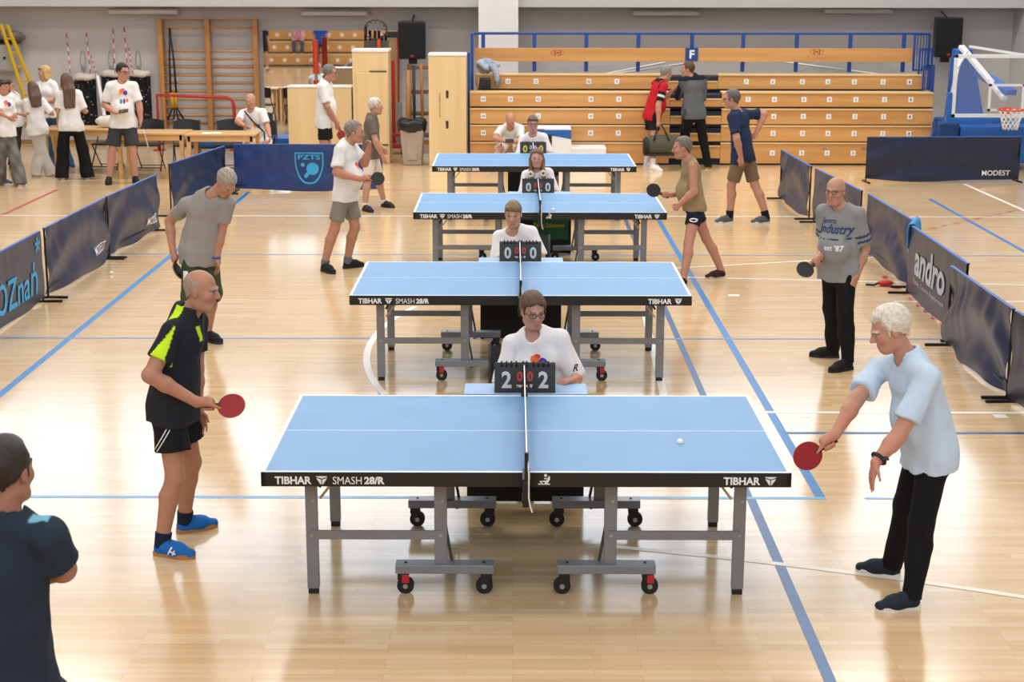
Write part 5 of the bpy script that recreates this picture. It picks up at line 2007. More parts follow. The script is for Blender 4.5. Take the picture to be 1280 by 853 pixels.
    for i, (S_, e, w, sg) in enumerate(arms):
        hs_spec = (hR, hL)[i] or {}
        fd = nrm(w - e)
        if 'grip' in hs_spec:
            a = nrm(hs_spec['grip'])
            dirn = nrm(hs_spec.get('d', fd))
            C = w + dirn * .075 * s
            grip_hand(Fd, w, C, a, s, vox)
            hinfo[i] = (C + off, a)
        else:
            d = nrm(hs_spec.get('d', fd))
            n_ = hs_spec.get('n')
            if n_ is None:
                n_ = -sr * sg + fr * .2
            t_ = hs_spec.get('t')
            if t_ is None:
                t_ = fr + np.array([0, 0, .3])
            hand(Fd, w, d, np.array(n_, float), np.array(t_, float), s * (.93 if female else 1), hs_spec.get('curl', curl), vox)
            hinfo[i] = (w + d * .08 * s + off, d)
    V, Fc = Fd.mesh()
    C = np.tile(sk, (len(V), 1))
    L = (V - HC) @ M3.T / hs
    hd = (np.abs(L) < .14).all(1)
    rr_ = np.random.RandomState(3)
    red = np.array([1.10, .86, .84])
    hz_ = np.zeros(len(V), bool)
    for S_, e, w, sg in arms:
        hz_ |= np.linalg.norm(V - w, axis=1) < .19
    C[hz_] = C[hz_] * np.array([1.04, .94, .92])
    lx = np.abs(L[:, 0])
    m = hd & (L[:, 1] > .05) & (((lx - .042) / .03) ** 2 + ((L[:, 2] + .03) / .022) ** 2 < 1)
    C[m] = C[m] * np.array([1.05, .9, .88])
    m = hd & (L[:, 1] > .055) & (lx < .024) & (np.abs(L[:, 2] + .072) < .011)
    C[m] = C[m] * np.array([.88, .62, .62])
    bc = np.array(hx(hairc if hair != 'bald' else '#8d8178')) * .7 + sk * .3
    m = hd & (L[:, 1] > .06) & (np.abs(lx - .032) < .02) & (np.abs(L[:, 2] - .0265 - .06 * (.03 - np.abs(lx - .03)) * 0) < max(.0045, .4 * vox))
    C[m] = bc
    m = hd & (L[:, 1] > .06) & (((lx - .032) / .016) ** 2 + ((L[:, 2] - .005) / max(.0065, .45 * vox)) ** 2 < 1)
    C[m] = np.array([.36, .31, .28]) if fine else sk * .45
    m = hd & (L[:, 1] > .06) & (((lx - .032) / max(.0072, .5 * vox)) ** 2 + ((L[:, 2] - .005) / max(.0065, .45 * vox)) ** 2 < 1)
    C[m] = np.array([.045, .035, .03])
    if fine:
        m = hd & (L[:, 1] > .06) & (np.abs(lx - .032) < .018) & (np.abs(L[:, 2] - .0135) < .003)
        C[m] = sk * .4
    if mood == 'stache':
        m = hd & (L[:, 1] > .07) & (lx < .03) & (np.abs(L[:, 2] + .052) < .012)
        C[m] = np.array(hx(hairc))
    link('body', np_mesh('body', V, Fc, C), m_skin, root)

    # ------------------------------------------------ hair
    hc = np.array(hx(hairc))
    hv = vox * .8
    if hair:
        ex = .55 if hair in ('long', 'ponytails', 'longback') else .17
        hlo = q(0, 0, 0) - .17 - np.array([0, 0, ex])
        Fh = Field(hlo, q(0, 0, 0) + .17, hv)
        th = .007 if hair not in ('bald', 'buzz') else .0025
        if hair == 'full':
            th = .014
        if hair == 'bald':
            Fh.ell(q(0, -.014, .03), M3, np.array((.075, .096, .088)) * hs, .0, grow=th)
            Fh.ell(q(0, .018 - .03, -.035), M3, np.array((.066, .075, .084)) * hs, .02, grow=th)
        else:
            Fh.ell(q(0, -.023, .038), M3, np.array((.078, .100, .092)) * hs, .0, grow=th)
            Fh.cone(q(0, -.05, -.01), q(0, -.052, -.055), .052 * hs, .046 * hs, .02)
        hl = hair_front if hair_front is not None else .008
        slope = .86
        c0 = q(0, 0, .004 + hl)
        n0 = U - Fv * slope
        Fh.keep(c0, n0, .007)
        if hair in ('bald', 'buzzsides'):
            Fh.keep(q(0, .012, 0), -Fv)
            Fh.keep(q(0, 0, .058), -U - Fv * .35)
        if hair == 'receding':
            Fh.keep(q(0, .052, 0), -Fv + U * .25)
        if hair in ('short', 'full') and not female:
            for sg in (-1, 1):
                Fh.ell(q(sg * .058, .075, .078), M3, np.array((.03, .04, .03)) * hs, .015, sub=True)
        if hair in ('short', 'full', 'fringe'):
            for sg in (-1, 1):
                Fh.cone(q(sg * .071, .016, .03), q(sg * .071, .02, -.018), .009 * hs, .006 * hs, .01)
        if hair == 'fringe':
            Fh.cone(q(-.045, .060, .082), q(.045, .060, .082), .018 * hs, .018 * hs, .03)
            Fh.cone(q(-.04, .072, .064), q(.045, .070, .072), .010 * hs, .010 * hs, .03)
        if hair in ('long', 'longback'):
            for r_ in (-.05, 0, .05):
                b0 = q(r_, -.07, .02)
                b1 = N + np.array([0, 0, .02]) - fr * .10 + sr * r_ * 1.1
                b2 = N - up * (.26 if hair == 'longback' else .14) * s - fr * .125 + sr * r_ * 1.2
                Fh.cone(b0, b1, .052 * hs, .045, .03)
                Fh.cone(b1, b2, .045, .03, .03)
            for sg in (-1, 1):
                Fh.cone(q(sg * .07, -.02, .03), q(sg * .075, -.01, -.1), .025, .03, .02)
        if hair == 'bob':
            for sg in (-1, 1):
                Fh.cone(q(sg * .068, -.01, .03), q(sg * .07, -.015, -.1), .026, .03, .03)
            Fh.cone(q(0, -.07, .02), q(0, -.07, -.1), .06, .06, .03)
        if hair == 'bun':
            Fh.ell(q(0, -.115, .0), M3, (.035, .035, .035), .02)
        if hair == 'ponytails':
            for sg in (-1, 1):
                b0, b1 = q(sg * .076, -.03, -.02), N + fr * .085 + sr * sg * .075 + up * .0
                b2 = N + fr * .12 + sr * sg * .082 - up * .16 * s
                Fh.cone(b0, b1, .028, .028, .02)
                Fh.cone(b1, b2, .03, .022, .02)
        if ex > .3:
            Fh.ripple(.007, 75, 5, (1, 1, .12))
        else:
            Fh.ripple(.0022 if hair != 'bald' else .0008, 95, 5, (1, 1, .4))
        r = Fh.mesh()
        if r:
            Vh, Fh_ = r
            rs = np.random.RandomState(11)
            pr = (Vh @ rs.normal(size=(3,)) * 300)
            cc = hc[None, :] * (1 + (.10 if vox < .01 else .26) * np.sin(pr * .4) * np.cos(Vh @ rs.normal(size=(3,)) * 120) + .12 * np.sin(pr))[:, None]
            link('hair', np_mesh('hair', Vh, Fh_, np.clip(cc, 0, 1)), m_hair, root)

    # ------------------------------------------------ trousers, shorts
    Fp = None
    if pants:
        Fp = Field(lo, hi, vox)
        g = .010
        Fp.cone(P2 + np.array([0, 0, -.03]), lerp(P, N, .18), pw + g * .5, ww + .01 + g * .5, .05, fr, dep + .06)
        Fp.cone(legs[0][0], legs[1][0], .088 * s, .088 * s, .05)
        for (hp, kn, an, d) in legs:
            if pants in ('shorts', 'shortsloose'):
                w2 = .090 * s if pants == 'shorts' else .112 * s
                if plen <= 1:
                    Fp.cone(hp, lerp(hp, kn, plen), .092 * s, w2, .05, cap_b=True)
                else:
                    Fp.cone(hp, kn, .092 * s, .085 * s, .05)
                    Fp.cone(kn, lerp(kn, an, plen - 1), .082 * s, .078 * s, .03, cap_b=True)
            else:
                wide_ = pants == 'wide'
                Fp.cone(hp, kn, .090 * s, (.074 if not wide_ else .098) * s, .05)
                Fp.cone(kn, an - np.array([0, 0, .02 if not wide_ else .055]), (.074 if not wide_ else .098) * s, (.060 if not wide_ else .112) * s, .03, cap_b=True)
        Fp.ripple(fold * 1.2, 28, 9, (1, 1, .6))
        for (hp, kn, an, d) in legs:             # cloth always lies over the leg
            if pants in ('shorts', 'shortsloose'):
                e_ = lerp(hp, kn, min(1, plen))
                Fp.cone(hp, e_, .087 * s + .008, (.087 * (1 - min(1, plen)) + .059 * min(1, plen)) * s + .010, .012, cap_b=plen <= 1)
            else:
                kf = nrm(np.cross(np.cross(an - hp, kn - (hp + an) / 2 + hip * .01), an - hp))
                Fp.cone(hp, kn, .087 * s + .007, .059 * s + .010, .012)
                Fp.cone(kn, lerp(kn, an, .3) - kf * .012, .059 * s + .010, .061 * s + .009, .01)
                Fp.cone(lerp(kn, an, .3) - kf * .012, an - np.array([0, 0, .015]), .061 * s + .009, .042 * s + .010, .01, cap_b=True)
        Vp, Fp_ = Fp.mesh()
        cp = np.tile(np.array(hx(pantsc)), (len(Vp), 1))
        if pants_fn:
            cp = pants_fn(cp, Vp, legs)
        link({'shorts': 'shorts', 'shortsloose': 'shorts'}.get(pants, 'trousers'), np_mesh('trousers', Vp, Fp_, cp), m_cloth, root)

    # ------------------------------------------------ shirt
    if shirt:
        g = .012 + (.004 if shirt == 'tee' else .0)
        Fs = Field(lo, hi, vox)
        torso(Fs, g, .06)
        hp_ = P - up * .0 + np.array([0, 0, -(.10 + hem) * s]) * (1 if abs(up[2]) > .3 else .6)
        if up[2] < .93:
            hp_ = P - nrm(up * .75 + np.array([0, 0, .25])) * (.10 + hem) * s
        Fs.cone(lerp(P, N, .3), hp_, ww + g + .010 + flare * .3, (.188 * s * (build ** .5) + g * .6 + flare) * wide, .05, fr, dep + .06, cap_b=True)
        cut = nrm(lerp(P, N, .3) - hp_)
        if pants:
            Fs._merge((slice(None),) * 3, Fp.d - F32(.009), .03, False)
        Fs.keep(hp_, cut)
        for S_, e, w, sg in arms:
            if shirt == 'tank':
                continue
            if sleeve > 1:
                Fs.cone(S_, e, .068 * s, .058 * s, .045)
                Fs.cone(e, lerp(e, w, sleeve - 1), .058 * s, .045 * s, .02, cap_b=True)
            else:
                Fs.cone(S_, lerp(S_, e, sleeve), (.061 + sleeve_w * .3) * s * (build ** .5), (.066 + sleeve_w) * s * ag, .03, cap_b=True)
        if shirt == 'tank':
            for S_, e, w, sg in arms:
                Fs.cone(lerp(S_, e, .12) + sr * sg * .035, lerp(S_, e, .5) + sr * sg * .05, .072 * s, .06 * s, .01, sub=True)
        if collar:
            Fs.cone(N - up * .03 * s, N + up * .040 * s + (nk1 - nk0) * .12, nr + .040, nr + .024, .012, cap_b=True)
        Fs.cone(N - up * .03 * s, nk1, nr * 1.0 + .008, nr + .012, .008, sub=True)
        Fs.cone(N + fr * .02 - up * (.0 if not collar else .03) * s, N + fr * .11 + up * .07, nr + (.004 if not collar else -.03), nr + (.02 if not collar else .0), .008, sub=True)
        Fs.ripple(fold * 1.7, 30, 2 + int(abs(P[0]) * 10), (1, 1, .5))
        for S_, e, w, sg in arms:                # cloth always lies over the arm
            if shirt != 'tank':
                if sleeve > 1:
                    Fs.cone(S_, e, .052 * s * ag * build + .007, .041 * s * ag + .008, .0)
                    Fs.cone(e, lerp(e, w, sleeve - 1), .044 * s * ag + .008, .034 * s * ag + .008, .0, cap_b=True)
                else:
                    Fs.cone(S_, lerp(S_, e, sleeve), .052 * s * ag * build + .008, (.052 * build * (1 - sleeve) + .041 * sleeve) * s * ag + .010, .012, cap_b=True)
        Fs.cone(N - up * .03 * s, nk1, nr * 1.0 + .006, nr + .010, .006, sub=True)
        Vs, Fs_ = Fs.mesh()
        cs = np.tile(np.array(hx(shirtc)), (len(Vs), 1))
        loc = np.stack([(Vs - N) @ sr, (Vs - N) @ fr, (Vs - N) @ up], 1) / s
        if shirt_fn:
            cs = shirt_fn(cs, loc, Vs, dict(N=N, P=P, arms=arms, up=up, sr=sr, fr=fr, s=s))
        sob = link('shirt', np_mesh('shirt', Vs, Fs_, cs), m_cloth, root)
        sob['nfr'] = [float(x) for x in fr]
    else:
        sob = None

    # ------------------------------------------------ shoes and socks
    sv = min(vox, .01)
    for i, (hp, kn, an, d) in enumerate(legs):
        side = np.cross(d, [0, 0, 1])
        hl_ = heel[i]
        A = np.array([an[0], an[1], 0]) - d * .045 * s - d * hl_ * .4           # heel point on the ground
        pit = math.asin(min(.9, hl_ / (.2 * s))) if hl_ else 0.0
        ball = A + d * .2 * s

        def fp(x, z, yv=0.0):
            """x along the foot from the heel, z up from the sole"""
            x, z = x * s, z * s
            if pit and x < .2 * s:
                dx = .2 * s - x
                return ball - d * (dx * math.cos(pit) - z * math.sin(pit) * 0) + np.array([0, 0, z + dx * math.sin(pit)]) + side * yv
            return A + d * x + np.array([0, 0, z]) + side * yv
        Fq = Field(np.minimum(A, A + d * .3) - .09, np.maximum(A, A + d * .3) + np.array([.09, .09, .2 + hl_]), sv)
        Fq.cone(fp(.035, .045), fp(.15, .04), .042 * s, .047 * s, .03)
        Fq.cone(fp(.15, .04), fp(.235, .03), .047 * s, .036 * s, .03, np.array([0, 0, 1]), .85)
        Fq.cone(fp(.05, .06), fp(.045, .098), .042 * s, .039 * s, .02, cap_b=True)
        Fq.cone(fp(.06, .085), fp(.17, .055), .03 * s, .03 * s, .03)
        if pit:
            pn = nrm(fp(.1, .05) - fp(.1, .0))
            Fq.keep(fp(.1, .014), nrm(np.cross(np.cross(fp(.19, 0) - fp(.02, 0), [0, 0, 1]), fp(.19, 0) - fp(.02, 0))))
            Fq.keep(fp(.22, .012), [0, 0, 1])
        else:
            Fq.keep(fp(.1, .014), [0, 0, 1])
        r = Fq.mesh()
        if r:
            sc_ = np.tile(np.array(hx(shoec)), (len(r[0]), 1))
            so = link('shoe', np_mesh('shoe', r[0], r[1], sc_), m_knit, root)
            out = [(-.012, 0), (-.004, .03), (.05, .038), (.12, .040), (.17, .050), (.22, .043), (.262, .022), (.272, 0), (.262, -.02), (.22, -.040), (.17, -.048), (.12, -.040), (.05, -.037), (-.004, -.03)]
            sm = MB()
            n_ = len(out)
            vs = []
            for zz_ in (0.0, .03):
                for x_, y_ in out:
                    vs.append(tuple(fp(x_, zz_, y_ * s)))
            sm.add(vs, [tuple(range(n_ - 1, -1, -1)), tuple(range(n_, 2 * n_))] + [(k_, (k_ + 1) % n_, n_ + (k_ + 1) % n_, n_ + k_) for k_ in range(n_)])
            sm.build('sole', mat('sole_' + solec, solec, .6), so)
            if vox < .0125:
                lc = MB()
                for k_ in range(4):
                    x_ = .10 + .022 * k_
                    lc.tube([fp(x_, .118 - .018 * k_ - .02, -.024), fp(x_ + .004, .127 - .019 * k_ - .02, 0), fp(x_ + .012, .118 - .018 * k_ - .02, .024)], .0035, 5)
                lc.build('laces', mat('laces_dark', '#1d222c', .8) if solec != '#b07a4a' else mat('laces_navy', '#101c34', .8), so)
        if sock:
            Fk = Field(an - .09, an + .15, sv)
            Fk.cone(an - np.array([0, 0, .02]), lerp(an, kn, sock[1]), .047 * s, .053 * s, .01, cap_b=True)
            r = Fk.mesh()
            if r:
                link('sock', np_mesh('sock', r[0], r[1], np.tile(np.array(hx(sock[0])), (len(r[0]), 1))), m_cloth, root)

    # ------------------------------------------------ glasses
    if glasses:
        gl = MB()
        rt = max(.0022, vox * .23)
        zz = .004
        if glasses[1] == 'head':
            zz = .075
        for sg in (-1, 1):
            cx = sg * .033
            f0 = .099 if glasses[1] != 'head' else .088
            pts = [tuple(q(cx + .025 * math.cos(a), f0 - .25 * abs(cx + .025 * math.cos(a)) ** 1.5, zz + .018 * math.sin(a))) for a in [2 * math.pi * k_ / 14 for k_ in range(14)]]
            gl.tube(pts, rt, 5, closed=True)
            gl.tube([tuple(q(sg * .058, .088 if glasses[1] != 'head' else .07, zz + .006)), tuple(q(sg * .08, .05, zz + .006)), tuple(q(sg * .083, -.012, zz + .004))], rt, 5)
        gl.tube([tuple(q(-.01, .101, zz + .004)), tuple(q(.01, .101, zz + .004))], rt, 5)
        go = gl.build('glasses', mat('frame_' + glasses[0], glasses[0], .35), root, smooth='all')
        for sg in (-1, 1):
            lm_ = MB()
            cx = sg * .033
            lm_.add([tuple(q(cx + .024 * math.cos(a), (.098 if glasses[1] != 'head' else .088) - .25 * abs(cx + .024 * math.cos(a)) ** 1.5, zz + .017 * math.sin(a))) for a in [2 * math.pi * k_ / 14 for k_ in range(14)]], [tuple(range(14))])
            lm_.build('lens', m_lens if glasses[1] != 'head' else mat('sunglass_lens', '#15161a', .1), go)
    info = dict(root=root, off=off, hands=hinfo, shirt=sob, N=N, P=P, up=up, sr=sr, fr=fr, s=s, arms=arms, legs=legs, q=q, HC=HC, Fv=Fv, U=U, Rv=Rv, base=base)
    la_ = [round(float(np.linalg.norm(a[1] - a[0]) / s), 2) for a in arms] + [round(float(np.linalg.norm(a[2] - a[1]) / s), 2) for a in arms]
    ll_ = [round(float(np.linalg.norm(a[1] - a[0]) / s), 2) for a in legs] + [round(float(np.linalg.norm(a[2] - a[1]) / s), 2) for a in legs]
    if DEBUG:
      print('PERSON %-60s Y=%.2f torso=%.2f(.51) neck-head=%.2f arm %s (.30,.26) leg %s (.44,.43) top=%.2f pel=%.2f H=%.2f' % (label[:60], Y, np.linalg.norm(N - P) / s, np.linalg.norm(HC - N) / s, la_, ll_, (HC[2] + .118), P[2], s * 1.75))
    return info


def project_on(info, obj, pts, dirn, skip=False):
    """drop points onto a mesh of the person along dirn (a BVH ray cast in the person's frame)"""
    from mathutils.bvhtree import BVHTree
    me = obj.data
    key = 'bvh_' + obj.name
    if key not in info:
        info[key] = BVHTree.FromPolygons([v.co for v in me.vertices], [p.vertices for p in me.polygons])
    out = []
    d = Vector(dirn).normalized()
    for p in pts:
        h = info[key].ray_cast(Vector(p) - d * .5, d)
        out.append(h[0] - d * .003 if h[0] is not None else (None if skip else Vector(p)))
    return [p for p in out if p is not None]


def decal(info, obj, uv, f, origin, u, v, w, h, m, name='shirt_print', subdiv=1):
    """flat print laid on cloth: origin lower left in the person's frame"""
    u, v = Vector(u).normalized(), Vector(v).normalized()
    n = u.cross(v)
    surf = lambda q_, n_: project_on(info, obj, [q_], -n)[0]
    return put_polys(uv, f, origin, u, v, w, h, m, name, obj, lift=.0, surf=surf, subdiv=subdiv)


def racket(center, axis, normal, label, front='#920f1c', back='#141416', s=1.0, hand_off=.115):
    """bat held at its handle: center = middle of the grip, axis towards the blade, normal of the facing rubber"""
    a, n = nrm(axis), nrm(normal)
    n = nrm(n - a * (n @ a))
    b = np.cross(a, n)
    c0 = Vector(center)
    t = thing('table_tennis_bat', label, 'bat', c0)
    outl = []
    for k in range(28):
        th = 2 * math.pi * k / 28
        x, y = .080 * math.cos(th), .075 * math.sin(th)
        outl.append((x + hand_off + .015, y))
    def pr(d0, d1, sc):
        cx = hand_off + .015
        m = MB()
        lo_ = [tuple(Vector(a) * (cx + (p[0] - cx) * sc) + Vector(b) * (p[1] * sc) + Vector(n) * d0) for p in outl]
        hi_ = [tuple(Vector(a) * (cx + (p[0] - cx) * sc) + Vector(b) * (p[1] * sc) + Vector(n) * d1) for p in outl]
        N_ = len(outl)
        return m.add(lo_ + hi_, [tuple(range(N_ - 1, -1, -1)), tuple(range(N_, 2 * N_))] + [(k, (k + 1) % N_, N_ + (k + 1) % N_, N_ + k) for k in range(N_)])
    pr(-.003, .003, 1.0).build('blade', mat('bat_wood', '#c49a63', .5), t)
    pr(.003, .0065, .975).build('rubber', mat('rubber_' + front, front, .45), t)
    pr(-.0065, -.003, .975).build('rubber', mat('rubber_' + back, back, .45), t)
    hm = MB()
    A, B_, Nn = Vector(a), Vector(b), Vector(n)
    for x0, x1, w0, w1 in ((-.055, .03, .0165, .0135), (.03, .068, .0135, .022)):
        vs = []
        for x, w in ((x0, w0), (x1, w1)):
            for k in range(10):
                th = 2 * math.pi * k / 10
                vs.append(A * x + B_ * (w * math.cos(th)) + Nn * (.0125 * math.sin(th)))
        hm.add(vs, [(k, (k + 1) % 10, 10 + (k + 1) % 10, 10 + k) for k in range(10)] + [tuple(range(9, -1, -1)), tuple(range(10, 20))])
    hm.build('handle', mat('bat_handle', '#4a2a1c', .5), t, smooth=True)
    return t

# ------------------------------------------------------------------ the people of the photograph
m_purple, m_orange, m_teal = mat('print_purple', '#5a2f9c', .7), mat('print_orange', '#ee6a24', .7), mat('print_teal', '#2c8f8c', .7)
m_printred, m_printyel = mat('print_crimson', '#d8324a', .7), mat('print_yellow', '#f2b33c', .7)


def chest_print(I, w=.16, dz=-.17, two=False, dx=0.0):
    """splashes of colour on the chest of a white t-shirt"""
    N, up_, sr_, fr_ = I['N'], I['up'], I['sr'], I['fr']
    o = Vector(N + up_ * dz + fr_ * .2 - sr_ * (-w / 2) * -1 * 1.0) if False else Vector(N + up_ * dz + fr_ * .2 + sr_ * (w / 2 + dx))
    u, v = Vector(-sr_), Vector(up_)
    parts = [(ellipse_poly(.34, .62, .22, .26, 16), m_orange), (ellipse_poly(.72, .42, .22, .3, 16), m_purple), (ellipse_poly(.5, .82, .16, .14, 12), m_printred), (ellipse_poly(.25, .3, .14, .16, 12), m_printyel)]
    if two:
        parts += [(ellipse_poly(.3, -.62, .14, .3, 12), m_teal), (ellipse_poly(.6, -.6, .12, .32, 12), m_purple), (ellipse_poly(.88, -.5, .14, .24, 12), m_orange)]
    for poly, m in parts:
        decal(I, I['shirt'], poly, [tuple(range(len(poly)))], o, u, v, w, w * .8, m, subdiv=1)


def small_mark(I, obj, px_or, u, v, w, h, m, txt=None, polys=None, name='print', bold=0.0, shear=0.0, subdiv=1):
    if txt:
        uv, f, _ = text_polys(txt, bold, shear)
        return decal(I, obj, uv, f, px_or, u, v, w, h, m, name, subdiv)
    for p in polys:
        decal(I, obj, p, [tuple(range(len(p)))], px_or, u, v, w, h, m, name, subdiv)


# 1 : player in black and lime, front table, left end
def f_lime(c, loc, V, D):
    lime, blk = np.array(hx('#c8f028')), np.array(hx('#23242b'))
    c[:] = blk
    S_, e, w, sg = D['arms'][0]
    ax = nrm(e - S_)
    t = (V - S_) @ ax / (np.linalg.norm(e - S_))
    sd = np.linalg.norm(V - S_ - np.outer((V - S_) @ ax, ax), axis=1)
    back = (V - S_) @ (-D['fr'])
    arm = (loc[:, 0] > .12)
    c[arm & (t > -.15) & (t < .64) & (back > -.035 + .0 * t) & (back < -.035 + .11 * (t + .12))] = lime
    c[(np.abs(loc[:, 0] - .10) < .05) & (loc[:, 2] > -.05) & (np.abs(loc[:, 1] + .02) < .028)] = lime
    c[(np.abs(loc[:, 0] + .10) < .05) & (loc[:, 2] > -.05) & (np.abs(loc[:, 1] + .02) < .028)] = lime
    c[(loc[:, 1] > .07) & (np.abs(loc[:, 0] - .05 - .35 * loc[:, 2]) < .02) & (loc[:, 2] > -.13) & (loc[:, 2] < -.04)] = lime
    return c


I = person('older bald man in black and lime polo holding a red bat', feet=(((193, 693), (246, 699)), ((218, 668), (277, 657))), pel=(213, 516, 0), neck=(233, 394, 0), head=(252, 363, 0.0),
           face=(1, -.18, -.12), hip=(1, -.12), sh=(1, -.25), wR=(246, 503, -.22), eR=(188, 470, -.27), wL=(247, 512, .14), hL=dict(d=(.25, -.1, -1), n=(-.2, -1, 0), t=(1, 0, 0)), hR=dict(grip=(1, -.12, .02), d=(.75, .1, -.25)),
           vox=.007, build=1.04, skin='#b87f62', hair='bald', hairc='#a08a7a', shirt_fn=f_lime, collar=True, pants='shortsloose', pantsc='#17181d', plen=.62, shoec='#1268b8', solec='#b07a4a', sock=('#16233f', .16),
           fold=.005, hem=.02)
C, a = I['hands'][0]
racket(C, a, (0, -.75, .65), 'red table tennis bat held by the man in black and lime')
# white piping on the shorts
so = [o for o in I['root'].children if o.name.startswith('shorts')][0]
hp = I['legs'][0][0]
for off_ in (0, .035):
    pth = [Vector(hp) + Vector((.06 - .17 * t_ + off_ * .6, -.3, .02 - .30 * t_ ** .8)) for t_ in np.linspace(0, 1, 12)]
    pts = project_on(I, so, pth, (0, 1, 0), True)
    if len(pts) > 2:
        MB().tube(pts, .0035, 5).build('piping', m_white, so, smooth='all')
# marks on the blue shoes
sh_ = [o for o in I['root'].children if o.name.startswith('shoe')]
A_ = np.array(I['legs'][0][2])
dd = np.array(I['legs'][0][3])
for poly in ([(0, 0), (.15, 0), (.6, .9), (.45, 1)], [(.2, .45), (.95, .1), (1, .3), (.3, .62)], [(.55, 0), (.7, 0), (.9, .6), (.78, .66)]):
    decal(I, sh_[0], poly, [tuple(range(len(poly)))], Vector(A_ + dd * .0 + np.array([0, -.2, -.055])), Vector(dd), (0, 0, 1), .06, .05, m_white, 'shoe_mark', 2)
wv_ = I['arms'][1][2]
MB().tube([Vector(wv_) + Vector((.036 * math.cos(a_), .036 * math.sin(a_), .02 + .008 * math.cos(a_))) for a_ in np.linspace(0, 6.283, 15)[:-1]], .010, 6, closed=True).build('wristwatch', m_black, I['root'], smooth='all')

# 2 : player in pale blue polo, front table, right end
I = person('white haired man in pale blue polo bending with a red bat', feet=(((1128, 723), (1065, 713)), ((1153, 760), (1088, 765))), pel=(1166, 566, 0.0), neck=(1136, 447, -.02), head=(1111, 412, -.02),
           face=(-1, -.05, -.42), hip=(-1, -.1), sh=(-.95, -.25), sho=((1098, 462, .19), (1160, 472, -.2)), wR=(1044, 543, -.14), eR=(1070, 500, .0), wL=(1088, 589, -.40), eL=(1123, 545, -.30),
           hL=dict(d=(-.22, -.05, -1), n=(1, .1, -.2), t=(-.6, -.8, 0), curl=.12), hR=dict(grip=(-.88, -.18, -.46), d=(-.5, -.1, -.7)),
           vox=.0075, build=1.1, skin='#c48a70', hair='full', hairc='#ddd3c2', shirtc='#c3d7ea', collar=True, sleeve=.72, pants='trousers', pantsc='#101014', shoec='#1e2836', solec='#e6e3de', hem=.03, fold=.006, sleeve_w=.004, belly=.01)
C, a = I['hands'][0]
racket(C, a, (0.05, -1, .15), 'red table tennis bat held by the man in pale blue polo', hand_off=.105)
w_, e_ = I['arms'][1][2], I['arms'][1][1]
ax = nrm(w_ - e_)
u1 = nrm(np.cross(ax, [0, 1, 0]))
u2 = np.cross(ax, u1)
wt = MB().tube([Vector(w_ - ax * .025 + (u1 * math.cos(t_) + u2 * math.sin(t_)) * .036) for t_ in np.linspace(0, 6.283, 17)[:-1]], .011, 6, closed=True).build('wristwatch', m_black, I['root'], smooth='all')
MB().box((-.02, -.02, -.006), (.02, .02, .006), Matrix.Translation(Vector(w_ - ax * .025 + np.array([.02, -.038, .012])))).build('watch_face', m_blackmetal, wt, bevel=.004)
small_mark(I, I['shirt'], Vector(I['N'] - I['up'] * .21 + I['fr'] * .25 + I['sr'] * -.06), Vector(-I['sr']), Vector(I['up']), .05, .045, mat('print_navy', '#23406e', .7), polys=[[(0, 0), (1, 0), (1, .5), (0, .5)], [(.2, .55), (.9, .55), (.9, 1), (.2, 1)]])

# 3 : onlooker with folded arms in the foreground
def f_navy(c, loc, V, D):
    c[(loc[:, 0] > .10) & (loc[:, 0] < .17) & (loc[:, 2] > -.05) & (np.abs(loc[:, 1] + .0) < .03)] = np.array(hx('#79b8cc'))
    return c


I = person('dark haired man with folded arms in dark navy t-shirt, seen from behind', Y=5.2, H=1.74, pel=(0, 850, 0.02), neck=(4, 645, 0), head=(9, 588, .03), face=(.32, .95, -.05), hip=(.12, 1), sh=(.1, 1),
           eR=(78, 712, .03), wR=('w', -1.80, 5.42, 1.13), wL=('w', -1.83, 5.46, 1.14), poleL=np.array([-.8, -.1, -.7]), hR=dict(d=(-1, .1, .1), n=(0, -1, 0), t=(0, 0, 1)), hL=dict(d=(1, .1, 0), n=(0, -1, 0), t=(0, 0, 1)),
           vox=.0085, skin='#a9745c', hair='short', hairc='#2a211d', shirtc='#27323f', shirt_fn=f_navy, sleeve=.8, pants='trousers', pantsc='#14161c', shoec='#222226', fold=.008, hem=.06, wide=1.02)

# 4 : grey t-shirt and green shorts, second table, left end
I = person('grey haired man in grey t-shirt and green shorts looking down', feet=(((226, 434), (250, 440)), ((255, 425), (279, 431))), pel=(246, 330, .02), neck=(262, 242, -.05), head=(283, 229, -.12),
           face=(.42, -.42, -.62), hip=(.6, -.7), sh=(.35, -.9), sho=((233, 256, .0), (285, 254, -.05)), wR=(216, 314, -.02), eR=(212, 277, .12), wL=(270, 324, -.05), eL=(276, 292, .0), hR=dict(grip=(.35, -.55, -.75), d=(.15, -.1, -1)), hL=dict(d=(.25, -.2, -1)),
           vox=.011, skin='#b98468', hair='bun', hairc='#9c958b', shirtc='#97938f', pants='shortsloose', pantsc='#3c4a34', plen=1.12, shoec='#1b1b1e', solec='#26262a', fold=.008, hem=.05)
C, a = I['hands'][0]
racket(C, a, (.9, -.3, .3), 'black table tennis bat held by the man in grey t-shirt and green shorts', front='#1b1c20')
w_ = I['arms'][1][2]
MB().tube([Vector(w_) + Vector((.037 * math.cos(t_), .037 * math.sin(t_), .015)) for t_ in np.linspace(0, 6.283, 15)[:-1]], .009, 6, closed=True).build('wristband', mat('band_blue', '#3452a8', .6), I['root'], smooth='all')
so = [o for o in I['root'].children if o.name.startswith('shorts')][0]
small_mark(I, so, Vector(I['legs'][0][0] + np.array([-.06, -.3, -.24])), (1, 0, 0), (0, 0, 1), .045, .09, m_paper, polys=[[(0, 0), (1, 0), (1, 1), (0, 1)]], name='paper_label')

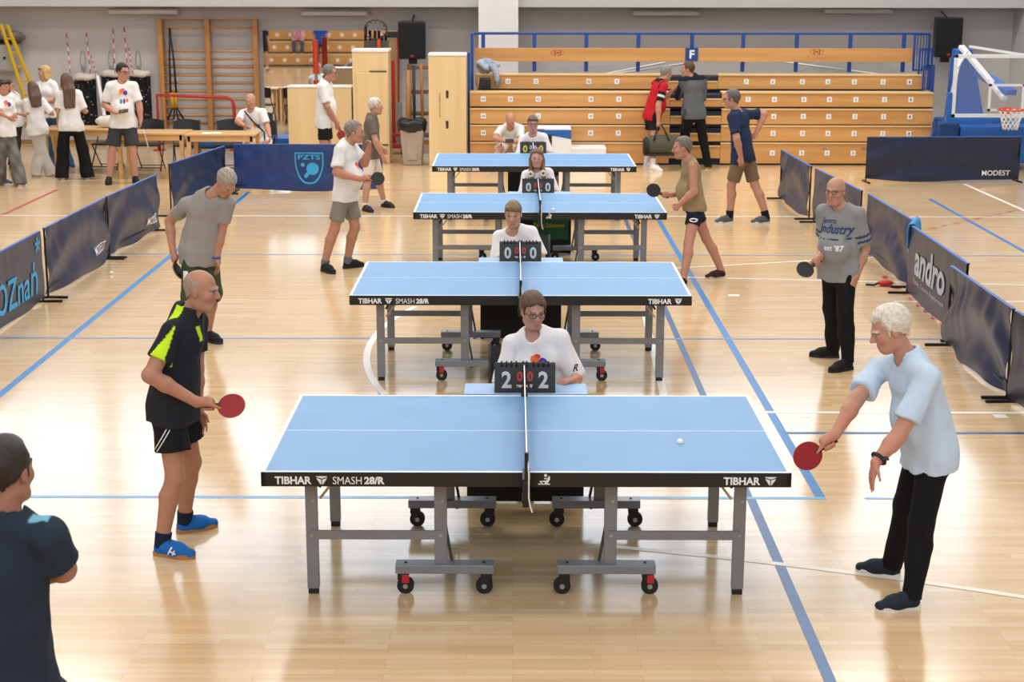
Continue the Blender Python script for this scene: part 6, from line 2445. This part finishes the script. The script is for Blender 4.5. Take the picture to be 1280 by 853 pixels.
# 5 : white t-shirt, grey shorts, third table, left end
I = person('grey haired man with moustache in white t-shirt and grey shorts', feet=(((397, 337), (425, 345)), ((430, 336), (455, 333))), pel=(431, 250, 0), neck=(433, 178, 0), head=(444, 165, 0), face=(1, -.1, -.05), hip=(1, -.25), sh=(1, -.35),
           wR=(450, 224, -.26), eR=(421, 216, -.24), wL=(461, 186, .05), eL=(456, 204, .10), hR=dict(grip=(1, -.2, .12), d=(1, -.05, -.1)), hL=dict(d=(.2, -.1, 1), curl=1.1, n=(-.8, -.3, 0), t=(0, -1, 0)),
           vox=.0125, skin='#bd8468', hair='short', hairc='#7d766e', mood='stache', shirtc='#e6e4e2', pants='shorts', pantsc='#86847c', plen=.75, shoec='#19191c', solec='#1f1f22', sock=('#6f7075', .14), belly=.035, hem=.02, fold=.006, sleeve=.75)
C, a = I['hands'][0]
racket(C, a, (.15, -1, .2), 'black table tennis bat held by the man with moustache in white t-shirt', front='#2a2b2f')
chest_print(I, .12, -.3)

# 6 : brown-grey polo and cream shorts, fourth table, left end
I = person('white haired man in brown grey polo and cream shorts', feet=(((451, 263), (470, 267)), ((473, 258), (498, 261))), pel=(463, 193, 0), neck=(465, 145, 0), head=(470, 133, 0), face=(1, -.05, -.02), hip=(1, -.1), sh=(1, -.1),
           wR=(481, 203, -.16), eR=(470, 178, -.22), wL=(478, 186, .18), hR=dict(d=(.35, 0, -1)), vox=.014, skin='#c08a70', hair='short', hairc='#c9c3ba', shirtc='#6b6058', collar=True, pants='shorts', pantsc='#d8cfc2', plen=.85, shoec='#2a2a2e', solec='#2a2a2e', sock=('#d8d6d2', .1), hem=.03)

# 7 : white t-shirt and black shorts by the counter
I = person('grey haired man in long white t-shirt and black shorts by the counter', feet=(((398, 227), (416, 229)), ((400, 222), (418, 224))), pel=(406, 158, 0), neck=(406, 102, 0), head=(413, 91, 0), face=(1, -.1, -.1), hip=(1, 0), sh=(1, -.15),
           wR=(422, 157, -.12), eR=(409, 134, -.22), hR=dict(grip=(.25, 0, -1), d=(.5, 0, -.9)), vox=.014, skin='#b98268', hair='short', hairc='#6e6a66', shirtc='#e3e2e0', pants='shorts', pantsc='#151518', plen=.7, shoec='#2a2a2e', belly=.02, hem=.04, sleeve=.78, glasses=('#333333', 'nose'), sleeve_w=.005)
C, a = I['hands'][0]
racket(C, a, (.5, -.8, 0), 'dark red table tennis bat held by the man in long white t-shirt', front='#8a2a22')

# 8 : seated man with shoulder strap at the pine table
I = person('bald man in white t-shirt seated at the pine table with a shoulder strap', Y=26.35, H=1.76, pel=('w', -4.27, 26.55, .53), neck=(314, 137, -.02), head=(313, 126, -.05), face=(-.2, -1, -.2), hip=(0, -1), seat=(1, .42),
           wR=(305, 157, -.28), eR=(297, 152, -.2), wL=(337, 170, -.3), eL=(334, 158, -.08), vox=.014, skin='#c08a72', hair='bald', hairc='#b09a8c', shirtc='#e6e4e3', pants='shorts', pantsc='#cfc9bf', plen=.9, belly=.03, hem=-.04, sleeve=.75)
chest_print(I, .13, -.3, dx=-.04)
pth = [I['N'] + I['sr'] * (.10 - .26 * t_) + I['up'] * (.01 - .42 * t_) + I['fr'] * .3 for t_ in np.linspace(0, 1, 14)]
MB().tube(project_on(I, I['shirt'], pth, Vector(-I['fr'])), .014, 6).build('shoulder_strap', mat('strap_dark', '#2c3a34', .7), I['root'], smooth='all')

# 9 : grey lettered t-shirt, right side of the second table
def f_stripe(c, loc, V, D):
    for S_, e, w, sg in D['arms']:
        ax = nrm(e - S_)
        t = (V - S_) @ ax / np.linalg.norm(e - S_)
        far = (np.linalg.norm(V - S_ - np.outer((V - S_) @ ax, ax), axis=1) < .1) & (loc[:, 0] * sg > .12)
        c[far & ((np.abs(t - .56) < .032) | (np.abs(t - .70) < .032))] = np.array(hx('#34435e'))
    return c


I = person('bald man in glasses and grey lettered t-shirt holding a black bat', feet=(((1045, 447), (1014, 446)), ((1068, 461), (1032, 467))), pel=(1048, 349, 0), neck=(1051, 256, -.02), head=(1044, 239, -.04), face=(-.55, -.85, -.05), hip=(-.75, -.6), sh=(-.5, -.85),
           wR=(1025, 322, -.1), eR=(1030, 302, .12), wL=(1070, 346, -.14), eL=(1081, 312, -.04), hR=dict(grip=(-.8, -.5, -.32), d=(-.5, -.55, -.6)), hL=dict(d=(-.4, -.3, -1), t=(-.7, -.4, 0), n=(-.3, .6, 0)),
           vox=.009, skin='#c08c72', hair='bald', hairc='#b09a8c', shirtc='#8f9091', shirt_fn=f_stripe, pants='trousers', pantsc='#141416', shoec='#151517', solec='#1c1c1e', glasses=('#1a1a1c', 'nose'), hem=.05, sleeve=.8, belly=.03, fold=.007)
C, a = I['hands'][0]
racket(C, a, (-.35, -.9, .3), 'black table tennis bat held by the man in grey lettered t-shirt', front='#17181a', back='#8a2a22')
m_pnavy = mat('print_navy', '#23406e', .7)
N, up_, sr_, fr_ = I['N'], I['up'], I['sr'], I['fr']
uu, vv = Vector(-sr_), Vector(up_)
small_mark(I, I['shirt'], Vector(N + fr_ * .25 - up_ * .155 + sr_ * .13), uu, vv, .14, .055, m_pnavy, txt='Sports', bold=.02, shear=.25)
small_mark(I, I['shirt'], Vector(N + fr_ * .25 - up_ * .25 + sr_ * .15), uu, vv, .30, .10, m_pnavy, txt='Industry', bold=.025, shear=.25)
small_mark(I, I['shirt'], Vector(N + fr_ * .25 - up_ * .285 + sr_ * .13), uu, vv, .26, .03, m_pnavy, polys=[[(0, .2), (1, .5), (1, .95), (0, .6)]], subdiv=5)
small_mark(I, I['shirt'], Vector(N + fr_ * .25 - up_ * .36 + sr_ * .07), uu, vv, .17, .05, m_letter, txt="est '87", bold=.02)

# 10 : sleeveless tan top, third table, right end
I = person('grey haired man in tan sleeveless top and navy shorts with a black bat', feet=(((908, 347), (879, 349)), ((860, 357), (832, 360))), Y=17.0, pel=(870, 268, 0), neck=(861, 199, 0), head=(852, 185, 0), face=(-1, -.05, -.12), hip=(-1, -.1), sh=(-1, -.15),
           wR=(838, 244, .1), eR=(858, 240, .24), wL=(850, 255, -.24), eL=(867, 240, -.22), hR=dict(grip=(-.75, .05, .35), d=(-1, 0, -.05)), hL=dict(d=(-.7, 0, -.75), curl=1.0, n=(.3, .9, 0), t=(-1, 0, .5)),
           vox=.012, skin='#c08468', hair='short', hair_front=.012, hairc='#6b645c', shirt='tank', shirtc='#9a8463', pants='shorts', pantsc='#1a2236', plen=.5, shoec='#3a1a22', solec='#c9b9a8', hem=-.025, fold=.007, heel=(.0, .0), belly=.02)
C, a = I['hands'][0]
racket(C, a, (-.1, -1, .1), 'black table tennis bat held by the man in tan sleeveless top', front='#191a1e')
so = [o for o in I['root'].children if o.name.startswith('shorts')][0]
small_mark(I, so, Vector(I['P'] + np.array([-.08, -.35, -.17])), (1, 0, 0), (0, 0, 1), .1, .045, m_letter, polys=[[(0, .5), (.2, .9), (.5, 1), (.5, .75), (.2, .6)], [(.5, 1), (.9, .8), (1, .5), (.8, .55), (.5, .75)], [(1, .5), (.8, .1), (.5, 0), (.5, .2), (.8, .45)], [(.5, 0), (.15, .15), (0, .5), (.2, .4), (.5, .2)]], name='crest')

# 11 : navy t-shirt and khaki shorts
I = person('man in glasses, navy t-shirt and khaki shorts walking past the bleachers', feet=(((960, 279), (940, 280)), ((919, 278), (890, 280))), pel=(930, 194, 0), neck=(921, 138, 0), head=(914, 124, 0), face=(-1, .2, -.08), hip=(-.9, .45), sh=(-.85, .5),
           wL=(926, 196, -.22), eL=(921, 174, -.26), wR=(946, 165, .1), hL=dict(d=(.1, 0, -1)), vox=.013, skin='#bd866c', hair='short', hairc='#5a5754', shirtc='#22304e', pants='shorts', pantsc='#75634f', plen=.85, shoec='#55565a', solec='#dcdcda', sock=('#17181b', .2), glasses=('#22262e', 'nose'), hem=.04, sleeve=.75, fold=.008)

# 12 : red shirt with bag
def f_red(c, loc, V, D):
    blk = np.array(hx('#17171a'))
    c[(np.abs(loc[:, 0] - .14 - .12 * (loc[:, 2] + .1)) < .022) & (loc[:, 2] > -.12)] = blk
    c[(np.abs(loc[:, 0]) < .1) & (loc[:, 2] > -.03)] = blk
    S_, e, w, sg = D['arms'][0]
    ax = nrm(e - S_)
    t = (V - S_) @ ax / np.linalg.norm(e - S_)
    arm = loc[:, 0] > .17
    c[arm & (t > .3)] = blk
    c[arm & (np.abs(t - .52) < .05)] = np.array(hx('#e6e2e0'))
    return c


I = person('man in red sports shirt and black shorts carrying a green holdall', feet=(((809, 213), (832, 216)), ((803, 209), (826, 210))), pel=(813, 149, 0), neck=(826, 101, 0), head=(833, 92, .03), face=(.85, .45, -.3), hip=(.9, .3), sh=(.9, .35),
           wR=(822, 158, -.24), eR=(823, 132, -.22), wL=(842, 112, .12), hR=dict(grip=(1, .2, 0), d=(0, 0, -1)), hL=dict(d=(.8, .2, .5)), vox=.014, skin='#bd866c', hair='short', hairc='#7f7a75', shirtc='#b81a26', shirt_fn=f_red, pants='shorts', pantsc='#1a1a1d', plen=.6, shoec='#dcdad8', solec='#e8e6e4', sock=('#d8d6d4', .3), hem=.02, belly=.03, sleeve=.75)
C, a = I['hands'][0]
# the holdall in his hand
m_holdall, m_holdblk = mat('holdall_green', '#4b4c38', .8, bump=.3, bscale=30), mat('holdall_black', '#17181a', .7)
bgx = Vector(C)
t = thing('holdall', 'dark green and black holdall carried by the man in red', 'bag', (bgx.x + .06, bgx.y, bgx.z - .50))
MB().grid(lambda u, v: ((-.30 + .60 * v) * (1 - .0 * v), .13 * math.cos(2 * math.pi * u) * (1 - .12 * (2 * v - 1) ** 4), .17 + .17 * math.sin(2 * math.pi * u) * (1 - .12 * (2 * v - 1) ** 4) - .03 * (2 * v - 1) ** 2), 20, 8).build('body', m_holdall, t, smooth='all')
for sx in (-1, 1):
    MB().lathe([(.001, 0), (.12, 0), (.15, .03), (.152, .1)], n=20, M=Matrix.Translation((sx * .31, 0, .15)) @ Matrix.Rotation(-sx * math.pi / 2, 4, 'Y') @ Matrix.Diagonal((1.05, .9, 1, 1))).build('end_panel', m_holdblk, t, smooth=True)
MB().box((-.3, -.12, -.005), (.3, .12, .03)).build('base_panel', m_holdblk, t, bevel=.02)
for sy in (-1, 1):
    MB().tube([(-.14, sy * .12, .25), (-.1, sy * .08, .4), (-.06, 0, .5), (-.0, 0, .5), (.06, sy * .08, .4), (.12, sy * .12, .25)], .014, 6).build('handle', m_holdblk, t, smooth='all')

# 13 : grey and navy jacket, black trousers
def f_hood(c, loc, V, D):
    nv = np.array(hx('#151b2c'))
    c[(loc[:, 2] > -.065)] = nv
    S_, e, w, sg = D['arms'][1]
    ax = nrm(w - e)
    t = (V - e) @ ax
    c[(loc[:, 0] < -.19) & (loc[:, 1] > .02)] = nv
    return c


I = person('man in grey jacket with navy shoulders and black trousers by the bleachers', feet=(((883, 212), (888, 209)), ((858, 212), (852, 209))), pel=(867, 146, 0), neck=(866, 95, 0), head=(859, 87, 0), face=(-1, .15, -.05), hip=(-.15, 1), sh=(-.3, .95),
           wR=(864, 116, .36), wL=(855, 113, .34), poleR=np.array([.5, -.2, -1.]), poleL=np.array([-.5, -.2, -1.]), vox=.014, skin='#b9826a', hair='short', hairc='#4a3428', shirtc='#5d6166', shirt_fn=f_hood, sleeve=1.9, pants='trousers', pantsc='#121214', shoec='#1c1c20', solec='#b07a3a', hem=.03)
MB().tube([Vector(I['P'] + np.array([-.16, -.14, .04])), Vector(I['P'] + np.array([-.19, -.16, -.1])), Vector(I['P'] + np.array([-.19, -.15, -.3]))], .012, 6).build('hanging_strap', m_black, I['root'], smooth='all')

# 14-17 : umpires behind the tables
SLV = .8
I = person('woman umpire with short brown hair and glasses in white t-shirt', Y=9.98, H=1.66, pel=('w', .22, 10.12, .50), neck=(667, 417, 0), head=(666.5, 389, -.04), face=(.3, -.92, -.22), hip=(0, -1), sh=(.05, -1), seat=(1, .40), female=True,
           wR=('w', .03, 9.72, .735), poleR=np.array([-.45, .3, -.9]), wL=('w', .38, 9.74, .735), poleL=np.array([.45, .3, -.9]), hR=dict(d=(.6, -.6, 0), n=(0, 0, -1), t=(.5, .6, 0)), hL=dict(d=(-.7, -.5, 0), n=(0, 0, -1), t=(-.5, .6, 0)),
           vox=.0085, skin='#c08a74', hair='full', hair_front=.012, hairc='#5d4432', shirtc='#e9e8ea', sleeve=.95, sleeve_w=.016, pants='trousers', pantsc='#2a3040', glasses=('#2a2a30', 'nose'), fold=.008, build=1.12)
chest_print(I, .13, -.19, dx=.0)
small_mark(I, I['shirt'], Vector(I['arms'][1][0] * .25 + I['arms'][1][1] * .75 + np.array([-.0, -.2, .0])), (1, 0, .15), (0, 0, 1), .035, .045, m_black, txt='R', bold=.02, shear=.3)
I = person('boy umpire with short fair brown hair and sullen look in white t-shirt', Y=14.72, H=1.52, pel=('w', .12, 14.9, .50), neck=(641, 287, 0), head=(641.5, 268, -.05), face=(-.12, -1, -.2), hip=(0, -1), seat=(1, .40),
           wR=('w', -.05, 14.45, .735), wL=('w', .22, 14.45, .735), poleR=np.array([-.4, .3, -.9]), poleL=np.array([.4, .3, -.9]), vox=.0105, skin='#c8957c', hair='fringe', hairc='#7d6142', shirtc='#e9e9ea', sleeve=.95, sleeve_w=.012, pants='trousers', pantsc='#2a3040', headscale=1.03, build=1.05)
I = person('girl umpire with long brown pigtails in white t-shirt', Y=19.2, H=1.56, pel=('w', .33, 19.35, .50), neck=(671, 212, 0), head=(671, 198, -.04), face=(0, -1, -.08), hip=(0, -1), seat=(1, .40), female=True,
           wR=('w', .18, 18.95, .735), wL=('w', .46, 18.95, .735), poleR=np.array([-.4, .3, -.9]), poleL=np.array([.4, .3, -.9]), vox=.0115, skin='#c9957e', hair='ponytails', hair_front=.03, hairc='#6b4e38', shirtc='#e9e8e8', sleeve=.95, sleeve_w=.012, pants='trousers', pantsc='#2a3040', build=1.05)
for sg in (-1, 1):
    c = I['N'] + I['fr'] * .115 + I['sr'] * sg * .078
    MB().tube([Vector(c) + Vector((.028 * math.cos(t_), -.02, .028 * math.sin(t_))) for t_ in np.linspace(0, 6.283, 13)[:-1]], .016, 6, closed=True).build('hair_tie', mat('scrunchie_cream', '#e3d6c8', .9), I['root'], smooth='all')
I = person('boy umpire with dark glasses in white t-shirt before the bleachers', Y=23.3, H=1.62, pel=('w', .33, 23.45, .52), neck=(666, 168, 0), head=(666, 155, -.04), face=(0, -1, -.05), hip=(0, -1), seat=(1, .40),
           wR=('w', .18, 23.05, .735), wL=('w', .46, 23.05, .735), poleR=np.array([-.4, .3, -.9]), poleL=np.array([.4, .3, -.9]), vox=.0125, skin='#c8937c', hair='fringe', hair_front=.018, hairc='#5f5044', shirtc='#e6e4e4', sleeve=.9, sleeve_w=.01, pants='trousers', pantsc='#2a3040', glasses=('#20202a', 'nose'))

# 18 : man on the bleachers with a phone
I = person('balding man in white t-shirt sitting on the bleachers looking at a phone', Y=27.2, H=1.76, pel=('w', -.02, 27.42, .52), neck=(638, 158, -.02), head=(638, 150, -.14), face=(0, -.85, -.5), hip=(0, -1), feet=(((612, 214), (611, 216.5)), ((648, 214), (649, 216.5))),
           wR=(633, 177, -.30), eR=(619, 173, -.16), wL=(641, 178, -.30), eL=(650, 176, -.14), hR=dict(d=(.6, -.5, .1)), hL=dict(d=(-.6, -.5, .1)), kneepole=(np.array([-.4, -1, .8]), np.array([.4, -1, .8])), vox=.014, skin='#c0886e', hair='bald', hairc='#7a6c62', shirtc='#e2e1e0', pants='shorts', pantsc='#1a1a1e', plen=.8, shoec='#24242a', solec='#c8c0b4', hem=-.05, sleeve=.75)
ph = (I['hands'][0][0] + I['hands'][1][0]) / 2
o = MB().box((-.075, -.04, -.006), (.075, .04, .006)).build('phone', m_black, bevel=.004)
o.location = Vector(ph) + Vector((0, -.02, .02))
o.rotation_euler = (R(35), 0, 0)
tag(o, 'dark phone in the hands of the man on the bleachers', 'phone')

# 19 : boy with a phone by the pine tables
I = person('dark haired boy in glasses, white t-shirt and dark grey shorts', feet=(((137, 229), (135, 232)), ((169, 228), (171, 231))), pel=(154, 160, 0), neck=(152, 102, 0), head=(154, 90, -.02), face=(.8, -.6, -.12), hip=(.15, -1), sh=(.2, -1),
           wR=(144, 141, -.22), eR=(130, 131, -.02), wL=(176, 150, -.03), eL=(174, 131, .02), hR=dict(d=(1, -.3, .05), n=(0, -.3, 1), t=(0, -1, .3)), hL=dict(d=(-.1, -.1, -1)), vox=.0135, skin='#c38a72', hair='full', hair_front=.016, hairc='#1e1a1a', shirtc='#e6e5e4', pants='shortsloose', pantsc='#3a3b3f', plen=.86, shoec='#18181a', solec='#18181a', glasses=('#1a1a1c', 'nose'), belly=.02, hem=.02, sleeve=.8, sleeve_w=.008)
chest_print(I, .16, -.22, two=True, dx=-.02)
o = MB().box((-.075, -.038, -.005), (.075, .038, .005)).build('phone', m_black, bevel=.003)
o.location = Vector(I['hands'][0][0]) + Vector((.06, -.02, .025))
o.rotation_euler = (R(40), R(-8), 0)
tag(o, 'dark phone in the hand of the boy in dark grey shorts', 'phone')

# 20-24 : the women around the pine tables
def f_jeans(c, V, legs):
    n = np.sin(V[:, 2] * 22 + V[:, 0] * 9) * np.sin(V[:, 0] * 31 + V[:, 1] * 17 + V[:, 2] * 6)
    return np.clip(c * (1 + .35 * n)[:, None], 0, 1)


I = person('woman with sunglasses on dark hair, printed white t-shirt and washed grey jeans', feet=(((2, 231), (10, 231)), ((17, 236), (39, 228))), pel=(5, 163, 0), neck=(2, 118, 0), head=(4, 109, 0), face=(1, -.3, -.05), hip=(1, -.25), sh=(.8, -.6), female=True,
           wR=(10, 147, -.22), eR=(-2, 140, -.18), wL=(20, 146, -.1), vox=.0135, skin='#bd8468', hair='bun', hairc='#2e221c', shirtc='#e6e4e2', pants='wide', pantsc='#6c6a66', pants_fn=f_jeans, shoec='#5a5a5e', solec='#e0ded8', glasses=('#15161a', 'head'), hem=.03, sleeve=.85, sleeve_w=.012)
chest_print(I, .15, -.2)
I = person('woman in white t-shirt and dark brown trousers hidden behind the one in grey jeans', feet=(((16, 212), (30, 213)), ((14, 208), (28, 209))), pel=(20, 157, 0), neck=(16, 117, 0), head=(12, 108, .05), face=(1, .1, 0), hip=(1, -.1), female=True,
           wR=(26, 143, -.25), vox=.0145, skin='#bd8468', hair='long', hairc='#4a3426', shirtc='#dddad6', pants='wide', pantsc='#33291f', shoec='#2a2420', hem=.0, sleeve=.8)
I = person('girl with loose brown hair, white t-shirt and wide white trousers', feet=(((46, 222), (42, 219)), ((64, 221), (66, 218))), pel=(47, 161, 0), neck=(42, 122, 0), head=(40, 111, 0), face=(-.75, .6, -.15), hip=(-.35, .9), sh=(-.5, .85), female=True,
           wR=(55, 140, .2), wL=(37, 140, .1), eL=(36, 142, -.08), vox=.0135, skin='#c08a70', hair='long', hairc='#5a4434', shirtc='#e4e2df', pants='wide', pantsc='#c6c0b8', shoec='#2a2a2c', hem=.05, sleeve=.9, sleeve_w=.012)
I = person('blonde woman with sunglasses on her head, white t-shirt and blue jeans', feet=(((66, 209), (67, 211)), ((88, 209), (92, 211))), pel=(62, 148, 0), neck=(58, 101, 0), head=(55, 91, 0), face=(-1, -.45, -.1), hip=(-.3, -1), sh=(-.35, -1), female=True,
           wR=(66, 126, -.24), wL=(56, 128, -.26), eR=(49, 129, -.1), eL=(75, 126, -.1), hR=dict(d=(1, -.1, .1)), hL=dict(d=(-1, -.1, 0)), vox=.0135, skin='#c58e74', hair='bob', hairc='#c4a468', shirtc='#e6e5e4', pants='trousers', pantsc='#3a5878', pants_fn=f_jeans, shoec='#2c4a86', solec='#d8d8d8', glasses=('#15161a', 'head'), hem=-.02, sleeve=.8)
I = person('girl with very long brown hair, white t-shirt and black trousers', feet=(((108, 225), (114, 221)), ((80, 226), (73, 222))), pel=(88, 153, 0), neck=(86, 113, 0), head=(82, 101, 0), face=(-.5, .8, -.12), hip=(-.2, 1), sh=(-.3, .95), female=True,
           wR=(98, 136, .22), wL=(70, 134, .1), eL=(72, 138, -.05), vox=.0135, skin='#c08a70', hair='longback', hairc='#5e4636', shirtc='#e4e3e2', pants='wide', pantsc='#141416', shoec='#e0dedc', hem=.02, sleeve=.85, sleeve_w=.012)

# spectators reflected in the mirror
I = person('woman in pink top and jeans sitting on the opened bleachers in the mirror', Y=3.1, H=1.66, pel=('w', -7.9, 3.1, .53), neck=('w', -7.9, 3.12, 1.02), head=('w', -7.9, 3.16, 1.18), face=(0, 1, -.1), hip=(0, 1), seat=(1, .4), feet=None, female=True,
           wR=('w', -7.8, 3.5, .62), wL=('w', -8.0, 3.5, .62), vox=.02, hair='bob', hairc='#3a2620', shirtc='#d89aa8', pants='trousers', pantsc='#44567a', hem=-.05, sleeve=1.8)
I['root'].location.z = .42
I = person('person in black shirt and shorts standing before the bleachers in the mirror', Y=7.4, H=1.75, pel=('w', -8.6, 7.4, .95), neck=('w', -8.6, 7.4, 1.46), head=('w', -8.6, 7.45, 1.63), face=(.3, .9, 0), hip=(.5, .8), seat=(1, .06), kneepole=(np.array([.5, .8, 0]),) * 2, wR=None, vox=.02, hair='short', hairc='#33281f', shirtc='#17181c', pants='shortsloose', pantsc='#17181c', plen=.6, shoec='#b04a3a', sock=('#dddddd', .2))
I = person('person in blue shirt and jeans standing before the bleachers in the mirror', Y=4.9, H=1.75, pel=('w', -6.9, 4.9, .95), neck=('w', -6.9, 4.9, 1.46), head=('w', -6.9, 4.95, 1.63), face=(0, 1, 0), hip=(0, 1), seat=(1, .06), kneepole=(np.array([0, 1., 0]),) * 2, vox=.02, hair='short', hairc='#33281f', shirtc='#2452b0', pants='trousers', pantsc='#26354f', shoec='#222222')
